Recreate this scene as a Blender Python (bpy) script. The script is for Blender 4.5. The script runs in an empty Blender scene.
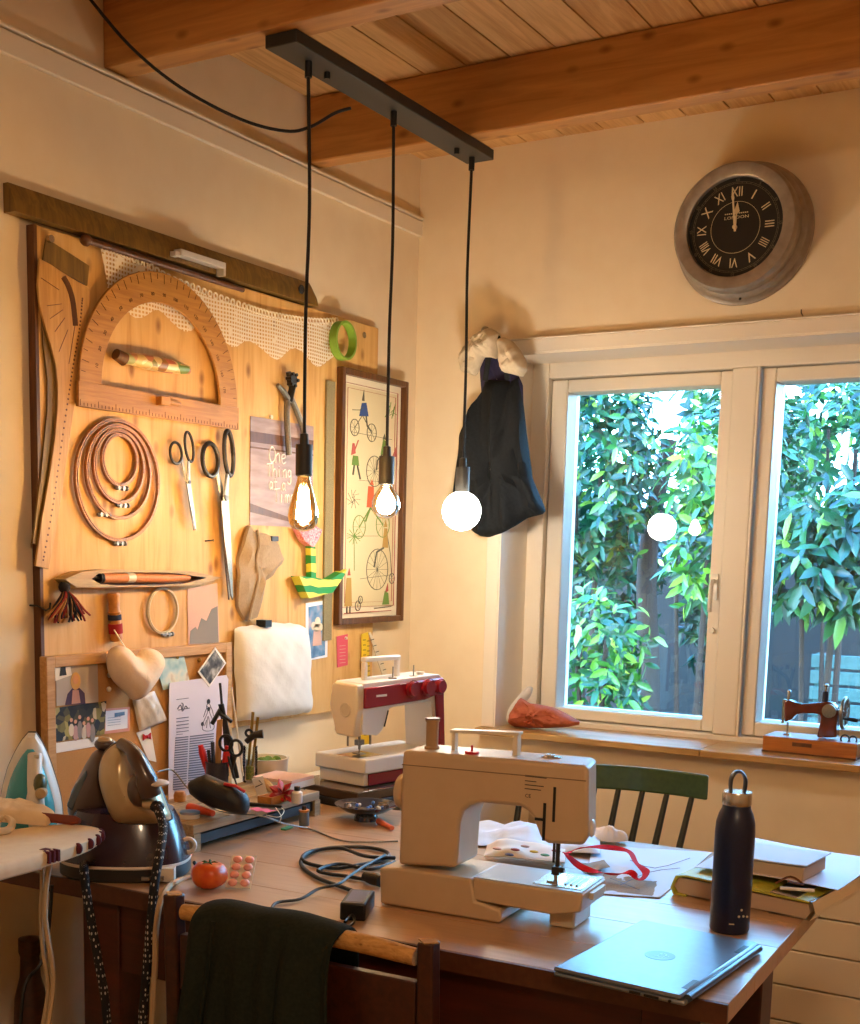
import bpy, math, random
from mathutils import Matrix, Vector, Euler
random.seed(7)
S = bpy.context.scene
COL = S.collection
PI = math.pi

# ------------------------------------------------------------------ camera
CAM = Vector((1.86, -3.2, 1.31))
FPX, CX, CY = 1275.95, 378.84, 739.778
YAW, PIT, ROL = math.radians(31.4594), math.radians(-8.38317), math.radians(1.152888)
FWD = Vector((-math.sin(YAW)*math.cos(PIT), math.cos(YAW)*math.cos(PIT), math.sin(PIT)))
_r0 = Vector((math.cos(YAW), math.sin(YAW), 0)); _u0 = _r0.cross(FWD)
RGT = _r0*math.cos(ROL) + _u0*math.sin(ROL)
UPV = -_r0*math.sin(ROL) + _u0*math.cos(ROL)
cd = bpy.data.cameras.new('camera'); cam = bpy.data.objects.new('camera', cd); COL.objects.link(cam)
m = Matrix((RGT, UPV, -FWD)).transposed().to_4x4(); m.translation = CAM
cam.matrix_world = m
cd.sensor_fit = 'AUTO'; cd.sensor_width = 36.0; cd.lens = FPX/1024*36.0
cd.shift_x = (430-CX)/1024; cd.shift_y = (CY-512)/1024
cd.clip_start = 0.02; cd.clip_end = 200
S.camera = cam

# measuring helpers: where the line of sight of an image point meets a real plane of the room
def ray(px, py): return FWD*FPX + RGT*(px-CX) - UPV*(py-CY)
def onx(px, py, x=0.0):
    d = ray(px, py); return CAM + d*((x-CAM.x)/d.x)
def ony(px, py, y=0.0):
    d = ray(px, py); return CAM + d*((y-CAM.y)/d.y)
def onz(px, py, z=0.75):
    d = ray(px, py); return CAM + d*((z-CAM.z)/d.z)
def mtx(X, Y, Z, o):
    M = Matrix((X, Y, Z)).transposed().to_4x4(); M.translation = o; return M
def FL(px, py, off=0.0):            # frame on the left wall: x along the wall, y up, z out of the wall
    return mtx(Vector((0,1,0)), Vector((0,0,1)), Vector((1,0,0)), onx(px, py, off))
def FB(px, py, off=0.0):            # frame on the back wall
    return mtx(Vector((1,0,0)), Vector((0,0,1)), Vector((0,-1,0)), ony(px, py, -off))
def FS(o, ang):                     # upright frame: x at ang degrees on plan, y up, z towards the room
    a = math.radians(ang)
    return mtx(Vector((math.cos(a), math.sin(a), 0)), Vector((0,0,1)), Vector((math.sin(a), -math.cos(a), 0)), Vector(o))
def FT(o, ang=0):                   # standing frame, z up
    M = Matrix.Rotation(math.radians(ang), 4, 'Z'); M.translation = Vector(o); return M
def loc(F, px, py, w=0.0):
    I = F.inverted(); o = I @ CAM; d = I.to_3x3() @ ray(px, py)
    t = (w-o.z)/d.z; return (o.x+t*d.x, o.y+t*d.y)
def locs(F, pts, w=0.0): return [loc(F, p[0], p[1], w) for p in pts]

# ------------------------------------------------------------------ materials
def lin(h):
    h = h.lstrip('#'); c = [int(h[i:i+2], 16)/255 for i in (0, 2, 4)]
    return tuple((x/12.92 if x <= .04045 else ((x+.055)/1.055)**2.4) for x in c) + (1.0,)
MATS = {}
def base(name):
    mt = bpy.data.materials.new(name); mt.use_nodes = True
    nt = mt.node_tree; b = nt.nodes['Principled BSDF']; MATS[name] = mt
    return mt, nt, b
def N(nt, t, **kw):
    n = nt.nodes.new(t)
    for k, v in kw.items(): setattr(n, k, v)
    return n
def coords(nt, scale, rot=(0,0,0)):
    tc = N(nt, 'ShaderNodeTexCoord'); mp = N(nt, 'ShaderNodeMapping')
    mp.inputs['Scale'].default_value = scale; mp.inputs['Rotation'].default_value = rot
    nt.links.new(tc.outputs['Object'], mp.inputs['Vector']); return mp.outputs['Vector']
def ramp(nt, fac, stops):
    r = N(nt, 'ShaderNodeValToRGB'); e = r.color_ramp.elements
    while len(e) < len(stops): e.new(.5)
    for i, (p, c) in enumerate(stops): e[i].position = p; e[i].color = lin(c) if isinstance(c, str) else c
    nt.links.new(fac, r.inputs['Fac']); return r.outputs['Color']
def bump(nt, b, h, s=.2, d=.002):
    n = N(nt, 'ShaderNodeBump'); n.inputs['Strength'].default_value = s; n.inputs['Distance'].default_value = d
    nt.links.new(h, n.inputs['Height']); nt.links.new(n.outputs['Normal'], b.inputs['Normal'])
def plain(name, c, rough=.55, metal=0, c2=None, sc=30, bmp=0, spec=.5, coat=0, sheen=0):
    mt, nt, b = base(name)
    b.inputs['Roughness'].default_value = rough; b.inputs['Metallic'].default_value = metal
    b.inputs['Specular IOR Level'].default_value = spec
    if coat: b.inputs['Coat Weight'].default_value = coat
    if sheen: b.inputs['Sheen Weight'].default_value = sheen
    b.inputs['Base Color'].default_value = lin(c)
    if c2 or bmp:
        v = coords(nt, (sc, sc, sc)); n = N(nt, 'ShaderNodeTexNoise'); n.inputs['Detail'].default_value = 4
        nt.links.new(v, n.inputs['Vector'])
        if c2: nt.links.new(ramp(nt, n.outputs['Fac'], [(.3, c), (.7, c2)]), b.inputs['Base Color'])
        if bmp: bump(nt, b, n.outputs['Fac'], bmp)
    return mt
def wood(name, c1, c2, axis='X', sc=14, stretch=.08, rough=.5, knots=None, coat=0, island=0, c3=None, bmp=.08):
    mt, nt, b = base(name)
    s = [sc, sc, sc]; s['XYZ'.index(axis)] = sc*stretch
    v = coords(nt, s)
    n = N(nt, 'ShaderNodeTexNoise'); n.inputs['Detail'].default_value = 5; n.inputs['Distortion'].default_value = .9
    n.inputs['Roughness'].default_value = .6
    fac = n.outputs['Fac']
    if island:
        g = N(nt, 'ShaderNodeNewGeometry'); ad = N(nt, 'ShaderNodeVectorMath', operation='ADD'); sc_ = N(nt, 'ShaderNodeVectorMath', operation='SCALE')
        cb = N(nt, 'ShaderNodeCombineXYZ')
        for k in range(3): nt.links.new(g.outputs['Random Per Island'], cb.inputs[k])
        nt.links.new(cb.outputs[0], sc_.inputs[0]); sc_.inputs['Scale'].default_value = 40
        nt.links.new(v, ad.inputs[0]); nt.links.new(sc_.outputs[0], ad.inputs[1]); v2 = ad.outputs[0]
        nt.links.new(v2, n.inputs['Vector'])
        ma = N(nt, 'ShaderNodeMath', operation='MULTIPLY_ADD'); ma.inputs[1].default_value = island; 
        nt.links.new(g.outputs['Random Per Island'], ma.inputs[0]); nt.links.new(fac, ma.inputs[2])
        sb = N(nt, 'ShaderNodeMath', operation='SUBTRACT'); nt.links.new(ma.outputs[0], sb.inputs[0]); sb.inputs[1].default_value = island/2
        fac = sb.outputs[0]
    else: nt.links.new(v, n.inputs['Vector'])
    col = ramp(nt, fac, [(.3, c1), (.68, c2)] if not c3 else [(.28, c1), (.5, c2), (.72, c3)])
    if knots:
        kc, ks = knots
        s2 = [ks, ks, ks]; s2['XYZ'.index(axis)] = ks*.55
        vo = N(nt, 'ShaderNodeTexVoronoi'); nt.links.new(coords(nt, s2), vo.inputs['Vector'])
        kf = N(nt, 'ShaderNodeMapRange'); kf.inputs['From Min'].default_value = .06; kf.inputs['From Max'].default_value = .2
        kf.inputs['To Min'].default_value = .8; kf.inputs['To Max'].default_value = 0
        nt.links.new(vo.outputs['Distance'], kf.inputs['Value'])
        mx = N(nt, 'ShaderNodeMix', data_type='RGBA'); mx.inputs[7].default_value = lin(kc)
        nt.links.new(kf.outputs[0], mx.inputs[0]); nt.links.new(col, mx.inputs[6]); col = mx.outputs[2]
    nt.links.new(col, b.inputs['Base Color']); b.inputs['Roughness'].default_value = rough
    if coat: b.inputs['Coat Weight'].default_value = coat; b.inputs['Coat Roughness'].default_value = .25
    bump(nt, b, n.outputs['Fac'], bmp)
    return mt
def weave(name, c, c2, sc=500, rough=.9, bmp=.4):
    mt, nt, b = base(name)
    w = N(nt, 'ShaderNodeTexChecker'); w.inputs['Scale'].default_value = sc
    w.inputs['Color1'].default_value = lin(c); w.inputs['Color2'].default_value = lin(c2)
    n = N(nt, 'ShaderNodeTexNoise'); n.inputs['Scale'].default_value = sc*.4
    tc = N(nt, 'ShaderNodeTexCoord'); nt.links.new(tc.outputs['Object'], w.inputs['Vector']); nt.links.new(tc.outputs['Object'], n.inputs['Vector'])
    nt.links.new(w.outputs['Color'], b.inputs['Base Color']); b.inputs['Roughness'].default_value = rough
    b.inputs['Specular IOR Level'].default_value = .15
    bump(nt, b, n.outputs['Fac'], bmp, .001); return mt
def emit(name, c, st):
    mt, nt, b = base(name); b.inputs['Base Color'].default_value = lin(c)
    b.inputs['Emission Color'].default_value = lin(c) if isinstance(c, str) else c
    b.inputs['Emission Strength'].default_value = st; return mt
def glassy(name, tint, gl_rough=.0, gl=(1,1,1,1), f0=None):     # thin clear sheet: lets light through, reflects by angle
    mt, nt, b = base(name); nt.nodes.remove(b)
    o = nt.nodes['Material Output']; t = N(nt, 'ShaderNodeBsdfTransparent'); g = N(nt, 'ShaderNodeBsdfGlossy'); mx = N(nt, 'ShaderNodeMixShader')
    t.inputs['Color'].default_value = tint; g.inputs['Roughness'].default_value = gl_rough; g.inputs['Color'].default_value = gl
    fr = N(nt, 'ShaderNodeFresnel'); fr.inputs['IOR'].default_value = f0 or 1.5
    nt.links.new(fr.outputs[0], mx.inputs[0]); nt.links.new(t.outputs[0], mx.inputs[1]); nt.links.new(g.outputs[0], mx.inputs[2])
    nt.links.new(mx.outputs[0], o.inputs['Surface']); return mt

# ------------------------------------------------------------------ mesh builder
class MB:
    def __init__(s): s.v = []; s.f = []; s.mi = []; s.M = Matrix(); s.cur = 0
    def _add(s, vs, fs, mi=None):
        b = len(s.v); s.v += [tuple(s.M @ Vector(v)) for v in vs]
        flip = s.M.to_3x3().determinant() < 0
        for f in fs:
            f = [b+i for i in f]; s.f.append(f[::-1] if flip else f); s.mi.append(s.cur if mi is None else mi)
        return s
    def box(s, x0, x1, y0, y1, z0, z1, mi=None):
        return s._add([(x0,y0,z0),(x1,y0,z0),(x1,y1,z0),(x0,y1,z0),(x0,y0,z1),(x1,y0,z1),(x1,y1,z1),(x0,y1,z1)],
                      [(0,3,2,1),(4,5,6,7),(0,1,5,4),(1,2,6,5),(2,3,7,6),(3,0,4,7)], mi)
    def cbox(s, c, d, mi=None):
        return s.box(c[0]-d[0]/2, c[0]+d[0]/2, c[1]-d[1]/2, c[1]+d[1]/2, c[2]-d[2]/2, c[2]+d[2]/2, mi)
    def prism(s, poly, z0, z1, mi=None, top=None):
        n = len(poly); a = sum(poly[i][0]*poly[(i+1)%n][1]-poly[(i+1)%n][0]*poly[i][1] for i in range(n))
        if a < 0: poly = poly[::-1]; top = top[::-1] if top else None
        tp = top or poly
        vs = [(p[0],p[1],z0) for p in poly] + [(p[0],p[1],z1) for p in tp]
        fs = [tuple(range(n-1,-1,-1)), tuple(range(n,2*n))] + [(i,(i+1)%n,n+(i+1)%n,n+i) for i in range(n)]
        return s._add(vs, fs, mi)
    def hull(s, a, b, mi=None):       # two matching loops of 3D points joined
        n = len(a); vs = list(a)+list(b)
        fs = [tuple(range(n-1,-1,-1)), tuple(range(n,2*n))] + [(i,(i+1)%n,n+(i+1)%n,n+i) for i in range(n)]
        return s._add(vs, fs, mi)
    def loft(s, loops, caps=True, mi=None, closed=True):
        n = len(loops[0]); vs = [p for l in loops for p in l]; fs = []
        for k in range(len(loops)-1):
            for i in range(n if closed else n-1):
                j = (i+1)%n; fs.append((k*n+i, k*n+j, (k+1)*n+j, (k+1)*n+i))
        if caps and closed: fs.append(tuple(range(n-1,-1,-1))); fs.append(tuple(range((len(loops)-1)*n, len(loops)*n)))
        return s._add(vs, fs, mi)
    def tube(s, pts, r, n=8, closed=False, mi=None, flat=None):
        pts = [Vector(p) for p in pts]; L = len(pts); rs = r if isinstance(r, (list, tuple)) else [r]*L
        T = []
        for i in range(L):
            a = pts[(i-1)%L] if (closed or i) else pts[0]; b = pts[(i+1)%L] if (closed or i < L-1) else pts[-1]
            t = (b-a); T.append(t.normalized() if t.length > 1e-9 else Vector((0,0,1)))
        u = T[0].orthogonal().normalized(); loops = []
        if flat: 
            u = Vector(flat); u = (u-T[0]*u.dot(T[0])).normalized()
        for i in range(L):
            u = (u - T[i]*u.dot(T[i])); u = u.normalized() if u.length > 1e-6 else T[i].orthogonal().normalized()
            w = T[i].cross(u)
            rr = rs[i]; ra, rb = rr if isinstance(rr, tuple) else (rr, rr)
            loops.append([tuple(pts[i] + u*(math.cos(2*PI*k/n)*ra) + w*(math.sin(2*PI*k/n)*rb)) for k in range(n)])
        if closed: loops.append(loops[0])
        return s.loft(loops, not closed, mi)
    def cyl(s, a, b, r0, r1=None, n=16, mi=None): return s.tube([a, b], [r0, r0 if r1 is None else r1], n, mi=mi)
    def lathe(s, prof, n=24, o=(0,0,0), ax='Z', mi=None, sx=1, sy=1):
        loops = []
        for r, z in prof:
            l = []
            for k in range(n):
                c, t = math.cos(2*PI*k/n)*r*sx, math.sin(2*PI*k/n)*r*sy
                p = (c, t, z) if ax == 'Z' else ((z, c, t) if ax == 'X' else (t, z, c))
                l.append((p[0]+o[0], p[1]+o[1], p[2]+o[2]))
            loops.append(l)
        return s.loft(loops, True, mi)
    def ell(s, c, r, n=16, m=10, mi=None):
        prof = [(max(1e-4, math.sin(PI*i/m)), -math.cos(PI*i/m)) for i in range(m+1)]
        M0 = s.M; s.M = M0 @ Matrix.Translation(c) @ Matrix.Diagonal((r[0], r[1], r[2], 1)); s.lathe(prof, n, mi=mi); s.M = M0; return s
    def ring(s, c, R, r, n=32, k=8, ax='Z', mi=None, ry=None):
        P = []
        for i in range(n):
            a, b = math.cos(2*PI*i/n)*R, math.sin(2*PI*i/n)*(ry or R)
            P.append({'Z': (c[0]+a, c[1]+b, c[2]), 'Y': (c[0]+a, c[1], c[2]+b), 'X': (c[0], c[1]+a, c[2]+b)}[ax])
        return s.tube(P, r, k, True, mi, flat=None)
    def grid(s, P, th=0.0, mi=None):   # P[i][j] points; th gives it thickness along the normal
        a, b = len(P), len(P[0]); vs = [Vector(p) for r in P for p in r]
        fs = [(i*b+j, i*b+j+1, (i+1)*b+j+1, (i+1)*b+j) for i in range(a-1) for j in range(b-1)]
        if not th: return s._add(vs, fs, mi)
        nr = []
        for i in range(a):
            for j in range(b):
                d1 = Vector(P[min(i+1,a-1)][j]) - Vector(P[max(i-1,0)][j]); d2 = Vector(P[i][min(j+1,b-1)]) - Vector(P[i][max(j-1,0)])
                n = d2.cross(d1); nr.append(n.normalized() if n.length > 1e-9 else Vector((0,0,1)))
        k = a*b; vs2 = vs + [v - n*th for v, n in zip(vs, nr)]
        fs = [f[::-1] for f in fs] + [tuple(k+q for q in f) for f in fs]
        edge = [(0, j) for j in range(b)] + [(i, b-1) for i in range(1, a)] + [(a-1, j) for j in range(b-2, -1, -1)] + [(i, 0) for i in range(a-2, 0, -1)]
        ids = [i*b+j for i, j in edge]
        for q in range(len(ids)): x, y = ids[q], ids[(q+1)%len(ids)]; fs.append((x, y, k+y, k+x))
        return s._add(vs2, fs, mi)
    def text(s, t, size, x, y, z, mi=None, rot=0, shear=0, al='CENTER', ext=.0003, sx=1.0):
        c = bpy.data.curves.new('t', 'FONT'); c.body = t; c.size = size; c.align_x = al; c.align_y = 'CENTER'; c.shear = shear; c.extrude = ext; c.resolution_u = 2
        o = bpy.data.objects.new('t', c); COL.objects.link(o); bpy.context.view_layer.update()
        me = bpy.data.meshes.new_from_object(o.evaluated_get(bpy.context.evaluated_depsgraph_get()))
        M0 = s.M; s.M = M0 @ Matrix.Translation((x, y, z)) @ Matrix.Rotation(rot, 4, 'Z') @ Matrix.Diagonal((sx, 1, 1, 1))
        s._add([tuple(v.co) for v in me.vertices], [tuple(p.vertices) for p in me.polygons], mi); s.M = M0
        bpy.data.objects.remove(o); bpy.data.curves.remove(c); bpy.data.meshes.remove(me); return s
    def build(s, name, mats, parent=None, F=None, bev=0, smooth=40, sub=0, seg=2, label=None, solid=0):
        me = bpy.data.meshes.new(name); me.from_pydata(s.v, [], s.f)
        if not isinstance(mats, (list, tuple)): mats = [mats]
        for mt in mats: me.materials.append(MATS[mt] if isinstance(mt, str) else mt)
        me.polygons.foreach_set('material_index', [min(i, len(mats)-1) for i in s.mi])
        me.update()
        if smooth:
            me.polygons.foreach_set('use_smooth', [True]*len(me.polygons)); me.set_sharp_from_angle(angle=math.radians(smooth))
        o = bpy.data.objects.new(name, me); COL.objects.link(o)
        if parent: o.parent = parent
        if F is not None: o.matrix_world = F
        if solid: q = o.modifiers.new('t', 'SOLIDIFY'); q.thickness = solid
        if bev:
            q = o.modifiers.new('b', 'BEVEL'); q.width = bev; q.segments = seg; q.limit_method = 'ANGLE'; q.angle_limit = math.radians(35)
        if sub: q = o.modifiers.new('s', 'SUBSURF'); q.levels = sub; q.render_levels = sub
        if label: o['label'] = label
        return o
def tag(o, label, cat, group=None, kind=None):
    o['label'] = label; o['category'] = cat
    if group: o['group'] = group
    if kind: o['kind'] = kind
    return o
def thing(name, label, cat, F=None, group=None, kind=None):
    o = bpy.data.objects.new(name, None); o.empty_display_size = .05; COL.objects.link(o)
    if F is not None: o.matrix_world = F
    return tag(o, label, cat, group, kind)
def structure(o): o['kind'] = 'structure'; return o
def circ(cx, cy, r, n=24, a0=0, a1=2*PI, ry=None):
    full = abs(a1-a0-2*PI) < 1e-6; k = n if full else n+1
    return [(cx+math.cos(a0+(a1-a0)*i/n)*r, cy+math.sin(a0+(a1-a0)*i/n)*(ry or r)) for i in range(k)]
def spline(pts, k=6, closed=False):
    P = [Vector(p) for p in pts]; n = len(P); out = []
    rng = range(n if closed else n-1)
    for i in rng:
        p0 = P[(i-1)%n] if (closed or i) else P[0]; p1 = P[i]; p2 = P[(i+1)%n]; p3 = P[(i+2)%n] if (closed or i < n-2) else P[n-1]
        for j in range(k):
            t = j/k; out.append(0.5*((2*p1)+(p2-p0)*t+(2*p0-5*p1+4*p2-p3)*t*t+(3*p1-p0-3*p2+p3)*t**3))
    if not closed: out.append(P[-1])
    return [tuple(v) for v in out]

def polar(P, n, c):               # outline resampled by angle about a centre
    out = []
    for k in range(n):
        a = 2*PI*k/n; d = Vector((math.cos(a), math.sin(a))); best = None
        for i in range(len(P)):
            p = Vector(P[i])-c; q = Vector(P[(i+1)%len(P)])-c; e = q-p; den = d.x*e.y-d.y*e.x
            if abs(den) < 1e-12: continue
            t = (p.x*e.y-p.y*e.x)/den; u = (p.x*d.y-p.y*d.x)/den
            if t > 0 and -1e-6 <= u <= 1+1e-6: best = t if best is None else max(best, t)
        out.append((c.x+d.x*best, c.y+d.y*best))
    return out
def edge_dist(p, A):
    m_ = 1e9; p = Vector(p)
    for i in range(len(A)):
        a = Vector(A[i]); b = Vector(A[(i+1)%len(A)]); e = b-a; t = max(0, min(1, (p-a).dot(e)/max(e.dot(e), 1e-12))); m_ = min(m_, (a+e*t-p).length)
    return m_
def pillow(b, P, c, H, D, back=None, n=72, fs=(1,.97,.93,.87,.8,.7,.58,.45,.3,.15,.01), wob=None, mi=None):
    """rounded body over an outline: height grows with the distance from the edge"""
    c = Vector(c); A = polar([tuple(p[:2]) for p in P], n, c); L = []
    def hgt(p): d = min(1, edge_dist(p, A)/D); return math.sqrt(max(0, 1-(1-d)**2))
    bk = [] 
    for f in fs:
        r = []
        for a in A:
            p = (c.x+(a[0]-c.x)*f, c.y+(a[1]-c.y)*f); h = hgt(p)
            r.append((p[0], p[1], H*h+(wob(p[0], p[1])*h if wob else 0)))
        L.append(r)
    if back is not None:
        for f in fs[1:]:
            bk.append([(c.x+(a[0]-c.x)*f, c.y+(a[1]-c.y)*f, -back*hgt((c.x+(a[0]-c.x)*f, c.y+(a[1]-c.y)*f))) for a in A])
        L = bk[::-1]+L
    else: L = [[(c.x+(a[0]-c.x)*.01, c.y+(a[1]-c.y)*.01, 0) for a in A]]+L
    b.loft(L, caps=False, mi=mi); return b
def fbm(x, y, s=1.0):
    return math.sin(x*s*1.7+y*s*.6+1)*.5+math.sin(x*s*.8-y*s*2.1+2)*.35+math.sin(x*s*3.9+y*s*3.1)*.2+math.sin(-x*s*5.3+y*s*4.7+.5)*.13
SKY, SUN, E1, E2, E3, EXPO, FILL = 21.0, 2.0, 360, 150, 85, 0.42, 28
# ------------------------------------------------------------------ palette
plain('wall_paint', 'EBD9BA', .85, c2='E7D3B2', sc=3, spec=.2)
plain('trim_paint', 'EADCC4', .5)
plain('frame_paint', 'E8DDCC', .45)
wood('plywood', 'C08C48', 'D6A862', 'Y', 6, .10, .55, knots=('7E4A18', 3.4), c3='DDB474', bmp=.03)
wood('beam_wood', 'A8713A', 'CC9450', 'X', 7, .08, .5, knots=('7E4A1C', 3.5))
wood('ceiling_wood', 'B8854A', 'DDB074', 'Y', 12, .06, .5, island=.25)
wood('floor_wood', 'A8742E', 'C99C52', 'X', 8, .06, .4, island=.2)
wood('rail_wood', '5A421A', '866628', 'Y', 16, .07, .5)
wood('old_ruler', 'B07E3E', 'CC9C58', 'Y', 25, .06, .45)
wood('old_ruler_x', 'A47034', 'C08C44', 'X', 25, .06, .45)
wood('dark_wood', '4A2A12', '6E421E', 'Y', 18, .08, .45)
wood('frame_brown', '4A2B12', '6B4220', 'Y', 25, .06, .4)
wood('shuttle_wood', 'A2834E', 'C4A56C', 'X', 22, .06, .45)
wood('table_oak', 'A68262', 'BE9874', 'X', 7, .07, .34, island=.16, coat=.3, c3='B48C68', bmp=.03)
wood('table_red', '340F06', '481608', 'X', 10, .1, .4)
wood('rack_wood', '8A7250', 'B59C74', 'X', 20, .06, .55)
wood('sill_wood', 'A87A3C', 'CBA468', 'X', 14, .06, .35, coat=.3)
wood('chair_brown', '2A120A', '46200F', 'Y', 14, .1, .35)
wood('toy_base', '9A5418', 'C07A30', 'X', 18, .06, .35, coat=.3)
plain('cork', 'B58046', .9, c2='C9985C', sc=160, bmp=.3)
wood('cork_frame', 'B08046', 'D2A468', 'X', 20, .08, .5)
plain('white_plastic', 'E6DED2', .35); plain('cream_plastic', 'E0D2B8', .38); plain('grey_cream', 'CDBFA6', .42)
plain('red_plastic', '8E0F1F', .28, coat=.4); plain('bright_red', 'C61E20', .4)
plain('black_plastic', '141414', .4); plain('black_matte', '17171A', .55); plain('bar_black', '2B2926', .5)
plain('pale_metal', 'D8D4CC', .4, .25); plain('steel', 'C8C4BC', .25, 1); plain('dull_steel', 'A09A90', .4, 1, c2='8A8478', sc=60); plain('brass', 'B08A3C', .3, 1)
plain('dark_steel', '4A4642', .4, 1)
plain('white_paper', 'F2EEE6', .8); plain('blue_white_paper', 'E8ECF4', .8); plain('ink', '2A2A33', .8); plain('grey_ink', '77778A', .8)
plain('wire_black', '0F0F10', .5)
plain('orange_skin', 'D2481A', .35, c2='DE6A22', sc=14)
plain('leaf_stem', '46602A', .6)
# ------------------------------------------------------------------ room shell
RX, RY, RZ = 3.7, -4.7, 2.378
WX0, WX1, WZ0, WZ1 = .285, 1.9, .812, 1.84
b = MB(); b.box(-.15, 0, RY, .3, -.05, RZ+.1); structure(b.build('wall_left', 'wall_paint'))
b = MB()
b.box(0, WX0, 0, .3, -.05, RZ+.1); b.box(WX1, RX, 0, .3, -.05, RZ+.1)
b.box(WX0, WX1, 0, .3, -.05, WZ0); b.box(WX0, WX1, 0, .3, WZ1, RZ+.1)
structure(b.build('wall_back', 'wall_paint', smooth=0))
b = MB(); b.box(RX, RX+.15, RY, .3, -.05, RZ+.1); structure(b.build('wall_right', 'wall_paint'))
b = MB(); b.box(-.15, RX+.15, RY-.15, RY, -.05, RZ+.1); structure(b.build('wall_front', 'wall_paint'))
b = MB()
k = 0; x = -.0
while x < RX:
    b.box(x+.002, min(x+.107, RX)-.002, RY, 0, RZ, RZ+.03); x += .107; k += 1
b.box(-.15, RX+.15, RY-.15, .45, RZ+.031, RZ+.12)
structure(b.build('ceiling', 'ceiling_wood', smooth=0))
b = MB(); y = RY
while y < 0:
    b.box(0, RX, y+.001, min(y+.14, 0)-.001, -.04, 0); y += .14
structure(b.build('floor', 'floor_wood', smooth=0))
for y0, y1 in ((-.548, -.492), (-1.238, -1.171), (-1.93, -1.865), (-2.62, -2.555), (-3.31, -3.245), (-4.0, -3.935)):
    b = MB(); b.box(0, RX, y0, y1, 2.23, RZ); structure(b.build('ceiling_beam', 'beam_wood', bev=.004))
b = MB(); b.box(0, .012, RY, -.001, 2.173, 2.213); b.box(0, .015, RY, -.001, 2.216, 2.223); structure(b.build('trim_1', 'trim_paint', bev=.002))
b = MB(); b.box(0, .014, RY, 0, 0, .09); structure(b.build('baseboard_left', 'trim_paint', bev=.002))
b = MB(); b.box(.014, 1.14, -.014, 0, 0, .09); b.box(1.96, RX, -.014, 0, 0, .09); structure(b.build('baseboard_back', 'trim_paint', bev=.002))

# window: casing, frame, casement, fixed light
glassy('window_glass', (.86, .97, .97, 1), 0.0, f0=1.5)
win = thing('window_1', 'white painted window with a casement and a fixed light', 'window', FT((0,0,0))); win['kind'] = 'structure'
b = MB()
b.box(.247, WX0, -.014, 0, .83, 1.875); b.box(WX0, WX1, -.014, 0, WZ1, 1.875); b.box(WX1, WX1+.04, -.014, 0, .83, 1.875)
b.box(.247, WX1+.04, -.02, 0, 1.875, 1.879)
b.build('casing', 'frame_paint', win, bev=.003)
b = MB()
b.box(WX0, WX0+.004, -.012, .155, .83, WZ1); b.box(WX1-.004, WX1, -.012, .155, .83, WZ1); b.box(WX0, WX1, -.012, .155, WZ1-.004, WZ1)
b.build('reveal_lining', 'frame_paint', win)
b = MB()
b.box(WX0, .338, .155, .27, .812, WZ1); b.box(.338, 1.856, .155, .27, 1.795, WZ1); b.box(.338, 1.856, .155, .27, .812, .845)
b.box(.853, .918, .150, .27, .845, 1.795); b.box(1.856, WX1, .155, .27, .812, WZ1)
b.build('window_frame', 'frame_paint', win, bev=.004)
b = MB()
b.box(.334, .340, .149, .156, .845, 1.795); b.box(.918, .925, .149, .156, .845, 1.795)
b.build('weather_bead', 'frame_paint', win, bev=.002)
b = MB()
b.box(.341, .389, .172, .262, .848, 1.792); b.box(.817, .850, .172, .262, .848, 1.792)
b.box(.389, .817, .172, .262, 1.757, 1.792); b.box(.389, .817, .172, .262, .848, .878)
sash = b.build('casement_sash', 'frame_paint', win, bev=.004)
b = MB(); b.box(.386, .820, .234, .238, .875, 1.760); b.build('pane', 'window_glass', sash)
b = MB()
b.cbox((.833, .169, 1.235), (.016, .006, .07)); b.tube([(.833,.166,1.25),(.833,.145,1.25),(.833,.138,1.24),(.831,.14,1.17)], .006, 8); b.cyl((.833,.173,1.12),(.833,.160,1.12), .008, n=10)
b.build('window_handle', 'pale_metal', sash)
b = MB()
b.box(.926, .962, .165, .262, .848, 1.792); b.box(1.815, 1.853, .165, .262, .848, 1.792)
b.box(.962, 1.815, .165, .262, 1.757, 1.792); b.box(.962, 1.815, .165, .262, .848, .885)
fx = b.build('fixed_light_frame', 'frame_paint', win, bev=.004)
b = MB(); b.box(.958, 1.82, .234, .238, .88, 1.760); b.build('pane', 'window_glass', fx)
b = MB(); b.box(.245, .884, -.05, .16, .812, .83); b.box(.8855, 1.95, -.05, .16, .812, .83); structure(b.build('trim_2', 'sill_wood', bev=.002))
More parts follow.
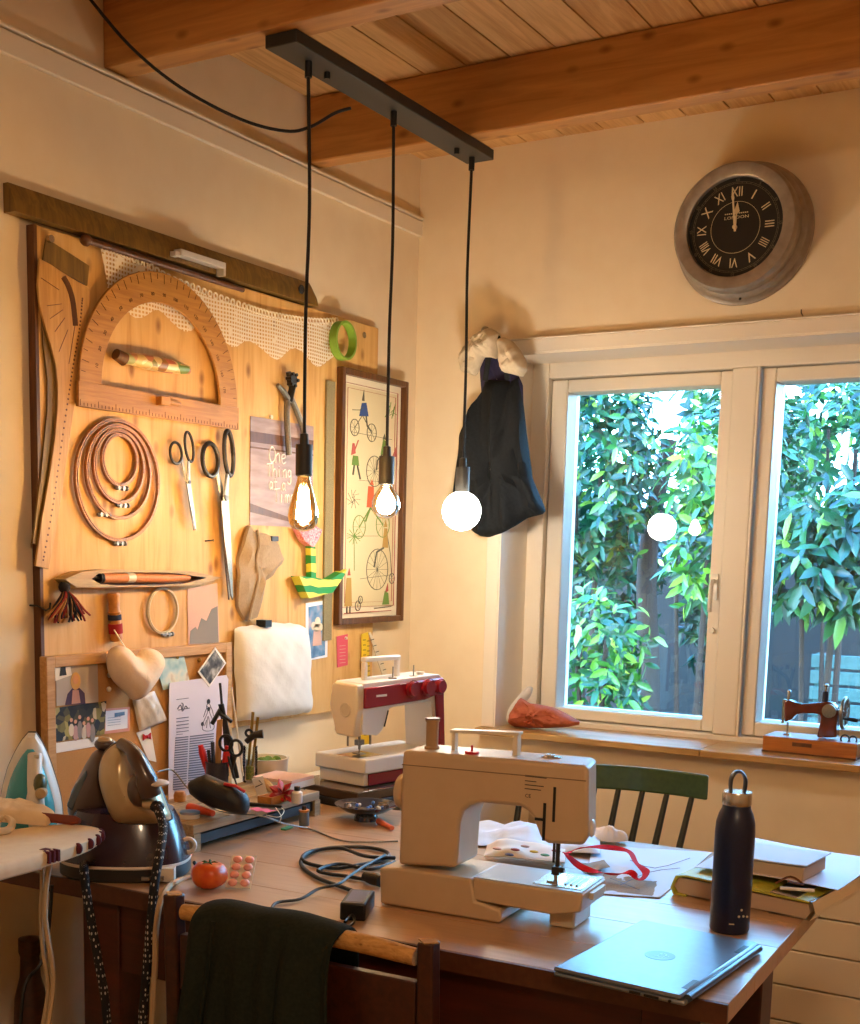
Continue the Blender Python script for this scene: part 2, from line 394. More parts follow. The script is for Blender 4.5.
# ------------------------------------------------------------------ pendant
emit('filament_amber', 'FFB050', 1); emit('bulb_warm', 'FFD9A0', 1); emit('bulb_globe', 'FFF3E0', 1)
glassy('amber_glass', (1.0, .80, .45, 1), 0.02, (1,.85,.55,1)); glassy('clear_bulb_glass', (1, .97, .9, 1), 0.02)
PB = FT((.409, -.815, 2.207))
pd = thing('pendant_light', 'black bar pendant with three cords and three different glowing bulbs under the ceiling beams', 'pendant light', PB)
b = MB(); b.box(-.035, .035, -.40, .385, 0, .0225); b.build('ceiling_bar', 'bar_black', pd, bev=.002)
for y in (-.25, .27):
    b = MB(); b.cyl((0, y, -.012), (0, y, .002), .006, n=10); b.build('fixing_screw', 'black_plastic', pd)
for nm, y, wob in (('a', -.312, .006), ('b', -.004, .004), ('c', .343, -.004)):
    zt = 1.512-2.207
    b = MB(); b.tube(spline([(0, y, .0), (0, y, -.03), (wob*.3, y+wob, -.25), (-wob*.4, y+wob*.6, -.45), (0, y, zt+.02), (0, y, zt)], 5), .0034, 8)
    b.cyl((0, y, -.028), (0, y, 0), .007, .007, 10); b.build('cord', 'wire_black', pd)
    b = MB(); b.lathe([(.004, zt+.022), (.008, zt+.02), (.009, zt), (.0165, zt), (.0165, zt-.058), (.014, zt-.06), (.001, zt-.06)], 24, (0, y, 0)); b.build('lamp_socket', 'bar_black', pd)
    z0 = zt-.058
    if nm == 'a':
        pr = [(.011, z0+.004), (.0125, z0-.006), (.016, z0-.02), (.0235, z0-.045), (.029, z0-.066), (.0305, z0-.078), (.028, z0-.092), (.02, z0-.102), (.008, z0-.107), (.0005, z0-.108)]
        b = MB(); b.lathe(pr, 28, (0, y, 0)); g = b.build('glass_bulb', 'amber_glass', pd, label='clear amber teardrop bulb')
        b = MB()
        for k in range(8):
            a = k*PI/4; c, s = math.cos(a), math.sin(a)
            b.tube([(c*.006, y+s*.006, z0-.025), (c*.012, y+s*.012, z0-.085)], .0036, 6)
        b.build('filament', 'filament_amber', g)
        b = MB(); b.cyl((0, y, z0), (0, y, z0-.03), .004, .002, 8); b.build('glass_stem', 'clear_bulb_glass', g)
    elif nm == 'b':
        pr = [(.011, z0+.004), (.0125, z0-.004), (.016, z0-.010), (.025, z0-.022), (.0305, z0-.037), (.0305, z0-.051), (.025, z0-.064), (.013, z0-.072), (.0005, z0-.075)]
        b = MB(); b.lathe(pr, 28, (0, y, 0)); g = b.build('glass_bulb', 'clear_bulb_glass', pd, label='small round clear bulb')
        b = MB(); b.lathe([(.004, z0-.008), (.014, z0-.018), (.024, z0-.034), (.0245, z0-.050), (.016, z0-.063), (.0005, z0-.067)], 20, (0, y, 0)); b.build('filament', 'bulb_warm', g)
    else:
        b = MB(); b.lathe([(.012, z0+.004), (.013, z0-.002)] + [(math.sin(a)*.0460, z0-.0445+math.cos(a)*.0460) for a in [.3+i*(PI-.3)/14 for i in range(14)]] + [(.0005, z0-.0905)], 32, (0, y, 0)); b.build('globe_bulb', 'bulb_globe', pd, label='large white opal globe bulb')
# loose cable hanging from beam to bar
b = MB(); b.tube(spline([onx(px, py, x) for px, py, x in ((86,-6,.03),(130,46,.09),(180,87,.16),(240,119,.22),(285,131,.27),(310,127,.30),(335,113,.335),(351,108,.365))], 6), .0032, 8)
tag(b.build('power_cable', 'wire_black'), 'thin black cable sagging from the wall to the pendant bar', 'cable')
# ------------------------------------------------------------------ things on the left wall
BW = .018                                   # plywood thickness
F0 = FL(36, 225, BW)                        # board face, origin at its top left corner
def P0(pts, w=0): return locs(F0, pts, w)
u1, v1 = loc(F0, 372, 671)
b = MB(); b.box(0, u1, -1.0, 0, -BW+.001, 0)
pb = tag(b.build('plywood_board', 'plywood', F=F0, bev=.001), 'large pale plywood tool board fixed to the left wall', 'board')
b = MB(); b.box(-.008, 0, -1.0, 0, -BW+.001, .002); b.build('edge_strip', 'dark_wood', pb, label='dark wooden edge strip')
b = MB()
x, y = loc(F0, 364, 335); b.cyl((x, y, 0), (x, y, .002), .008, n=12); b.build('screw', 'steel', pb)

# wooden rail above the board
R0 = FL(3, 183, .002)
def PR(pts): return locs(R0, pts)
a = PR([(3,181), (306,285), (313,305), (240,286), (4,213)])
L_ = a[1][0]; 
b = MB()
hi, lo = 0, a[4][1]
b.loft([[(0,hi,0),(0,hi,.012),(0,hi-.034,.028),(0,lo,.03),(0,lo,0)], [(L_-.004,hi-.002,0),(L_-.004,hi-.002,.012),(L_-.004,hi-.034,.028),(L_-.004,lo-.004,.03),(L_-.004,lo-.004,0)], [(L_+.006,hi-.010,0),(L_+.006,hi-.010,.012),(L_+.006,hi-.038,.028),(L_+.008,lo-.004,.03),(L_+.008,lo-.004,0)], [(L_+.011,hi-.026,0),(L_+.011,hi-.026,.012),(L_+.011,hi-.044,.027),(L_+.014,lo-.004,.028),(L_+.014,lo-.004,0)]])
rl = tag(b.build('wall_rail', 'rail_wood', F=R0, smooth=20), 'long dark olive brown wooden rail across the wall above the plywood board', 'rail')
b = MB(); x, y = loc(R0, 296, 297); b.ring((x-.02, y+.012, .03), .008, .003, 14, 6); b.cyl((x-.02, y+.012, .02), (x-.02, y+.012, .031), .006, n=10); b.build('peg_hole', 'black_matte', rl)
b = MB(); x0, y0 = loc(R0, 163, 257); x1, y1 = loc(R0, 208, 268)
b.box(x0, x1, y0-.001, y0+.012, .029, .05); b.box(x1-.008, x1, y0-.016, y0, .029, .05); b.box(x0-.012, x0+.004, y0-.004, y0+.006, .029, .045)
tag(b.build('metal_clip', 'pale_metal', F=R0, bev=.001), 'small pale metal bracket clipped on the dark rail', 'clip')
# thin dark rod under the rail, the lace hangs from it
D0 = FL(85, 240, BW+.003)
(xa, ya), (xb, yb) = locs(D0, [(86,240), (243,290)], .008)
b = MB(); b.cyl((xa, ya, .008), (xb, yb, .008), .007, .0055, 10); b.ell((xa, ya, .008), (.012,.012,.012), 10, 8)
tag(b.build('hanging_rod', 'dark_wood', F=D0), 'thin dark wooden rod just under the olive rail', 'rod')
# crochet lace
mt, nt, bb = base('lace')
v = coords(nt, (1,1,1)); 
ck = N(nt, 'ShaderNodeTexBrick'); ck.offset = 0; ck.inputs['Scale'].default_value = 1; ck.inputs['Mortar Size'].default_value = .0021; ck.inputs['Mortar Smooth'].default_value = .1; ck.inputs['Brick Width'].default_value = .0095; ck.inputs['Row Height'].default_value = .0085; nt.links.new(v, ck.inputs['Vector'])
nz = N(nt, 'ShaderNodeTexNoise'); nz.inputs['Scale'].default_value = 28; nt.links.new(v, nz.inputs['Vector'])
mr = N(nt, 'ShaderNodeMath', operation='GREATER_THAN'); mr.inputs[1].default_value = .64; nt.links.new(nz.outputs['Fac'], mr.inputs[0])
mq = N(nt, 'ShaderNodeMath', operation='MAXIMUM'); nt.links.new(mr.outputs[0], mq.inputs[0]); nt.links.new(ck.outputs['Fac'], mq.inputs[1])
nt.links.new(mq.outputs[0], bb.inputs['Alpha']); bb.inputs['Base Color'].default_value = lin('F0E2C8'); bb.inputs['Roughness'].default_value = .9
LF = FL(100, 250, BW+.006)
top = locs(LF, [(100,250),(124,257),(147,268),(170,281),(194,290),(217,299),(240,307),(264,315),(290,320),(315,323),(337,322)])
bot = locs(LF, [(106,288),(135,318),(158,310),(184,332),(205,323),(230,347),(250,341),(275,360),(295,348),(316,367),(332,357)])
top = spline([(p[0], p[1], 0) for p in top], 4); bot = spline([(p[0], p[1], 0) for p in bot], 4)
rows = []
for i in range(len(top)):
    r = []
    for j in range(9):
        t = j/8; p = Vector(top[i])*(1-t)+Vector(bot[i])*t
        sc = 0
        r.append((p.x, p.y+sc, .002+.003*math.sin(i*.9+j*.3)))
    rows.append(r)
b = MB(); b.grid(rows)
lc = tag(b.build('lace_edging', 'lace', F=LF), 'cream crochet lace strip draped below the rail', 'lace')
plain('lace_cord', 'F2E6CE', .9)
b = MB()
for i in range(0, len(top)-1):
    p = Vector(top[i]); q = Vector(top[i+1]); n = max(1, int((q-p).length/.011))
    for k in range(n):
        c = p.lerp(q, (k+.5)/n); b.ring((c.x, c.y+.004, .004), .0062, .0021, 10, 5)
b.build('looped_border', 'lace_cord', lc)

# hip curve ruler and the two curves behind it
HF = FL(45, 278, BW+.006)
hip = [(38,259),(48,264),(60,272),(88,289),(88,310),(84,340),(78,372),(72,410),(64,465),(56,520),(47,569),(34,566),(40,520),(47,480),(53,440),(56,405),(56,385),(54,365),(49,345),(43,325),(38,305),(36,285)]
hp = locs(HF, hip)
b = MB(); b.prism(hp, 0, .005); hc = tag(b.build('hip_curve', 'old_ruler', F=HF, bev=.0007), 'pale wooden hip curve with a long curved slot and dotted scale', 'ruler')
b = MB()
sl_ = locs(HF, [(60,278),(65,287),(69,300),(71,315),(72,326)]); b.tube([(p[0], p[1], .0052) for p in spline([(q[0], q[1], 0) for q in sl_], 4)], [(.008, .0016)]*17, 8); b.build('slot', 'dark_wood', hc)
b = MB()
e0 = locs(HF, [(85,300),(82,330),(76,365),(70,405),(62,460),(55,510),(46,560)])
ee = spline([(p[0], p[1], 0) for p in e0], 9)
for p in ee: b.cyl((p[0]-.012, p[1], .0045), (p[0]-.012, p[1], .0054), .0022, n=6)
for q in [((39,278),(57,290)),((45,306),(60,304)),((48,319),(61,310)),((53,332),(63,318)),((57,352),(66,330)),((67,364),(73,326))]:
    p, r = locs(HF, q); b.tube([(p[0], p[1], .005), (r[0], r[1], .005)], .0007, 5)
b.build('scale_marks', 'dark_wood', hc)
G2 = FL(46, 245, BW+.001)
g = locs(G2, [(45,238),(52,243),(88,266),(86,286),(52,268),(46,300),(50,350),(53,385),(52,430),(46,480),(36,545),(31,543),(40,470),(46,410),(46,380),(42,345),(40,300),(41,265)])
b = MB(); b.prism(g, 0, .004); g2 = tag(b.build('curve_ruler', 'rail_wood', F=G2, bev=.0006), 'dark olive wooden curve hanging behind the pale hip curve', 'ruler')
b = MB(); x, y = loc(G2, 46, 239); b.cyl((x+.003, y, .003), (x+.003, y, .012), .007, n=12); b.build('hanging_peg', 'steel', g2)
G3 = FL(30, 300, .004)
g = locs(G3, [(34,232),(40,236),(37,300),(37,420),(34,470),(24,545),(22,568),(29,570),(33,548),(45,470),(45,440),(44,300),(42,240)])

# protractor
plain('scale_ink', '4A2E16', .8)
PF = FL(156, 404, BW+.0135)
c0 = loc(PF, 156, 394); Ro = (loc(PF, 235, 405)[0]-loc(PF, 77, 383)[0])/2; Ri = Ro*.755
cx, cy = c0
cx = (loc(PF, 235, 405)[0]+loc(PF, 77, 383)[0])/2; cy = loc(PF, 77, 381.5)[1]
b = MB(); b.prism(circ(cx, cy, Ro, 40, 0, PI)+circ(cx, cy, Ri, 36, PI, 0), 0, .007)
y1 = loc(PF, 77, 406.5)[1]; b.prism([(cx-Ro-.004, y1), (cx+Ro+.004, y1), (cx+Ro+.004, cy+.001), (cx-Ro-.004, cy+.001)], 0, .008)
pr = tag(b.build('protractor', 'old_ruler_x', F=PF, bev=.0008), 'big wooden blackboard protractor on the plywood board', 'protractor')
b = MB()
for i in range(0, 181, 5):
    a = math.radians(i); c, s = math.cos(a), math.sin(a); r0 = Ro*(.94 if i % 10 else .91)
    b.tube([(cx+c*Ro*.985, cy+s*Ro*.985, .0072), (cx+c*r0, cy+s*r0, .0072)], .0007, 4)
for i in range(0, 51):
    x = cx-Ro+2*Ro*i/50; b.tube([(x, y1+.002, .0082), (x, y1+(.014 if i % 5 == 0 else .008), .0082)], .0006, 4)
for i in range(10, 180, 10):
    a = math.radians(i); b.text(str(180-i), .010, cx+math.cos(a)*Ro*.82, cy+math.sin(a)*Ro*.82, .0072, rot=a-PI/2)
b.build('scale_marks', 'scale_ink', pr)
b = MB(); x, y = loc(PF, 160, 403); b.box(x-.022, x+.006, y-.007, y+.011, .007, .024); b.tube([(x+.004, y+.003, .016), (x+.05, y+.002, .012)], [.007, .005], 8); b.build('wooden_handle', 'old_ruler_x', pr, bev=.002)

# painted needle case
KF = FL(150, 362, BW+.018)
(xa, ya), (xb, yb) = locs(KF, [(120,357), (188,370)])
mt, nt, bb = base('painted_case'); vo = N(nt, 'ShaderNodeTexVoronoi'); vo.inputs['Scale'].default_value = 42; nt.links.new(coords(nt, (1,1,1)), vo.inputs['Vector'])
nt.links.new(ramp(nt, vo.outputs['Color'], [(.0,'D8B870'),(.45,'E6CC90'),(.55,'B03428'),(.66,'6E8A38'),(.78,'E8D8A8'),(1,'DDBE80')]), bb.inputs['Base Color']); bb.inputs['Roughness'].default_value = .3
b = MB(); n_ = 9; rs = [.008,.0115,.0135,.0145,.015,.0145,.0135,.012,.009]
b.tube([(xa+(xb-xa)*i/8, ya+(yb-ya)*i/8, 0) for i in range(9)], rs, 14); nc = tag(b.build('needle_case', 'painted_case', F=KF), 'small round wooden needle case painted with flowers inside the protractor arch', 'needle case')
b = MB(); b.cyl((xa-.012, ya+.004, 0), (xa+.012, ya-.003, 0), .011, .0135, 14); b.build('lid', 'dark_wood', nc)

# embroidery hoops
wood('hoop_wood', '9A6030', 'BC8648', 'X', 30, .3, .4)
def hoop(px, py, pw, lab, ang=-PI/2, mat='hoop_wood', grp='nested wooden embroidery hoops', rr=.0030, wd=.0075, out=0):
    F = FL(px, py, BW+.003+out); R = pw
    t = thing('embroidery_hoop', lab, 'embroidery hoop', F, grp)
    def band(r0, r1, w0, w1, name):
        b = MB(); n = 48
        L = [[(math.cos(2*PI*i/n)*r, math.sin(2*PI*i/n)*r, z) for i in range(n)] for r, z in ((r0,w0),(r1,w0),(r1,w1),(r0,w1),(r0,w0))]
        b.loft(L, caps=False); return b.build(name, mat, t, smooth=50)
    band(R-rr, R, 0, wd, 'outer_ring'); band(R-2*rr-.0008, R-rr-.0008, .001, wd+.001, 'inner_ring')
    b = MB(); c, s = math.cos(ang)*(R+.003), math.sin(ang)*(R+.003)
    b.cyl((c-.016, s, wd/2), (c+.016, s, wd/2), .0028, n=8); b.cbox((c-.007, s, wd/2), (.006,.009,wd)); b.cbox((c+.007, s, wd/2), (.006,.009,wd)); b.cyl((c+.016, s, wd/2), (c+.02, s, wd/2), .005, n=10)
    b.build('tension_screw', 'dull_steel', t); return t
def wid(px0, px1, py): return .945*(onx(px1, py, .02).y-onx(px0, py, .02).y)/2
kz = (onx(117, 420, .02).z-onx(117, 540, .02).z)/120
hoop(117, 480.7, 61.5*kz, 'outermost and largest of the nested wooden embroidery hoops')
hoop(117.5, 472.2, 47.7*kz, 'second largest of the nested wooden embroidery hoops', -PI/2-.5)
hoop(117.5, 466.5, 37.5*kz, 'third of the nested wooden embroidery hoops, around the innermost one', -PI/2+.1)
hoop(118, 460, 26.5*kz, 'innermost and smallest of the nested wooden embroidery hoops', -PI/2+.05)
plain('hoop_cream', 'D8C49A', .5)
hoop(161.5, 610.5, wid(145.5, 178.5, 610), 'little cream embroidery hoop hanging alone below the weaving shuttle', -PI/2+.25, 'hoop_cream', None, .0022, .006)

# scissors
def scissors(px, py, scale, lab, r1, r2, ang, hy=.075, bl=.20, bw=1.0):
    F = FL(px, py, BW+.015) @ Matrix.Rotation(ang, 4, 'Z') @ Matrix.Scale(scale, 4)
    t = thing('scissors', lab, 'scissors', F, None)
    for sgn, rx, ry in ((-1, r1[0], r1[1]), (1, r2[0], r2[1])):
        b = MB(); z = .004*sgn; cx = sgn*(rx+.006)
        b.ring((cx, hy+ry*.2 - (0 if sgn > 0 else .008), z), rx, .0047, 28, 8, ry=ry); b.build('handle', 'dark_steel', t)
        b = MB()
        b.tube([(sgn*.012, hy-ry*.72, z), (sgn*.008, hy*.45, z), (0, .0, z), (-sgn*.003, -.02, z)], [(.006,.003),(.007,.003),(.010,.0025),(.009,.002)], 8, flat=(1,0,0))
        b.prism([(-sgn*.011*bw, -.005), (sgn*.005*bw, -.005), (sgn*.004*bw, -bl*.6), (sgn*.001, -bl), (-sgn*.004, -bl*.95), (-sgn*.010*bw, -bl*.4)], z-.0018, z+.0018)
        b.build('blade', 'dull_steel', t, bev=.0004)
    b = MB(); b.cyl((0, 0, -.007), (0, 0, .008), .006, n=12); b.build('pivot_screw', 'dark_steel', t)
    return t
scissors(188, 482, .66, 'small steel scissors hanging open on the plywood board', (.028,.034), (.020,.048), .22, .100, .160, 1.2)
scissors(224, 498, 1.12, 'large steel tailor shears hanging beside the small scissors', (.024,.032), (.014,.044), .11, .078, .205, 1.45)
# pliers
QF = FL(288, 405, BW+.012)
pt = thing('punch_pliers', 'old steel punch pliers hanging above the handwriting poster', 'pliers', QF)
for nm, pts in (('handle', [(290,398),(296,412),(302,428),(304,440)]), ('handle', [(286,400),(286,420),(287,440),(288,455)])):
    p = [(q[0], q[1], .003) for q in locs(QF, pts)]; b = MB(); b.tube(spline(p, 4), (.0075), 8); b.build(nm, 'dull_steel', pt)
p = locs(QF, [(289,402),(283,392),(277,385)]); b = MB(); b.tube([(q[0], q[1], .002) for q in p], [.008,.007,.005], 8); b.build('jaw', 'dull_steel', pt)
p = locs(QF, [(288,402),(291,388),(287,372)]); b = MB(); b.tube([(q[0], q[1], .004) for q in p], [.008,.009,.006], 8)
x, y = locs(QF, [(290,380)])[0]
for k in range(6): b.cyl((x+math.cos(k)*.014, y+math.sin(k)*.014, 0), (x+math.cos(k)*.014, y+math.sin(k)*.014, .016), .004, n=8)
b.cyl((x, y, 0), (x, y, .012), .014, n=14); b.build('punch_wheel', 'dark_steel', pt)

# green tape roll
plain('green_tape', '7EA63A', .5)
TF = FL(339.5, 341, BW+.012); R = wid(328.5, 350.5, 341)
b = MB(); n = 40
b.loft([[(math.cos(2*PI*i/n)*r, math.sin(2*PI*i/n)*r*1.0, z) for i in range(n)] for r, z in ((R-.006,0),(R,0),(R,.022),(R-.006,.022),(R-.006,0))], caps=False)
tag(b.build('tape_roll', 'green_tape', F=TF, smooth=50), 'ring of green tape hanging at the right end of the lace', 'tape')

# bone coloured ruler strip beside picture
plain('cork_strip', '6E6246', .8, c2='A0926C', sc=220)
SF = FL(326, 380, BW+.001); (xa, ya), (xb, yb) = locs(SF, [(325.2,380), (329.8,640)])
b = MB(); b.box(xa, xb, yb, ya, 0, .006); tag(b.build('metal_ruler', 'cork_strip', F=SF, bev=.0008), 'narrow mottled grey strip hanging beside the bicycle picture', 'ruler')

# handwriting poster
mt, nt, bb = base('poster_photo'); nz = N(nt, 'ShaderNodeTexNoise'); nz.inputs['Scale'].default_value = 5; nt.links.new(coords(nt, (3,14,1), (0,0,.35)), nz.inputs['Vector'])
nt.links.new(ramp(nt, nz.outputs['Fac'], [(.3,'8C7470'),(.55,'A08884'),(.75,'AE9890')]), bb.inputs['Base Color'])
OF = FL(250, 420, BW+.001)
q = locs(OF, [(250,416),(313,436),(313,528),(250,526)]); x1, y1 = q[1][0], q[2][1]; y0 = q[0][1]
b = MB(); b.box(0, x1, y1, y0, 0, .0015)
po_ = tag(b.build('poster', 'poster_photo', F=OF), 'mauve poster with white handwriting pinned behind the amber bulb', 'poster')
b = MB(); b.box(0, x1, y0-.058, y0-.034, .0015, .0019); b.box(0, x1, y0-.072, y0-.068, .0015, .0019)
b.prism([(.0,y1+.05),(x1*.9,y1+.01),(x1*.9,y1+.004),(0,y1+.03)], .0015, .0018); b.build('printed_band', 'dark_wood', po_, label='dark printed band')
GL = {'O': [[(.5,1),(.15,.8),(.1,.3),(.4,0),(.8,.2),(.85,.7),(.5,1),(.3,.95)]], 'n': [[(.1,.6),(.15,0)],[(.13,.4),(.45,.62),(.6,.5),(.65,0)]], 'e': [[(.15,.3),(.6,.4),(.5,.62),(.2,.5),(.15,.15),(.4,0),(.7,.12)]],
 'T': [[(0,.9),(.9,1)],[(.45,.95),(.4,0)]], 'h': [[(.15,1),(.12,0)],[(.13,.35),(.4,.6),(.6,.45),(.6,0)]], 'i': [[(.3,.6),(.3,0)],[(.32,.8),(.33,.85)]], 'g': [[(.6,.55),(.3,.6),(.12,.35),(.3,.1),(.6,.2)],[(.6,.6),(.62,-.3),(.3,-.45),(.1,-.3)]],
 'a': [[(.6,.55),(.3,.6),(.12,.3),(.3,.02),(.58,.2)],[(.6,.6),(.62,.1),(.75,0)]], 't': [[(.3,.95),(.28,.15),(.5,0)],[(.05,.62),(.6,.66)]], 'm': [[(.05,.6),(.08,0)],[(.07,.4),(.25,.6),(.38,.45),(.4,0)],[(.4,.4),(.58,.6),(.72,.45),(.75,0)]]}
def scribble(b, t, x, y, s, z, r, sp=.72, dy=0, mi=None):
    for ch in t:
        if ch == ' ': x += s*.5; continue
        for st in GL[ch]: b.tube(spline([(x+px*s*.8, y+py*s, z) for px, py in st], 3), r, 5, mi=mi)
        x += s*sp; y += dy
b = MB()
for t, px, py, s in (('One', 268, 462, .036), ('Thing', 266, 476, .031), ('at a', 268, 489, .028), ('Time', 273, 502, .033)):
    x, y = loc(OF, px, py); scribble(b, t, x, y, s, .0022, .0016, .66)
b.build('handwriting', 'white_paper', po_)
b = MB(); x, y = loc(OF, 270, 417); b.cyl((x, y, 0), (x, y, .006), .005, n=10); b.build('push_pin', 'cream_plastic', po_)
# weaving shuttle with its bobbin
WF = FL(133, 578, BW+.002)
s = locs(WF, [(50,581),(62,573),(80,569),(130,570),(190,571),(208,573),(216,577),(206,583),(180,586),(120,587),(75,588),(60,587)])
inn = locs(WF, [(82,576),(86,573.5),(100,572.2),(150,572.2),(193,574),(198,577.5),(191,582.5),(150,584.5),(100,584.8),(86,583),(82,580)])
sh = thing('weaving_shuttle', 'wooden weaving shuttle holding an orange bobbin below the hoops', 'shuttle', WF)
so_ = [(p[0], p[1]) for p in s]
cxs = sum(p[0] for p in inn)/len(inn); cys = sum(p[1] for p in inn)/len(inn)
cc = Vector((cxs, cys)); A = polar(so_, 72, cc); B = polar(inn, 72, cc)
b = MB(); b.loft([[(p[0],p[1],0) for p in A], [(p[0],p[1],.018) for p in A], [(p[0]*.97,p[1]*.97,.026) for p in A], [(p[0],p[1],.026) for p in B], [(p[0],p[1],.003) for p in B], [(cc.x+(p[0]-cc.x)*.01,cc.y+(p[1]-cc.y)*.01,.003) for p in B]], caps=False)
wood('shuttle_shaded_lacquer', '7A4626', '8E5630', 'X', 22, .06, .35); nf = len(b.f); b.mi = [1 if k >= 72*3 else 0 for k in range(nf)]  # cavity faces: reddish lacquer, darkened to put the recess shade into the colour
b.build('shuttle_body', ['shuttle_wood', 'shuttle_shaded_lacquer'], sh, smooth=30)
plain('bobbin_orange', 'C4743A', .6, c2='D68C50', sc=80)
xa, ya = loc(WF, 101, 578, .018); xb, yb = loc(WF, 188, 578, .018)
b = MB(); b.tube([(xa, ya, .02), (xa+(xb-xa)*.2, ya, .02), (xa+(xb-xa)*.75, yb, .02), (xb, yb, .02)], [.0098, .0102, .009, .006], 14); bo = b.build('bobbin', 'bobbin_orange', sh)
b = MB(); b.cyl((xa+(xb-xa)*.26, ya, .02), (xa+(xb-xa)*.34, ya, .02), .0107, n=14); b.build('paper_band', 'cream_plastic', bo)
b = MB(); x0, y0 = loc(WF, 84, 577, .02); b.cyl((x0, y0, .02), (xa-.006, ya, .02), .0035, n=8); b.cyl((xa-.009, ya, .02), (xa-.006, ya, .02), .011, n=16); b.cyl((xa-.004, ya, .02), (xa-.001, ya, .02), .0115, n=16); b.build('spindle', 'dark_steel', sh)
# bundle of threads
for nm, c in (('yarn_red', '8E2A1C'), ('yarn_dark', '241E22'), ('yarn_tan', 'A8763C'), ('yarn_blue', '3A4458')): plain(nm, c, .9)
YF = FL(60, 590, BW+.004)
b = MB(); rnd = random.Random(3)
x0, y0 = loc(YF, 60, 588); x1, y1 = loc(YF, 60, 618)
for i in range(60):
    a = rnd.uniform(-.8, .9); l = abs(y1-y0)*rnd.uniform(.75, 1.15); z = rnd.uniform(.004, .02)
    P = [(x0, y0, .012), (x0+a*.018, y0-l*.35, z+.006), (x0+a*.045, y0-l*.75, z+.004), (x0+a*.06+rnd.uniform(-.01,.01), y0-l, z)]
    b.tube(spline(P, 3), .0021, 5, mi=rnd.choice((0,0,1,1,2,3)))
b.ell((x0, y0+.002, .012), (.012,.013,.011), 10, 8, mi=1)
tag(b.build('thread_tassel', ['yarn_red','yarn_dark','yarn_tan','yarn_blue'], F=YF), 'tassel of red and dark thread ends hanging under the shuttle', 'tassel', kind='thing')
# wooden bobbin with thread bands
plain('bobbin_wood', 'B8752E', .35, c2='CC8C44', sc=30); plain('thread_red', 'A01818', .8); plain('thread_navy', '2A3048', .8)
VF = FL(115, 596, BW+.014); x0, y0 = loc(VF, 113, 593); x1, y1 = loc(VF, 116.5, 641)
bb_ = thing('wooden_bobbin', 'upright wooden bobbin wound with red and navy thread', 'bobbin', VF)
H = y1-y0
b = MB()
b.tube([(x0+(x1-x0)*t, y0+H*t, 0) for t in (0,.06,.1,.34,.4,.44,.5,.9,.93,1)], [.012,.0135,.012,.011,.0135,.0115,.011,.0125,.0135,.012], 16); b.build('spool_core', 'bobbin_wood', bb_)
b = MB(); b.cyl((x0+(x1-x0)*.45, y0+H*.45, 0), (x0+(x1-x0)*.56, y0+H*.56, 0), .0138, n=16); b.build('navy_thread', 'thread_navy', bb_)
b = MB(); b.cyl((x0+(x1-x0)*.64, y0+H*.64, 0), (x0+(x1-x0)*.84, y0+H*.84, 0), .0145, n=16); b.build('red_thread', 'thread_red', bb_)
# flat cards, each on its own pin
def card(name, lab, cat, pts, mats, draw=None, w=BW+.001, th=.0012, group=None, curl=0, pin=None):
    F = FL(sum(p[0] for p in pts)/len(pts), sum(p[1] for p in pts)/len(pts), w)
    q = locs(F, pts); b = MB(); b.prism(q, 0, th)
    o = b.build(name, mats if not isinstance(mats, list) else mats[0], F=F); tag(o, lab, cat, group)
    if draw: draw(F, q, o, th)
    if pin:
        x, y = loc(F, *pin); b = MB(); b.cyl((x, y, th), (x, y, th+.004), .003, .0045, 10); b.build('push_pin', 'brass', o)
    return o
plain('card_pink', 'D8B0A0', .8); plain('card_grey', '8C8682', .8)
def d(F, q, o, th):
    b = MB(); b.prism(locs(F, [(189,644),(190,631),(195,627),(197,630),(201,618),(206,621),(211,609),(217,606),(218,643)]), th, th+.0006); b.build('printed_skyline', 'card_grey', o, label='printed grey jagged skyline')
card('postcard', 'pink card printed with a jagged grey skyline pinned right of the little hoop', 'card', [(187,589),(217,583),(219,643),(188,645)], 'card_pink', d)
# linen pattern piece
wood('linen', '96816A', 'A8937A', 'Y', 60, .5, .95); 
NF = FL(255, 560, BW+.002)
P = [(233,585),(240,536),(246,523),(252,532),(262,533),(277,545),(283,561),(272,569),(261,584),(252,618),(243,622),(236,608)]
q = locs(NF, P); c = Vector((sum(p[0] for p in q)/len(q), sum(p[1] for p in q)/len(q)))
A = polar([(p[0], p[1]) for p in q], 64, c)
b = MB()
def ring_at(f, zf): return [(c.x+(p[0]-c.x)*f, c.y+(p[1]-c.y)*f, zf+.006*math.sin(5*i*2*PI/64+f*3)*f) for i, p in enumerate(A)]
b.loft([ring_at(1,.004), ring_at(.98,.012), ring_at(.66,.02), ring_at(.33,.016), ring_at(.02,.02)], caps=False)
ln = tag(b.build('linen_piece', 'linen', F=NF, smooth=25), 'crumpled brown linen cloth piece clipped beside the tailor shears', 'cloth')
b = MB(); f = locs(NF, [(251,530),(253,545),(250,560),(252,580),(246,605),(243,620)]); b.tube([(p[0], p[1], .018) for p in spline([(k[0], k[1], 0) for k in f], 4)], [(.004,.006)]*21, 6); b.build('folded_seam', 'linen', ln)
b = MB(); x, y = loc(NF, 268, 539); b.box(x-.013, x+.013, y-.005, y+.007, .012, .022); b.build('binder_clip', 'black_plastic', ln)
q = locs(NF, [(230,590),(236,605),(238,625),(242,628),(233,632),(229,620)]); 
